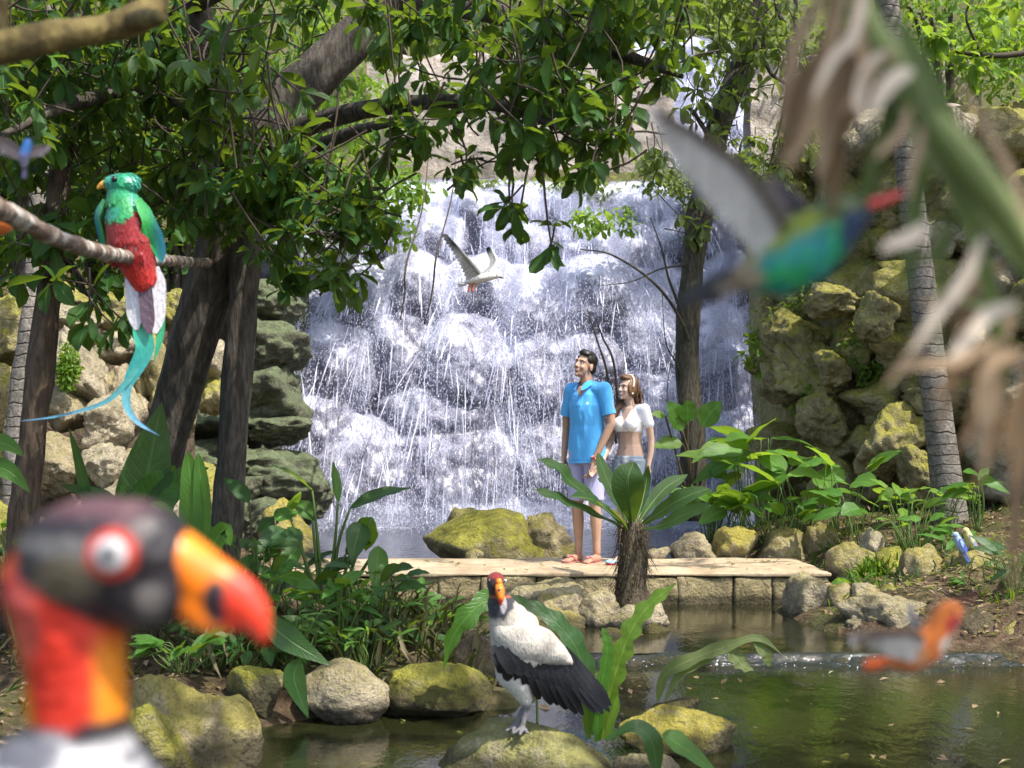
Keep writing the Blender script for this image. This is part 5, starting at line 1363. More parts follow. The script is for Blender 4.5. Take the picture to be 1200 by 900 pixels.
man = thing('person', mbase, 'man in a bright blue polo shirt and pale shorts gazing up, holding a woman\'s hand', 'person', 'couple standing on the stone bridge')
b = MB()
for sd in (-1, 1):
    chain(b, [((sd * .085, .01, .88), (.088, .095, .09)), ((sd * .092, 0, .70), (.075, .08, .08)), ((sd * .095, -.005, .47), (.053, .056, .055)), ((sd * .096, .012, .34), (.053, .057, .055)), ((sd * .097, .02, .18), .037), ((sd * .098, .022, .085), .034)], sub=2)
    chain(b, [((sd * .098, .035, .035), (.034, .036, .033)), ((sd * .10, -.06, .034), (.036, .04, .030)), ((sd * .105, -.13, .022), (.040, .03, .018))])
    for q, L in zip(np.linspace(-1, 1, 5), (.006, .002, .0, -.006, -.016) if sd < 0 else (-.016, -.006, 0, .002, .006)):
        ball(b, (sd * .105 + q * .030, -.155 - L, .016), (.010, .022, .012), 2)
chain(b, [((0, .01, .92), (.155, .105, .10)), ((0, .005, 1.08), (.145, .095, .10)), ((0, 0, 1.25), (.17, .112, .12)), ((0, .01, 1.36), (.15, .085, .06))])
chain(b, [((-.155, .01, 1.385), .058), ((.155, .01, 1.385), .058)])
hc = np.array((-.005, -.012, 1.585)); HR = rotz(-.10) @ rotx(-.28) @ roty(.14)
chain(b, [((0, .02, 1.39), .062), (hc + np.array((0, .01, -.08)), .054)])
head(b, hc, HR, 1.0)
# right arm hangs, left arm to the joined hands
chain(b, [((-.19, .012, 1.38), .054), ((-.225, .03, 1.24), .048), ((-.245, .045, 1.10), .039), ((-.245, .03, 1.0), .037), ((-.235, -.01, .86), .026)])
hand(b, np.array((-.235, -.01, .86)), np.array((.02, -.10, -1.)), -1, .4, 1.0, (.9, .3, 0))
gl = FR.l(grip)
wl = gl + np.array((.02, .02, .085)); el = np.array((.245, .03, 1.115))
chain(b, [((.19, .012, 1.38), .054), ((.225, .025, 1.24), .048), (el, .039), (el * .7 + wl * .3, .037), (wl, .026)])
hand(b, wl, gl - wl, 1, .55, 1.0, (-.6, -.3, .2))
me = fuse(b, .0055, 4, name='person_body')
v = mverts(me)
sk = np.array((.40, .245, .17))
col = np.tile(sk, (len(v), 1)); n_ = fbm(v * 9, 3, 3)[:, None]; col = col * (1 + .10 * n_)
col = mixc(col, (.40, .17, .11), (1 - sstep(.05, .16, v[:, 2])) * .6)
col = face_paint(v, col, hc, HR, 1.0, sk, (.40, .13, .10))
hh = (v - hc) @ HR; beard = (hh[:, 1] < -.01) & (hh[:, 2] < -.045) & (hh[:, 2] > -.13); col = mixc(col, (.16, .10, .075), beard * .28)
pigment(me, col); place(me, FR, mbase); part('person_body', me, SKIN, man)
# polo shirt
s_ = MB()
chain(s_, [((0, .008, .76), (.186, .137, .05)), ((0, .006, .94), (.178, .130, .05)), ((0, .004, 1.10), (.166, .118, .05)), ((0, 0, 1.26), (.178, .122, .05)), ((0, .006, 1.34), (.165, .105, .05)), ((0, .012, 1.395), (.11, .08, .04))], sub=3)
chain(s_, [((-.165, .012, 1.38), .072), ((0, .012, 1.40), .06), ((.165, .012, 1.38), .072)]); chain(s_, [((0, .014, 1.40), (.070, .066, .03)), ((0, .018, 1.44), (.062, .060, .02))])
def cut(me, co, no):
    bm = bmesh.new(); bm.from_mesh(me); g_ = bm.verts[:] + bm.edges[:] + bm.faces[:]
    bmesh.ops.bisect_plane(bm, geom=g_, plane_co=co, plane_no=no, clear_outer=True); bm.to_mesh(me); bm.free()
def arrs(me):
    return mverts(me), [tuple(p.vertices) for p in me.polygons]
me = fuse(s_, .006, 5, name='polo_shirt'); cut(me, (0, 0, .80), (.04, 0, -1)); tot_ = MB()
def addm(me):
    V_, Fc = arrs(me); tot_.add(V_, [f for f in Fc if len(f) == 3], [f for f in Fc if len(f) == 4])
    big_ = [f for f in Fc if len(f) > 4]
    if big_: tot_.T.append(np.array([(f[0], f[i], f[i + 1]) for f in big_ for i in range(1, len(f) - 1)]) + tot_.n - len(V_))
addm(me)
for sd in (-1, 1):
    s2 = MB(); a_ = np.array((sd * .175, .012, 1.385)); e_ = np.array((sd * .245, .036, 1.10)); chain(s2, [(a_, .070), ((a_ + e_) / 2, .064), (e_, .062)], sub=3)
    m2 = fuse(s2, .006, 3, name='sleeve'); dd_ = nrm(e_ - a_); cut(m2, tuple(a_ + dd_ * .205), tuple(dd_)); addm(m2)
me = tot_.mesh('polo_shirt', (0, 0, 0), True); v = mverts(me)
q = v.copy(); v2 = v + nrm(v * np.array((1, 1, 0))) * (.011 * fbm(v * np.array((9, 9, 4.5)), 21, 3))[:, None]
me.vertices.foreach_set('co', v2.astype(np.float32).ravel())
col = np.tile((.09, .40, .80), (len(v), 1))
# open neck and placket, collar edge, hem seams, small chest mark
front = v[:, 1] < -.02
nk = front & (np.abs(v[:, 0] + .0) < .055 * sstep(1.30, 1.42, v[:, 2])) & (v[:, 2] > 1.335)
col = mixc(col, sk, nk * 1.0)
col = mixc(col, (.04, .23, .58), (np.abs(np.abs(v[:, 0]) - .016) < .004) & front & (v[:, 2] > 1.24) & (v[:, 2] < 1.36))
col = mixc(col, (.045, .26, .65), (np.abs(v[:, 2] - .825) < .004) * 1.0)
mk = np.hypot(v[:, 0] - .085, v[:, 2] - 1.28); col = mixc(col, (.65, .75, .8), front * (1 - sstep(.008, .013, mk)))
pigment(me, col); place(me, FR, mbase); part('polo_shirt', me, CLOTH, man)
# collar leaves
for sd in (-1, 1):
    c_ = MB(); pts = [FR.w((0, .085, 1.452)), FR.w((sd * .07, .03, 1.455)), FR.w((sd * .062, -.055, 1.435)), FR.w((sd * .035, -.118, 1.385))]
    blade(c_, pts, .05, 'feather', 14, FR.R @ np.array((sd * .5, -.6, .6)), .1); me = c_.mesh('collar', mbase, True)
    pigment(me, np.tile((.05, .30, .72), (len(me.vertices), 1))); o = part('collar', me, CLOTH, man)
# shorts
s_ = MB(); chain(s_, [((0, .01, .84), (.160, .116, .06)), ((0, .01, .90), (.158, .112, .06))])
for sd in (-1, 1): frustum(s_, (sd * .078, .008, .90), (.092, .104), (sd * .094, -.002, .50), (.082, .088), 24)
me = fuse(s_, .0065, 2, name='shorts'); v = mverts(me)
v2 = v + nrm((v - np.array((0, 0, 0))) * np.array((1, 1, 0))) * (.007 * fbm(v * np.array((8, 8, 3)), 5, 3))[:, None]; me.vertices.foreach_set('co', v2.astype(np.float32).ravel())
pigment(me, np.tile((.36, .35, .55), (len(v), 1))); place(me, FR, mbase); part('shorts', me, CLOTH, man)
# hair
h_ = MB()
for p_, r_ in (((0, .030, .052), (.079, .086, .080)), ((0, .055, .0), (.074, .058, .075)), ((0, -.025, .092), (.066, .058, .034)), ((.02, -.048, .082), (.045, .034, .024)), ((-.055, .0, .05), (.026, .05, .04)), ((.055, .0, .05), (.026, .05, .04))):
    ball(h_, hc + HR @ np.array(p_), r_, 3, HR)
me = fuse(h_, .006, 1, name='hair'); v = mverts(me); v2 = v + nrm(v - hc) * (.003 * fbm(v * 28, 4, 3))[:, None]; me.vertices.foreach_set('co', v2.astype(np.float32).ravel()); place(me, FR, mbase); part('hair', me, HAIR, man)
# sandals
for sd in (-1, 1):
    c_ = MB(); rbox(c_, (sd * .10 - .045, -.175, .001), (sd * .10 + .045, .07, .010), .004, 6); 
    tube(c_, [(sd * .10 - .043, -.06, .01), (sd * .10 - .02, -.10, .058), (sd * .104, -.13, .045), (sd * .10 + .02, -.10, .058), (sd * .10 + .043, -.06, .01)], [.008, .008], 6, 16)
    me = c_.mesh('flip_flop'); pigment(me, np.tile((.42, .16, .15), (len(me.vertices), 1))); place(me, FR, mbase); part('flip_flop', me, CLOTH, man)
# red bracelet
c_ = MB(); a = np.linspace(0, 2 * math.pi, 13); ctr = FR.w(wl + (el - wl) * .06); ax = nrm(FR.w(el) - FR.w(wl)); u1 = nrm(np.cross(ax, (0, 1, 0))); u2 = np.cross(ax, u1)
for rr0, off in ((.034, 0), (.033, .012)):
    tube(c_, [ctr + ax * off + u1 * math.cos(x) * rr0 + u2 * math.sin(x) * rr0 for x in a], [.006, .006], 6, 30, cap=False)
me = c_.mesh('bracelet', mbase, True); vv = mverts(me); pigment(me, np.where((vnoise(vv * 60, 3) > .25)[:, None], np.array((.75, .7, .68)), np.array((.6, .03, .04)))); part('bracelet', me, CLOTH, man)

# ---- the woman
wom = thing('person', wbase, 'woman in a white crop top and denim shorts with a white headband, long brown ponytail', 'person', 'couple standing on the stone bridge')
b = MB()
for sd in (-1, 1):
    chain(b, [((sd * .085, .015, .88), (.092, .10, .09)), ((sd * .088, 0, .70), (.072, .076, .08)), ((sd * .085, -.005, .47), (.048, .05, .05)), ((sd * .085, .012, .35), (.047, .052, .05)), ((sd * .085, .02, .18), .033), ((sd * .085, .022, .085), .030)])
    chain(b, [((sd * .085, .03, .033), (.030, .033, .031)), ((sd * .088, -.05, .03), (.032, .036, .026)), ((sd * .092, -.115, .02), (.035, .028, .016))])
    for q, L in zip(np.linspace(-1, 1, 5), (.004, .002, 0, -.006, -.014) if sd < 0 else (-.014, -.006, 0, .002, .004)): ball(b, (sd * .092 + q * .026, -.135 - L, .014), (.009, .02, .010), 2)
chain(b, [((0, .012, .93), (.155, .108, .09)), ((0, .005, 1.06), (.118, .085, .09)), ((0, 0, 1.14), (.118, .083, .08)), ((0, 0, 1.25), (.138, .10, .10)), ((0, .012, 1.37), (.11, .07, .05))])
for sd in (-1, 1): ball(b, (sd * .062, -.085, 1.245), (.058, .052, .058), 3)
chain(b, [((-.135, .012, 1.38), .045), ((.135, .012, 1.38), .045)])
wc = np.array((-.01, -.02, 1.57)); WR = rotz(-.30) @ rotx(-.12)
chain(b, [((0, .02, 1.39), .05), (wc + np.array((0, .012, -.08)), .044)]); head(b, wc, WR, .97, True)
chain(b, [((.16, .012, 1.375), .044), ((.19, .03, 1.24), .040), ((.205, .045, 1.10), .033), ((.21, .03, 1.0), .031), ((.205, -.01, .87), .022)])
hand(b, np.array((.205, -.01, .87)), np.array((-.02, -.1, -1.)), 1, .4, .88, (-.9, .3, 0))
gw = FW.l(grip + np.array((.012, -.01, 0))); ww = gw + np.array((.055, .05, .055)); ew = np.array((-.215, .01, 1.09))
chain(b, [((-.16, .012, 1.375), .044), ((-.195, .015, 1.24), .040), (ew, .033), (ew * .6 + ww * .4, .030), (ww, .022)]); hand(b, ww, gw - ww, -1, .6, .88, (.6, -.2, .2))
me = fuse(b, .0055, 5, name='person_body'); v = mverts(me)
skw = np.array((.54, .36, .27)); col = np.tile(skw, (len(v), 1)) * (1 + .08 * fbm(v * 9, 13, 3)[:, None])
col = face_paint(v, col, wc, WR, .97, skw, (.50, .13, .12))
col = mixc(col, (.28, .13, .08), 1 - sstep(.006, .012, np.hypot(v[:, 0], (v[:, 2] - 1.045))) * 1.0 if False else ((np.hypot(v[:, 0], v[:, 2] - 1.03) < .011) & (v[:, 1] < 0)) * .7)
pigment(me, col); place(me, FW, wbase); part('person_body', me, SKIN, wom)
s_ = MB()
chain(s_, [((0, 0, 1.185), (.132, .098, .04)), ((0, 0, 1.27), (.148, .108, .09)), ((0, .01, 1.36), (.125, .082, .045))])
for sd in (-1, 1):
    ball(s_, (sd * .064, -.088, 1.245), (.066, .060, .066), 3); chain(s_, [((sd * .06, .012, 1.375), .05), ((sd * .15, .012, 1.375), .058)])
    chain(s_, [((sd * .15, .012, 1.375), .058), ((sd * .19, .026, 1.25), .054)])
me = fuse(s_, .006, 2, name='crop_top')
bm = bmesh.new(); bm.from_mesh(me)
geom = bm.verts[:] + bm.edges[:] + bm.faces[:]; bmesh.ops.bisect_plane(bm, geom=geom, plane_co=(0, 0, 1.168), plane_no=(0, -.12, -1), clear_outer=True)
# V neckline: cut the cloth away where it opens
dl = [f for f in bm.faces if f.calc_center_median().y < .03 and f.calc_center_median().z > 1.25 and abs(f.calc_center_median().x) < (f.calc_center_median().z - 1.25) * .42]
dl += [f for f in bm.faces if f not in dl and f.calc_center_median().z > 1.375 and abs(f.calc_center_median().x) < .07]
bmesh.ops.delete(bm, geom=list(set(dl)), context='FACES')
bmesh.ops.delete(bm, geom=[v_ for v_ in bm.verts if not v_.link_faces], context='VERTS')
bm.to_mesh(me); bm.free()
v = mverts(me); v2 = v + nrm(v * np.array((1, 1, 0))) * (.004 * fbm(v * np.array((14, 14, 9)), 8, 3))[:, None]; me.vertices.foreach_set('co', v2.astype(np.float32).ravel())
pigment(me, np.tile((.80, .79, .82), (len(v), 1))); place(me, FW, wbase); part('crop_top', me, CLOTH, wom)
s_ = MB(); chain(s_, [((0, .012, .90), (.165, .118, .05)), ((0, .012, .95), (.158, .112, .035))])
for sd in (-1, 1): frustum(s_, (sd * .085, .012, .92), (.098, .108), (sd * .09, .0, .70), (.092, .096), 24)
me = fuse(s_, .0065, 1, name='denim_shorts'); v = mverts(me); c_ = np.tile((.22, .27, .33), (len(v), 1)); c_ = mixc(c_, (.5, .54, .55), sstep(-.1, .5, fbm(v * 16, 5, 4)))
pigment(me, c_); place(me, FW, wbase); part('denim_shorts', me, CLOTH, wom)
h_ = MB()
for p_, r_ in (((0, .028, .045), (.083, .09, .086)), ((0, .055, -.015), (.078, .062, .085)), ((-.062, -.01, .01), (.024, .05, .07)), ((.062, .0, .0), (.024, .055, .08)), ((0, -.04, .09), (.06, .05, .034))): ball(h_, wc + WR @ (np.array(p_) * .97), np.array(r_) * .97, 3, WR)
chain(h_, [(wc + np.array((.01, .075, -.06)), .046), (wc + np.array((-.07, .05, -.13)), .046), (wc + np.array((-.115, -.04, -.20)), .042), (wc + np.array((-.125, -.11, -.29)), .036), (wc + np.array((-.13, -.125, -.39)), .026), (wc + np.array((-.14, -.125, -.47)), .012)])
me = fuse(h_, .006, 1, name='hair'); v = mverts(me); v2 = v + nrm(v - wc) * (.006 * fbm(v * np.array((30, 30, 9)), 4, 3))[:, None]; me.vertices.foreach_set('co', v2.astype(np.float32).ravel()); place(me, FW, wbase); part('hair', me, HAIRB, wom)
hs = MB(); r_ = np.random.default_rng(3)
for q_ in range(110):
    a_ = r_.uniform(.0, math.pi * 1.05) if q_ < 60 else r_.uniform(2.3, 3.5)
    st = wc + WR @ (np.array((math.cos(a_) * .080, .02 + math.sin(a_) * .075, r_.uniform(-.02, .09))))
    L_ = r_.uniform(.22, .36) if q_ < 60 else r_.uniform(.30, .46)
    en = st + np.array((r_.normal() * .02 - (.02 if q_ >= 60 else 0), (.02 if q_ < 60 else -.11) + r_.normal() * .02, -L_))
    md = (st + en) / 2 + WR @ np.array((math.cos(a_) * .035, math.sin(a_) * .03, .02)) + .012 * r_.normal(size=3)
    blade(hs, [st, md, en], .010, 'lance', 9, tuple(nrm(np.array((math.cos(a_), math.sin(a_) - .3, .2)))), .2)
me = hs.mesh('hair_strands', (0, 0, 0), True); place(me, FW, wbase); part('hair_strands', me, HAIRB, wom)
c_ = MB(); hb = [wc + WR @ (np.array((math.cos(a) * .088, -.006 + .012 * math.sin(a), .03 + math.sin(a) * .098)) * .97) for a in np.linspace(-.25, math.pi + .25, 16)]
tube(c_, hb, [.009, .009], 8, 40); me = c_.mesh('headband'); pigment(me, np.tile((.75, .66, .55), (len(me.vertices), 1))); place(me, FW, wbase); part('headband', me, CLOTH, wom)
c_ = MB(); ball(c_, wc + WR @ np.array((.076, -.004, -.05)), .010, 2); me = c_.mesh('earring', (0, 0, 0), True); pigment(me, np.tile((.8, .78, .75), (len(me.vertices), 1))); place(me, FW, wbase); part('earring', me, CLOTH, wom)

# a little cloth item with red and blue on the deck edge beside the fern
c_ = MB(); o_ = np.array((P(716, 661, 9.6)[0], 9.6, BTOP)); V, T = rock_shape((.10, .07, .05), 77, sub=3, rough=.16); c_.add(V + o_ + np.array((0, 0, .022)), T)
me = c_.mesh('crumpled_cloth', o_, True); v = mverts(me); pigment(me, np.where((v[:, 2] > .026)[:, None], np.array((.25, .5, .6)), np.array((.6, .05, .07))))
tag(link('crumpled_cloth', me, CLOTH, None, o_), 'small crumpled red and blue cloth on the deck beside the fern stump', 'cloth')

# ------------------------------------------------------------------ birds
FEATH = pig_mat('feathers', .65, 110, .5, .25, 0, .15, .9, (1, 1, .45), .006)
GLOSS = pig_mat('iridescent_feathers', .35, 120, .45, .6, 0, .2, .45, (1, 1, .5))
BARE = pig_mat('bare_skin', .45, 90, .35, .45, .05, 0, .35)
HORN = pig_mat('horn', .3, 40, .2, .5, 0, 0, .1)
FEATHB = pig_mat('black_feathers', .5, 170, .4, .3, 0, 0, .5, (1, 1, .5))
class Bird:
    """bird laid out in photo pixels at distance Y; w is depth in the same pixels, away from the camera"""
    def __init__(s, Y): s.Y = Y; s.m = Y / F
    def p(s, u, v, w=0): q = P(u, v, s.Y); q[1] += w * s.m; return q
    def uv(s, V):
        """back to the bird's own plan"""
        return np.stack([V[:, 0] / s.m + 600, HOR - (V[:, 2] - CAMZ) / s.m, (V[:, 1] - s.Y) / s.m], -1)
    def ch(s, mb, lst, sub=3):
        chain(mb, [(s.p(*a[:3]), np.array((a[3], a[5] if len(a) > 5 else a[3], a[4] if len(a) > 4 else a[3])) * s.m) for a in lst], sub=sub)
    def ball(s, mb, u, v, w, ru, rv=None, rw=None, sub=3):
        ball(mb, s.p(u, v, w), np.array((ru, rw or ru, rv or ru)) * s.m, sub)
    def feather(s, mb, pts, w_, face=(0, -1, .2), fold=.12, prof='feather', n=10, wave=0):
        blade(mb, [s.p(*q) for q in pts], w_ * s.m, prof, n, face, fold, wave)
def plume(B, me, org, col, n, L, W, tail, parent, mat, seed=0, keep=None, soft=1.0):
    """small overlapping body feathers lying on the skin, coloured like the patch they grow from"""
    r_ = np.random.default_rng(seed)
    V = mverts(me); nn = np.empty(len(V) * 3, np.float32); me.vertices.foreach_get('normal', nn); nn = nn.reshape(-1, 3).astype(float)
    k_ = np.arange(len(V)) if keep is None else np.nonzero(keep)[0]
    i = r_.choice(k_, min(n, len(k_)), replace=False); p, q = V[i], nn[i]
    t_ = np.array((tail[0], tail[2], -tail[1]), float) + .22 * r_.normal(size=(len(i), 3)); d = nrm(t_ - q * (t_ * q).sum(1)[:, None]); d = nrm(d + q * .10 * soft)
    mb = MB(); LL = L * B.m * r_.uniform(.7, 1.25, len(i)); leaves(mb, p + q * .3 * B.m + np.asarray(org), d, q, LL, LL * W / L, False, .35 + .65 * (soft > .5))
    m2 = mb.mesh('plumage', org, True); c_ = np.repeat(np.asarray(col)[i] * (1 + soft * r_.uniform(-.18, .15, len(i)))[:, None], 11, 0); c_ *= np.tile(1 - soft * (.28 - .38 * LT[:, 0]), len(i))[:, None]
    pigment(m2, np.clip(c_, 0, 1)); return part('plumage', m2, mat, parent)
def pm(me, col): pigment(me, col); return me
def flat(mb, name, org, col, smooth=True):
    me = mb.mesh(name, org, smooth); pigment(me, np.tile(col, (len(me.vertices), 1)) if np.ndim(col) == 1 else col); return me
def fuse_w(mb, vox, sm, org, name): return fuse(mb, vox, sm, org, name)

# ---- standing king vulture
B = Bird(4.7); org = B.p(611, 856, 0)
vt = thing('vulture', org, 'cream and black vulture with an orange beak standing on a mossy boulder, looking at us', 'bird')
b = MB()
B.ch(b, [(586, 706, -6, 15, 15, 15), (594, 724, -4, 21, 22, 22), (603, 748, 0, 29, 30, 30), (613, 766, 6, 33, 32, 32), (628, 782, 14, 28, 24, 26), (648, 796, 24, 20, 16, 20), (668, 808, 34, 11, 8, 14)])
B.ch(b, [(602, 785, -2, 22, 24, 22), (610, 800, -2, 18, 16, 18), (615, 812, -4, 10, 14, 10), (617, 824, -4, 6, 8, 6)])
B.ball(b, 602, 722, 2, 17, 15, 18); B.ball(b, 612, 733, 4, 20, 17, 20)
B.ch(b, [(622, 800, 16, 14, 14, 14), (622, 818, 14, 7, 10, 7)])
B.ch(b, [(586, 712, -6, 13), (583, 696, -9, 10), (581, 686, -11, 9)])
B.ch(b, [(581, 683, -10, 10.5, 12, 12), (581, 678, -10, 10.5, 9, 11)])
B.ch(b, [(617, 824, -4, 3.4), (615, 838, -5, 3.0), (612, 850, -7, 3.2)]); B.ch(b, [(622, 820, 14, 3.4), (610, 838, 10, 3.0), (604, 851, 6, 3.2)])
for (fu, fv, fw) in ((612, 852, -7), (604, 852, 6)):
    for du, dw in ((-11, -8), (-3, -13), (7, -9), (5, 9)): B.ch(b, [(fu, fv, fw, 3.0), (fu + du * .5, fv + 1.5, fw + dw * .5, 2.5), (fu + du, fv + 4, fw + dw, 1.8)])
me = fuse_w(b, .0042, 4, org, 'vulture_body'); V = mverts(me) + org; q = B.uv(V)
col = np.tile((.47, .42, .35), (len(V), 1)); n1 = fbm(q * np.array((.10, .06, .1)), 4, 4); col *= (1 + .16 * n1)[:, None]
col = mixc(col, (.60, .56, .50), sstep(775, 795, q[:, 1]))
ruff = sstep(727, 719, q[:, 1] + 4 * n1 + (q[:, 0] - 590).clip(0) * 1.4); ruff = np.clip(ruff, 0, 1); col = mixc(col, (.035, .035, .045), ruff)
col = mixc(col, (.42, .40, .40), (np.hypot((q[:, 0] - 590) / 4, (q[:, 1] - 706) / 10) < 1) * .7)
col = mixc(col, (.55, .13, .03), sstep(700, 697, q[:, 1]) * .7); hd = sstep(698, 695, q[:, 1]); col = mixc(col, (.035, .022, .025), hd)
col = mixc(col, (.30, .035, .03), sstep(680, 673, q[:, 1] + 3 * n1) * .9); col = mixc(col, (.45, .10, .02), hd * (np.hypot((q[:, 0] - 586) / 6, (q[:, 1] - 693) / 5) < 1) * .7)
col = mixc(col, (.16, .15, .16), sstep(818, 828, q[:, 1])); pigment(me, col); part('vulture_body', me, FEATH, vt)
b = MB(); B.ch(b, [(585, 684, -20, 5.0, 4.5, 5), (586, 689, -25, 5.4, 6, 5), (587, 696, -27, 4.0, 6, 4), (587, 702, -26, 2.2, 3.5, 2.5), (587, 705, -24, 1.2, 2, 1.5)]); B.ball(b, 585, 680, -21, 4, 5, 4)
me = fuse_w(b, .0022, 1, org, 'beak'); q = B.uv(mverts(me) + org); c_ = np.tile((.80, .20, .015), (len(q), 1)); c_ = mixc(c_, (.75, .06, .015), sstep(696, 701, q[:, 1])); c_ = mixc(c_, (.05, .03, .03), np.hypot(q[:, 0] - 585, q[:, 1] - 688) < 1.6); pigment(me, c_); part('beak', me, HORN, vt)
for (eu, ev, ew) in ((575, 678, -18), (592, 679, -14)):
    b = MB(); B.ball(b, eu, ev, ew + 1, 1.9, 1.9, 1.6); me = b.mesh('eye', org, True); q = B.uv(mverts(me) + org); c_ = np.tile((.72, .70, .68), (len(q), 1)); c_ = mixc(c_, (.01, .01, .01), np.hypot(q[:, 0] - eu + .2, q[:, 1] - ev) < .9); pigment(me, c_); part('eye', me, HORN, vt)
# pale shoulder coverts lie over the black flight feathers
b = MB(); B.ch(b, [(594, 740, -14, 18, 17, 16), (612, 748, -18, 24, 24, 16), (630, 754, -12, 24, 22, 16), (648, 765, -4, 17, 14, 15), (662, 774, 4, 9, 7, 12), (671, 779, 10, 4, 3, 8)])
me = fuse_w(b, .0045, 4, org, 'wing_coverts'); q = B.uv(mverts(me) + org); n1 = fbm(np.stack([q[:, 0] * .07, q[:, 1] * .07 + q[:, 0] * .05, q[:, 2] * .05], -1), 8, 4); c_ = np.tile((.50, .455, .39), (len(q), 1)) * (1 + .3 * n1)[:, None]; pigment(me, c_)
cv = part('wing_coverts', me, FEATH, vt)
BLACKF = (.007, .007, .009)
wg = None
def wing(side):
    mb = MB(); r_ = np.random.default_rng(5)
    n = 15
    for i in range(n):
        t = i / (n - 1)
        su, sv = 582 + (668 - 582) * t ** .9, 764 + (779 - 764) * t
        ends = np.array([(590, 784), (596, 794), (603, 793), (610, 802), (620, 810), (632, 818), (646, 825), (654, 826), (664, 832), (676, 838), (684, 840), (698, 838), (708, 840), (716, 838), (718, 832)])
        e = ends[i]; wd = -31 + 34 * t + (0 if side < 0 else 44)
        mid = (su * .55 + e[0] * .45 + 1, sv * .55 + e[1] * .45 - 2, wd - 3 + i * .25)
        B.feather(mb, [(su - 4, sv - 12, wd + 2), mid, (e[0], e[1], wd + 6 + t * 14)], 13.5 if i < 10 else 11, (.1, -1, .2), .10, 'feather', 12)
    for i in range(9):      # shorter greater coverts
        t = i / 8; su, sv = 586 + 78 * t, 762 + 14 * t; wd = -34 + 35 * t + (0 if side < 0 else 44)
        B.feather(mb, [(su - 3, sv - 8, wd), (su + 8, sv + 8, wd), (su + 16 + 8 * t, sv + 22 + 6 * t, wd + 4)], 14, (.1, -1, .25), .12, 'feather', 8)
    me = mb.mesh('wing', org, True); q = B.uv(mverts(me) + org); c_ = np.tile(BLACKF, (len(q), 1)); c_ = mixc(c_, (.04, .04, .046), sstep(670, 700, q[:, 0]) * .8); pigment(me, c_)
    part('wing', me, FEATHB, vt)
wing(-1); wing(1)
mb = MB()
for i in range(6): B.feather(mb, [(650 + i * 2, 786 + i, 24 + i), (680 + i * 2, 812 + i, 30 + i), (704 + i * 2.4, 842 - i * 3.4, 34 + i)], 12, (.1, -1, .3), .1, 'feather', 10)
part('tail', flat(mb, 'tail', org, (.03, .03, .035)), FEATHB, vt)

# ---- big head of the near vulture
B = Bird(.68); org = B.p(80, 960, 20)
vt = thing('vulture', org, 'huge out of focus vulture head, black red and orange, at the lower left corner', 'bird')
b = MB()
B.ball(b, 112, 655, 6, 98, 74, 76); B.ball(b, 150, 645, 0, 78, 62, 68); B.ball(b, 165, 690, 0, 66, 50, 56); B.ball(b, 195, 665, 0, 40, 48, 44); B.ball(b, 60, 690, 8, 62, 66, 64)
B.ch(b, [(72, 715, 12, 68, 52, 62), (82, 790, 14, 61, 40, 56), (88, 870, 16, 60, 40, 56)]); B.ch(b, [(70, 900, 22, 90, 50, 86), (50, 990, 30, 170, 70, 150)])
me = fuse_w(b, .0026, 4, org, 'vulture_body'); V = mverts(me); V0 = V + org; qq = B.uv(V0); wr = np.abs(fbm(qq * np.array((.05, .12, .05)), 31, 3)); V = V - nrm(V - (B.p(110, 700, 10) - org)) * (.0022 * wr * sstep(860, 830, qq[:, 1]))[:, None]; me.vertices.foreach_set('co', V.astype(np.float32).ravel()); me.update(); V = V + org; q = B.uv(V); u, v_, n1 = q[:, 0], q[:, 1], fbm(q * .018, 3, 4)
col = np.tile((.018, .014, .017), (len(V), 1))
col = mixc(col, (.13, .06, .068), sstep(622, 588, v_ + 6 * n1) * sstep(40, 70, u) * sstep(215, 150, u) * .9)
col = mixc(col, (.15, .14, .13), sstep(15, 5, np.abs(v_ - (636 + .10 * (u - 60)) + 5 * n1)) * sstep(20, 40, u) * sstep(135, 110, u) * .75)      # grey stripe
col = mixc(col, (.13, .105, .065), (1 - sstep(.7, 1.1, np.hypot((u - 98) / 44, (v_ - 672) / 30))) * .8)
col = mixc(col, (.16, .14, .13), (1 - sstep(.5, 1.2, np.hypot((u - 190) / 18, (v_ - 700) / 22))) * .8)
nk = sstep(700, 730, v_ + .25 * (u - 70)) ; 
neck = sstep(0, 12, v_ - (668 + .62 * (u - 40).clip(-40, 200)) + 4 * n1) * sstep(860, 846, v_)
col = mixc(col, (.58, .028, .012), neck)
col = mixc(col, (.48, .10, .08), neck * (1 - sstep(.5, 1.2, np.hypot((u - 44) / 24, (v_ - 720) / 60))) * .7)
col = mixc(col, (.70, .22, .01), neck * sstep(112, 128, u + 3 * n1) * sstep(720, 770, v_))
col = mixc(col, (.70, .26, .01), neck * sstep(28, 12, u - (v_ - 690) * .22 + 4 * n1) * sstep(690, 730, v_))
col = mixc(col, (.035, .015, .03), sstep(9, 4, np.abs(u - (14 + ((v_ - 640) / 10.5) ** 2 * .10) + 3 * n1)) * sstep(655, 680, v_) * sstep(815, 790, v_) * .9)
col = mixc(col, (.55, .07, .02), sstep(26, 12, np.hypot(u - 18, (v_ - 655))) * .9)
col = mixc(col, (.02, .016, .02), sstep(838, 850, v_ + 6 * n1) * sstep(90, 115, u) * sstep(872, 862, v_)); bodym = sstep(846, 862, v_ - .1 * (u - 80) + 6 * n1)
col = mixc(col, (.02, .016, .02), sstep(836, 846, v_) * sstep(868, 858, v_) * sstep(96, 112, u)); w_ = sstep(856, 870, v_ + 5 * n1) + sstep(842, 856, v_) * sstep(100, 80, u); w_ = np.clip(w_, 0, 1)
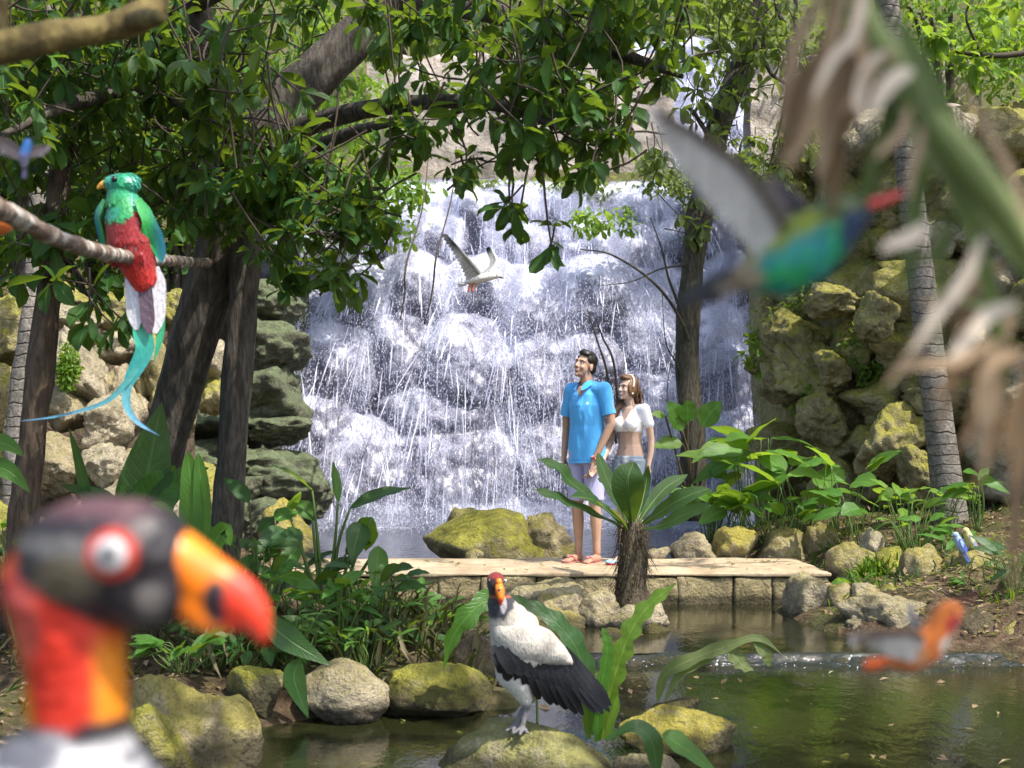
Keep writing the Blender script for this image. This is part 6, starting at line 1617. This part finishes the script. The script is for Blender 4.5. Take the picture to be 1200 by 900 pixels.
col = mixc(col, (.42, .41, .42), w_); col = mixc(col, (.09, .09, .11), w_ * sstep(.0, .3, fbm(q * np.array((.016, .03, .01)), 9, 3)) * .9)
red = sstep(31, 27, np.hypot(u - 152, v_ - 643)) * (q[:, 2] < 0); col = mixc(col, (.50, .05, .03), red)
pigment(me, col); part('vulture_body', me, BARE, vt)
b = MB(); B.ball(b, 152, 643, -68, 20, 20, 9, 4); me = b.mesh('eye', org, True); q = B.uv(mverts(me) + org); rr0 = np.hypot(q[:, 0] - 152, q[:, 1] - 643); c_ = np.tile((.56, .53, .52), (len(q), 1)); c_ = mixc(c_, (.035, .035, .04), 1 - sstep(6, 11, rr0)); c_ = mixc(c_, (.5, .06, .03), sstep(18, 20, rr0)); pigment(me, c_); part('eye', me, HORN, vt)
b = MB(); B.ch(b, [(212, 655, 0, 22, 36, 36), (228, 672, 0, 26, 40, 32), (246, 684, 0, 28, 36, 26), (264, 694, 0, 26, 34, 22), (284, 706, 0, 24, 30, 18), (298, 720, 0, 19, 24, 15), (306, 736, 0, 12, 14, 11), (309, 748, 0, 7, 9, 8)]); B.ch(b, [(222, 700, 0, 20, 30, 26), (240, 728, 0, 16, 12, 16), (268, 732, 0, 16, 9, 12)])
me = fuse_w(b, .0022, 3, org, 'beak'); q = B.uv(mverts(me) + org); u, v_ = q[:, 0], q[:, 1]; c_ = np.tile((.85, .19, .008), (len(q), 1)); c_ = mixc(c_, (.85, .27, .01), sstep(660, 640, v_) * .6)
dk = sstep(17, 13, np.hypot((u - 258), (v_ - 704) * .55)); c_ = mixc(c_, (.028, .03, .038), dk); c_ = mixc(c_, (.72, .05, .022), sstep(262, 274, u + .12 * (v_ - 700)) * (v_ > 670)); pigment(me, c_); part('beak', me, HORN, vt)

# ---- quetzal on its branch
pts = []
inv0, sl_ = .4217, -.00114
def bd(px): return 1 / (inv0 + sl_ * px)
BRP = [(-60, 236), (0, 246), (60, 276), (110, 294), (160, 303), (205, 306), (240, 308), (262, 306)]
t = thing('perch_branch', P(262, 306, bd(255)), 'pale lichen covered bare branch crossing in front of the trees, the green bird on it', 'branch')
mb = MB(); tube(mb, [P(x, y, bd(min(x, 255))) for x, y in BRP], [.022, .022, .021, .022, .022, .024, .026, .03], 14, 110, .16, 9, rscale=3); tube(mb, [P(205, 306, bd(205)), P(215, 314, bd(210) - .05)], [.016, .006], 8, 6)
mb.build('branch', BARK_LICH, t, smooth=True)
B = Bird(bd(152) - .01); org = B.p(152, 298, 0)
qz = thing('quetzal', org, 'emerald green and red long tailed bird with blue green streamers perched on the pale branch', 'bird')
b = MB(); B.ch(b, [(145, 238, 0, 19, 20, 17), (149, 258, 0, 25, 24, 20), (152, 280, 2, 27, 26, 21), (158, 302, 4, 22, 22, 18), (166, 322, 6, 16, 20, 13)]); B.ball(b, 144, 217, -2, 21, 13, 16); B.ball(b, 136, 215, -3, 14, 9, 12); B.ball(b, 150, 211, 0, 14, 8, 12); B.ch(b, [(143, 222, -1, 16, 12, 15), (143, 238, -1, 18, 12, 17)])
for fu in (140, 164): B.ch(b, [(fu, 296, -10, 4, 6, 4), (fu, 300, -9, 3.0)]); [B.ch(b, [(fu + d_, 296, -9, 2.6), (fu + d_ * 1.4, 301, -12, 2.3), (fu + d_ * 1.4, 307, -9, 1.8)]) for d_ in (-4, 0, 4)]
me = fuse_w(b, .0038, 5, org, 'quetzal_body'); V = mverts(me) + org; q = B.uv(V); u, v_ = q[:, 0], q[:, 1]; n1 = fbm(q * .08, 6, 4)
col = np.tile((.01, .36, .15), (len(V), 1)); col = mixc(col, (.015, .26, .22), sstep(.0, .5, n1) * .7); col = mixc(col, (.06, .35, .03), sstep(222, 236, v_) * sstep(-.2, .4, -n1) * .45)
edge = 262 - ((u - 143) / 24) ** 2 * 18 + 2.5 * n1; col = mixc(col, (.34, .006, .008), sstep(edge - 1.5, edge + 2.5, v_)); col = mixc(col, (.55, .02, .012), sstep(306, 318, v_)); col = mixc(col, (.20, .17, .15), (np.abs(v_ - 300) < 9) & (q[:, 2] < -14.5))
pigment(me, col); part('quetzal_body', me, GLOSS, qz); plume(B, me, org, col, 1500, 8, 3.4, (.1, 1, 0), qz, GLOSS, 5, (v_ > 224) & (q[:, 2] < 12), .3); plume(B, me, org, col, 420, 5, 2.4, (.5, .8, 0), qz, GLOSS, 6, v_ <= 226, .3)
b = MB(); B.ch(b, [(128, 215, -5, 5, 5, 5), (121, 218, -6, 3.4, 3.6, 3.4), (117, 221, -6, 1.6, 2.2, 1.8)]); part('beak', flat(b, 'beak', org, (.75, .36, .05)), HORN, qz)
b = MB(); B.ball(b, 140, 214, -18.5, 3.6, 3.6, 3.2); part('eye', flat(b, 'eye', org, (.006, .006, .006)), HORN, qz)
def wingq(side):
    mb = MB(); cu = 152
    for i in range(11):
        t_ = i / 10
        if side > 0: a = (166 + 12 * t_, 236 + 3 * i, -16 + 8 * t_); m_ = (178 + 6 * t_, 262 + 1.5 * i, -14 + 12 * t_); e = (172 + 16 * t_, 284 + 2.2 * i, -8 + 14 * t_)
        else: a = (126 - 4 * t_, 236 + 2 * i, -12 + 8 * t_); m_ = (117 - 2 * t_, 256 + i, -8 + 12 * t_); e = (120 + 3 * t_, 276 + 2 * i, 0 + 10 * t_)
        B.feather(mb, [a, m_, e], 15 if side > 0 else 9, (.45 * side, -1, .2), .15, 'feather', 9)
    me = mb.mesh('wing', org, True); q = B.uv(mverts(me) + org); c_ = np.tile((.02, .33, .06), (len(q), 1)); c_ = mixc(c_, (.01, .16, .24), sstep(178, 190, q[:, 0]) if side > 0 else sstep(122, 114, q[:, 0])); pigment(me, c_); part('wing', me, GLOSS, qz)
wingq(1); wingq(-1)
mb = MB(); B.feather(mb, [(157, 312, 2), (155, 340, 4), (159, 386, 4)], 21, (-.2, -1, .1), .1, 'feather', 12); B.feather(mb, [(180, 312, 4), (183, 345, 6), (180, 390, 6)], 20, (.2, -1, .1), .1, 'feather', 12); part('tail', flat(mb, 'tail', org, (.70, .68, .72)), FEATH, qz)
mb = MB(); B.feather(mb, [(168, 320, 0), (171, 350, 1), (175, 391, 1)], 17, (0, -1, .1), .1, 'feather', 12); part('tail', flat(mb, 'tail', org, (.13, .085, .12)), FEATH, qz)
for pts, w_, c0_, c1_ in (([(158, 330, 8), (154, 370, 8), (160, 400, 7), (158, 430, 6), (143, 452, 5), (120, 472, 4), (70, 487, 3), (18, 494, 2)], 8, (.02, .40, .17), (.10, .26, .42)), ([(172, 360, 9), (172, 395, 8), (160, 430, 7), (148, 450, 6), (147, 475, 6), (160, 495, 6), (186, 511, 6)], 12, (.02, .42, .18), (.16, .36, .6)), ([(181, 330, 9), (186, 370, 9), (184, 400, 9), (177, 424, 9)], 10, (.03, .42, .14), (.03, .36, .2)), ([(165, 340, 7), (164, 385, 7), (168, 410, 6), (150, 446, 6), (146, 462, 6)], 22, (.02, .38, .14), (.03, .3, .4))):
    mb = MB(); cs = [B.p(*x) for x in pts]; blade(mb, cs, w_ * B.m, 'lance', 34, (.1, -1, .1), .18)
    me = mb.mesh('tail_streamer', org, True); k3 = len(me.vertices) // 3; tt = np.repeat(np.linspace(0, 1, k3), 3); c_ = np.asarray(c0_)[None] * (1 - tt[:, None]) + np.asarray(c1_)[None] * tt[:, None]; pigment(me, c_); part('tail_streamer', me, GLOSS, qz)

# ---- gull over the falls
B = Bird(9.0); org = B.p(562, 326, 0)
g = thing('gull', org, 'white gull with dark wing tips flying in front of the waterfall', 'bird')
b = MB(); B.ch(b, [(546, 331, 0, 2.4, 2, 4), (553, 329, 0, 5, 4, 5), (563, 326, 0, 7, 5, 6), (573, 324, 0, 6, 5, 5.5), (580, 323, 0, 4.6, 4.2, 4.4), (584, 323, 0, 3.4, 3.2, 3.2)])
me = fuse_w(b, .0065, 1, org, 'gull_body'); q = B.uv(mverts(me) + org); c_ = np.tile((.80, .78, .74), (len(q), 1)); c_ = mixc(c_, (.05, .05, .05), np.hypot(q[:, 0] - 582, q[:, 1] - 322.4) < 1.1); pigment(me, c_); part('gull_body', me, FEATH, g)
b = MB(); B.ch(b, [(586, 324.5, 0, 1.5), (590, 326, 0, .7)]); part('beak', flat(b, 'beak', org, (.10, .05, .04)), HORN, g)
for pts0, tipc in ((((564, 323), (548, 305), (527, 283)), -1), (((574, 321), (582, 304), (574, 285)), 1)):
    mb = MB(); lead = spline([np.array((*p_, 0.)) for p_ in pts0], 16); nn = 16
    for i in range(nn):
        t_ = i / 15; a = lead[i]; L_ = (22 - 12 * t_) if tipc < 0 else (14 - 6 * t_)
        d_ = np.array((-.55, .85)) if tipc < 0 else np.array((-.60, .80)); d_ = d_ / np.linalg.norm(d_)
        if tipc < 0: d_ = d_ * (1 - t_) + np.array((-.75, -.2)) * t_
        else: d_ = np.array((-1., .35)) * (1 - t_) + np.array((-.5, .5)) * t_
        w0 = -34 * t_ if tipc < 0 else 34 * t_
        B.feather(mb, [(a[0], a[1], w0), (a[0] + d_[0] * L_ * .5, a[1] + d_[1] * L_ * .5, w0 + 1), (a[0] + d_[0] * L_, a[1] + d_[1] * L_, w0 + 2)], 5.5, (.3, -1, .3), .1, 'feather', 6)
    tube(mb, [B.p(p_[0], p_[1], (-34 if tipc < 0 else 34) * j_ / 2) for j_, p_ in enumerate(pts0)], [.016, .012, .004], 6, 12)
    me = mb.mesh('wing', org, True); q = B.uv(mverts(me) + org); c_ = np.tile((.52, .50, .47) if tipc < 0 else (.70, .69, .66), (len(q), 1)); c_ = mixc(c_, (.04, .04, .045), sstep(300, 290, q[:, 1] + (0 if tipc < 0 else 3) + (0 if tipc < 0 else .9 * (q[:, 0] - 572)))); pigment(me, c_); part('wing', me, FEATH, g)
mb = MB()
for i in range(5): B.feather(mb, [(549, 330, 0), (543, 332 + i * .4, (i - 2) * 1.5), (536, 332 + i * 1.0, (i - 2) * 3)], 4, (0, -1, .6), .1, 'feather', 6)
part('tail', flat(mb, 'tail', org, (.72, .71, .70)), FEATH, g)
for fu in (550, 555): b = MB(); B.ch(b, [(fu + 1, 331, -2, 1.2), (fu, 336, -2, .9), (fu - 1, 341, -2, 1.6, 1.2)]); part('leg', flat(b, 'leg', org, (.62, .16, .10)), HORN, g)

# ---- hummingbirds
def feather_wing(B, org, parent, lead, lens, dirs, wid, c_main, c_lead, w_off, face, name='wing', n=16):
    mb = MB(); ld = spline([np.array(p_, float) for p_ in lead], n)
    for i in range(n):
        t_ = i / (n - 1); a = ld[i]; L_ = np.interp(t_, np.linspace(0, 1, len(lens)), lens)
        d_ = np.array([np.interp(t_, np.linspace(0, 1, len(dirs)), [x[k_] for x in dirs]) for k_ in range(2)]); d_ /= np.linalg.norm(d_)
        B.feather(mb, [(a[0], a[1], a[2] + i * .15), (a[0] + d_[0] * L_ * .5, a[1] + d_[1] * L_ * .5, a[2] + w_off * .5 + i * .15), (a[0] + d_[0] * L_, a[1] + d_[1] * L_, a[2] + w_off + i * .15)], wid, face, .08, 'feather', 8)
    tube(mb, [B.p(*p_) for p_ in lead], [wid * .22 * B.m, wid * .2 * B.m, wid * .08 * B.m], 7, 24)
    me = mb.mesh(name, org, True); q = B.uv(mverts(me) + org)
    d2 = np.min(np.linalg.norm(q[:, None, :2] - ld[None, :, :2], axis=2), 1); c_ = np.tile(c_main, (len(q), 1)); c_ = mixc(c_, c_lead, sstep(wid * .75, wid * .25, d2)); pigment(me, c_); part(name, me, FEATH, parent)
B = Bird(.76); org = B.p(940, 300, 0)
hb = thing('hummingbird', org, 'blurred emerald and blue hummingbird with a red beak hovering at the upper right', 'bird')
b = MB(); B.ch(b, [(872, 325, 8, 14, 12, 12), (893, 318, 5, 27, 23, 22), (918, 307, 2, 36, 36, 30), (945, 290, 0, 38, 40, 33), (968, 274, -2, 32, 34, 28), (986, 258, -4, 26, 26, 23), (998, 249, -5, 20, 19, 18)])
me = fuse_w(b, .0026, 3, org, 'hummingbird_body'); q = B.uv(mverts(me) + org); n1 = fbm(q * .05, 7, 4); ax_ = (q[:, 0] - 940) * .87 - (q[:, 1] - 292) * .5; pr = (q[:, 0] - 940) * .5 + (q[:, 1] - 292) * .87
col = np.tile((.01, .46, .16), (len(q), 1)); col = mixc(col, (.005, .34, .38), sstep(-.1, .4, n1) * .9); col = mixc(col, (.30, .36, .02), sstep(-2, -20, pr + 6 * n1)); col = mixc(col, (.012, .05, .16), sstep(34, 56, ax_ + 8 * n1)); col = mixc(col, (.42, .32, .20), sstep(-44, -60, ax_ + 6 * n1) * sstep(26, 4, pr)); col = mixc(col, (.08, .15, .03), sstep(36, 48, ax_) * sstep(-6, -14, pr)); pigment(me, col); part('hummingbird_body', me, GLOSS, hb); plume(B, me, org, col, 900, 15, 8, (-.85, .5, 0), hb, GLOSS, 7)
b = MB(); B.ch(b, [(1006, 245, -6, 7.5), (1030, 238, -8, 5.5), (1052, 229, -9, 3.0)]); part('beak', flat(b, 'beak', org, (.68, .06, .06)), HORN, hb)
b = MB(); B.ball(b, 993, 243, -19, 5, 5, 4); part('eye', flat(b, 'eye', org, (.01, .01, .01)), HORN, hb)
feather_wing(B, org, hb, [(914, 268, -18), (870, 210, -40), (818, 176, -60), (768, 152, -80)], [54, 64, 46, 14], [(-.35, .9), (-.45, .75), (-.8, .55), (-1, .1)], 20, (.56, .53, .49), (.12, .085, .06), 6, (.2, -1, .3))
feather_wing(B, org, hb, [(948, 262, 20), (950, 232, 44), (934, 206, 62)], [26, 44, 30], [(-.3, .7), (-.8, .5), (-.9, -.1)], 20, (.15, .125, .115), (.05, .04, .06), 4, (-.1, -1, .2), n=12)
mb = MB()
for i in range(6): t_ = i / 5; B.feather(mb, [(880 + 4 * t_, 318 + 8 * t_, 6), (842, 328 + 13 * t_, 8 + i), (796 + 50 * t_ ** 1.5, 356 - 4 * t_, 10 + i)], 18, (0, -1, .3), .1, 'feather', 8)
me = mb.mesh('tail', org, True); q = B.uv(mverts(me) + org); c_ = np.tile((.40, .31, .22), (len(q), 1)); c_ = mixc(c_, (.025, .028, .03), sstep(6, -4, q[:, 1] - (352 - (q[:, 0] - 800) * .18)) if False else np.clip(sstep(858, 836, q[:, 0]) + sstep(336, 328, q[:, 1] + (q[:, 0] - 850) * .28), 0, 1)); pigment(me, c_); part('tail', me, FEATH, hb)

B = Bird(.98); org = B.p(1085, 755, 0)
hb = thing('hummingbird', org, 'blurred rusty orange hummingbird with a red throat flying over the water at the lower right', 'bird')
b = MB(); B.ch(b, [(1050, 776, 6, 12, 10, 10), (1070, 770, 3, 19, 18, 17), (1088, 756, 0, 19, 22, 18), (1100, 738, 0, 15, 16, 15), (1110, 722, 0, 17, 16, 15), (1114, 716, 0, 14, 13, 13)])
me = fuse_w(b, .003, 3, org, 'hummingbird_body'); q = B.uv(mverts(me) + org); col = np.tile((.72, .19, .03), (len(q), 1)); n1 = fbm(q * .06, 2, 3)
col = mixc(col, (.42, .03, .025), 1 - sstep(.7, 1.2, np.hypot((q[:, 0] - 1117) / 16, (q[:, 1] - 731) / 13))); col = mixc(col, (.72, .66, .56), 1 - sstep(.7, 1.2, np.hypot((q[:, 0] - 1110) / 14, (q[:, 1] - 755) / 12))); col = mixc(col, (.58, .38, .22), (1 - sstep(.6, 1.2, np.hypot((q[:, 0] - 1074) / 9, (q[:, 1] - 768) / 12))) * .6); pigment(me, col); part('hummingbird_body', me, FEATH, hb)
b = MB(); B.ch(b, [(1124, 708, -2, 4), (1134, 700, -10, 2.6), (1140, 696, -16, 1.6)]); part('beak', flat(b, 'beak', org, (.20, .06, .04)), HORN, hb)
b = MB(); B.ball(b, 1112, 713, -13, 3, 3, 2.5); part('eye', flat(b, 'eye', org, (.01, .01, .01)), HORN, hb)
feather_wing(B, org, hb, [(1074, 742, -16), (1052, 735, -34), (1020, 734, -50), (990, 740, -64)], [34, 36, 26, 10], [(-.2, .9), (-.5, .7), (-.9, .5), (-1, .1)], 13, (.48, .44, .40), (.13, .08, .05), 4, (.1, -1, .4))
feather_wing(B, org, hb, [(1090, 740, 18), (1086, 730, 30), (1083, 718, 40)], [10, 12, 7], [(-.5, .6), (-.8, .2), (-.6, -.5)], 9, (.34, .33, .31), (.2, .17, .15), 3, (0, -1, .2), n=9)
mb = MB()
for i in range(6): t_ = i / 5; B.feather(mb, [(1056, 772 + 6 * t_, 6), (1038, 776 + 6 * t_, 8 + i), (1015, 778 + 10 * t_, 9 + i)], 9, (0, -1, .4), .1, 'feather', 7)
part('tail', flat(mb, 'tail', org, (.70, .13, .03)), FEATH, hb)

B = Bird(1.9); org = B.p(30, 178, 0)
hb = thing('hummingbird', org, 'tiny blurred blue hummingbird with brown wings among the leaves at the far left', 'bird')
b = MB(); B.ch(b, [(27, 192, 3, 4, 5, 4), (28, 182, 0, 6.5, 7, 6), (31, 173, 0, 5.5, 5.5, 5.5), (33, 167, 0, 5.5, 5, 5)]); me = fuse_w(b, .0028, 1, org, 'hummingbird_body'); q = B.uv(mverts(me) + org); c_ = np.tile((.04, .22, .62), (len(q), 1)); c_ = mixc(c_, (.22, .20, .34), sstep(176, 186, q[:, 1])); pigment(me, c_); part('hummingbird_body', me, GLOSS, hb)
b = MB(); B.ch(b, [(37, 165, -2, 1.5), (45, 162, -6, .8)]); part('beak', flat(b, 'beak', org, (.03, .03, .03)), HORN, hb)
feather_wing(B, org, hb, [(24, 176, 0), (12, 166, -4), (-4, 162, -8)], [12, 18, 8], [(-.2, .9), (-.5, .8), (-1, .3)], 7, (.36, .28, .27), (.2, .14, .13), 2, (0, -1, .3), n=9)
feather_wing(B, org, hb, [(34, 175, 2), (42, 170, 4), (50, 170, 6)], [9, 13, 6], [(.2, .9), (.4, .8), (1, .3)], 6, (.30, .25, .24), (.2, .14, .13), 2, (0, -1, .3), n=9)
mb = MB(); [B.feather(mb, [(27, 192, 4), (26 + i, 200, 5), (24 + 2 * i, 208, 6)], 3.5, (0, -1, .2), .1, 'feather', 5) for i in range(3)]; part('tail', flat(mb, 'tail', org, (.16, .14, .24)), FEATH, hb)
B = Bird(2.9); org = B.p(-4, 262, 0)
hb = thing('small_bird', org, 'round orange breast of a small bird cut off by the left edge behind the branch', 'bird')
b = MB(); B.ch(b, [(-30, 280, 4, 8, 7, 8), (-14, 266, 0, 17, 15, 15), (0, 261, 0, 17, 14, 15)]); B.ball(b, -4, 244, 0, 10, 10, 10); me = fuse_w(b, .004, 2, org, 'bird_body'); q = B.uv(mverts(me) + org); c_ = np.tile((.62, .15, .02), (len(q), 1)); c_ = mixc(c_, (.12, .09, .06), sstep(-8, -18, q[:, 0])); pigment(me, c_); part('bird_body', me, FEATH, hb)
b = MB(); B.ch(b, [(4, 242, -2, 2.5), (12, 243, -3, 1)]); part('beak', flat(b, 'beak', org, (.03, .03, .03)), HORN, hb)
mb = MB(); [B.feather(mb, [(-8, 255 + i, -12), (-20, 268 + i, -10), (-36, 280 + i * 2, -4)], 6, (0, -1, .2), .1) for i in range(5)]; part('wing', flat(mb, 'wing', org, (.10, .08, .06)), FEATH, hb)
# pair on the right bank
def songbird(lab, Y, sh, body, belly, back, grp='pair of small birds on the right bank boulder'):
    B = Bird(Y); x, y = sh; o = B.p(x + 6, y + 22, 0)
    t = thing('songbird', o, lab, 'bird', grp)
    b = MB(); B.ch(b, [(x + 9, y + 18, 0, 3.2, 4, 3), (x + 6, y + 11, 0, 5.2, 6.5, 5), (x + 3, y + 5, 0, 4.6, 5, 4.6)]); B.ball(b, x + 1, y, 0, 4.0, 4.0, 4.0); me = fuse_w(b, .006, 1, o, 'bird_body'); q = B.uv(mverts(me) + o); c_ = np.tile(body, (len(q), 1)); c_ = mixc(c_, belly, sstep(2, -3, q[:, 2] * .3 + (q[:, 0] - x - 5 - (q[:, 1] - y) * .3))); pigment(me, c_); part('bird_body', me, FEATH, t)
    b = MB(); B.ch(b, [(x - 2.6, y + .3, -1, 1.2), (x - 5.2, y + 1, -2, .6)]); part('beak', flat(b, 'beak', o, (.05, .05, .05)), HORN, t)
    for sd in (0, 1): mb = MB(); [B.feather(mb, [(x + 4 + sd * 2, y + 4 + i, -4.4 + 2 * sd), (x + 8 + sd * 2 - i * .4, y + 12, -4 + 2 * sd), (x + 13 + sd - i * .6, y + 20 - i, -2)], 4, (.2, -1, .2), .1, 'feather', 6) for i in range(4)]; part('wing', flat(mb, 'wing', o, back), FEATH, t)
    mb = MB(); [B.feather(mb, [(x + 10, y + 18, 0), (x + 13, y + 25, 0), (x + 15 + i, y + 32, 0)], 3.2, (0, -1, .2), .1, 'feather', 6) for i in range(3)]; part('tail', flat(mb, 'tail', o, back), FEATH, t)
    for d_ in (0, 4): b = MB(); B.ch(b, [(x + 6 + d_, y + 16, -1, .9), (x + 5 + d_, y + 22, -2, .7)]); part('leg', flat(b, 'leg', o, (.05, .04, .04)), HORN, t)
songbird('small bright blue bird with a long tail on the flat topped boulder', 8.15, (1119, 627), (.10, .18, .55), (.35, .45, .62), (.06, .12, .45))
songbird('small pale yellow breasted bird just behind the blue one', 8.3, (1131, 622), (.42, .44, .36), (.62, .58, .22), (.30, .33, .38))

# ------------------------------------------------------------------ near palm frond and ochre branch
FY = .68
def fp(x, y, w=0): q = P(x, y, FY); q[1] += w; return q
t = thing('palm_frond', fp(1060, -60), 'big blurred palm leaf with green stem and bleached dry leaflets hanging at the upper right', 'palm leaf')
mb = MB(); tube(mb, [fp(985, -120, .05), fp(1030, 20, .02), fp(1085, 130), fp(1150, 240, -.02), fp(1230, 390, -.03), fp(1330, 560, -.02)], [.007, .009, .009, .008, .007, .005], 10, 40); mb.build('stem', plain_mat('frond_stem', (.15, .19, .05), .5), t, smooth=True)
FG = plain_mat('frond_green', (.12, .17, .045), .5, .4, 40, trans=.5); FD = plain_mat('frond_dry', (.40, .28, .17), .75, .35, 30, trans=.25); FP_ = plain_mat('frond_bleached', (.70, .58, .45), .7, .25, 30, trans=.25); FB = plain_mat('frond_brown', (.22, .14, .075), .75, .35, 30, trans=.25)
LF = [([(1040, 20), (1080, 110), (1130, 220), (1215, 330)], 60, FG, -.01), ([(1030, -30), (1050, 60), (1100, 170), (1180, 270)], 46, FG, .02), ([(1060, 70), (1050, 140), (1030, 200), (1020, 250)], 44, FG, .02), ([(1085, 120), (1100, 190), (1090, 240), (1080, 300)], 40, FG, .03),
      ([(1100, 150), (1150, 250), (1180, 350), (1200, 470)], 40, FG, .02), ([(1120, 180), (1190, 260), (1240, 330), (1280, 420)], 60, FG, .02), ([(1140, 220), (1140, 270), (1110, 290), (1050, 300)], 22, FG, .04), ([(1220, 360), (1190, 350), (1160, 352), (1130, 345)], 26, FG, .02),
      ([(1010, -40), (985, 40), (960, 120), (935, 190)], 30, FD, .03), ([(1000, -60), (960, 10), (945, 80), (940, 140)], 26, FD, .05), ([(1020, 0), (1000, 60), (985, 140), (975, 200)], 34, FD, .03), ([(1030, 20), (1010, 60), (1000, 110), (985, 165)], 26, FB, .02), ([(1015, -20), (970, 70), (950, 150), (960, 175)], 26, FB, .06), ([(1000, -40), (980, 60), (955, 150), (925, 180)], 22, FD, .02),
      ([(1035, 60), (1015, 85), (1005, 120), (1015, 145)], 24, FP_, .0), ([(1056, 95), (1035, 105), (1018, 125), (1008, 148)], 28, FP_, -.02), ([(1050, 60), (1030, 70), (1010, 90), (1000, 108)], 20, FD, .0), ([(1060, 130), (1050, 160), (1030, 180), (1018, 190)], 16, FD, -.01), ([(1075, 150), (1070, 180), (1062, 210), (1058, 240)], 14, FD, -.01),
      ([(1070, 270), (1055, 285), (1035, 292), (1018, 302)], 26, FP_, -.02), ([(1135, 285), (1115, 330), (1085, 370), (1050, 420)], 22, FP_, -.02), ([(1150, 300), (1110, 360), (1070, 410), (1035, 455)], 18, FD, .0), ([(1175, 360), (1140, 375), (1115, 405), (1095, 425)], 24, FP_, -.02), ([(1185, 390), (1140, 420), (1090, 425), (1050, 440)], 20, FD, .02),
      ([(1200, 410), (1160, 430), (1152, 480), (1152, 560)], 22, FD, .0), ([(1210, 420), (1170, 440), (1165, 490), (1140, 545)], 20, FB, .03), ([(1220, 400), (1205, 450), (1195, 520), (1170, 580)], 22, FB, .04), ([(1200, 300), (1160, 330), (1130, 350), (1100, 345)], 22, FD, .03), ([(1165, 255), (1190, 330), (1200, 400), (1210, 440)], 16, FD, -.03), ([(1090, 120), (1140, 200), (1180, 290), (1210, 340)], 14, FD, -.04),
      ([(1205, 420), (1198, 520), (1190, 600), (1187, 700)], 26, FB, .0), ([(1030, -60), (1010, 20), (1020, 80), (990, 130)], 26, FD, .01), ([(1000, -60), (990, 30), (950, 90), (955, 190)], 30, FB, .04), ([(1020, -40), (1000, 40), (975, 70), (950, 120)], 20, FP_, .0), ([(1045, 30), (1040, 80), (1000, 150), (985, 215)], 24, FB, .04), ([(1010, -20), (1000, 90), (1010, 170), (1000, 240)], 30, FB, .05), ([(1180, 300), (1150, 380), (1140, 450), (1120, 500)], 24, FB, .03), ([(1210, 350), (1180, 420), (1180, 470), (1160, 530)], 26, FD, .02), ([(1100, 180), (1110, 230), (1100, 290), (1095, 350)], 30, FG, .05), ([(1130, 230), (1140, 300), (1135, 370), (1140, 430)], 26, FG, .05),
      ([(1230, 420), (1190, 420), (1140, 440), (1110, 470)], 18, FB, .03), ([(1240, 430), (1215, 460), (1200, 500), (1195, 545)], 24, FB, .02)]
for q, (pts, w_, m_, dw) in enumerate(LF):
    mb = MB(); blade(mb, [fp(x, y, dw) for x, y in pts], w_ * FY / F * (.55 if m_ is FG else .72), 'lance' if m_ in (FG,) else 'strap', 16, (.3 * math.sin(q), -1, .3), .3, .03, 3, q); mb.build('leaflet', m_, t)
t = thing('ochre_branch', P(-40, 55, 1.9), 'thick blurred ochre branch jutting in from the left at the top', 'branch')
mb = MB(); tube(mb, [P(-90, 62, 1.9), P(0, 55, 1.9), (P(60, 44, 1.92)), P(120, 34, 1.95), P(158, 22, 1.97), P(178, 6, 2.0), P(190, -40, 2.05)], [.026, .026, .024, .020, .024, .024, .020], 16, 60, .08, 3); tube(mb, [P(150, 26, 1.97), P(176, 22, 1.9), P(190, 20, 1.86)], [.018, .016, .008], 10, 10); mb.build('branch', BARK_OCH, t, smooth=True)
mb = MB(); tube(mb, [P(4, 60, 1.9), P(3, 20, 1.9), P(2, -60, 1.9)], [.010, .008], 8, 12); mb.build('side_branch', BARK_OCH, t, smooth=True)
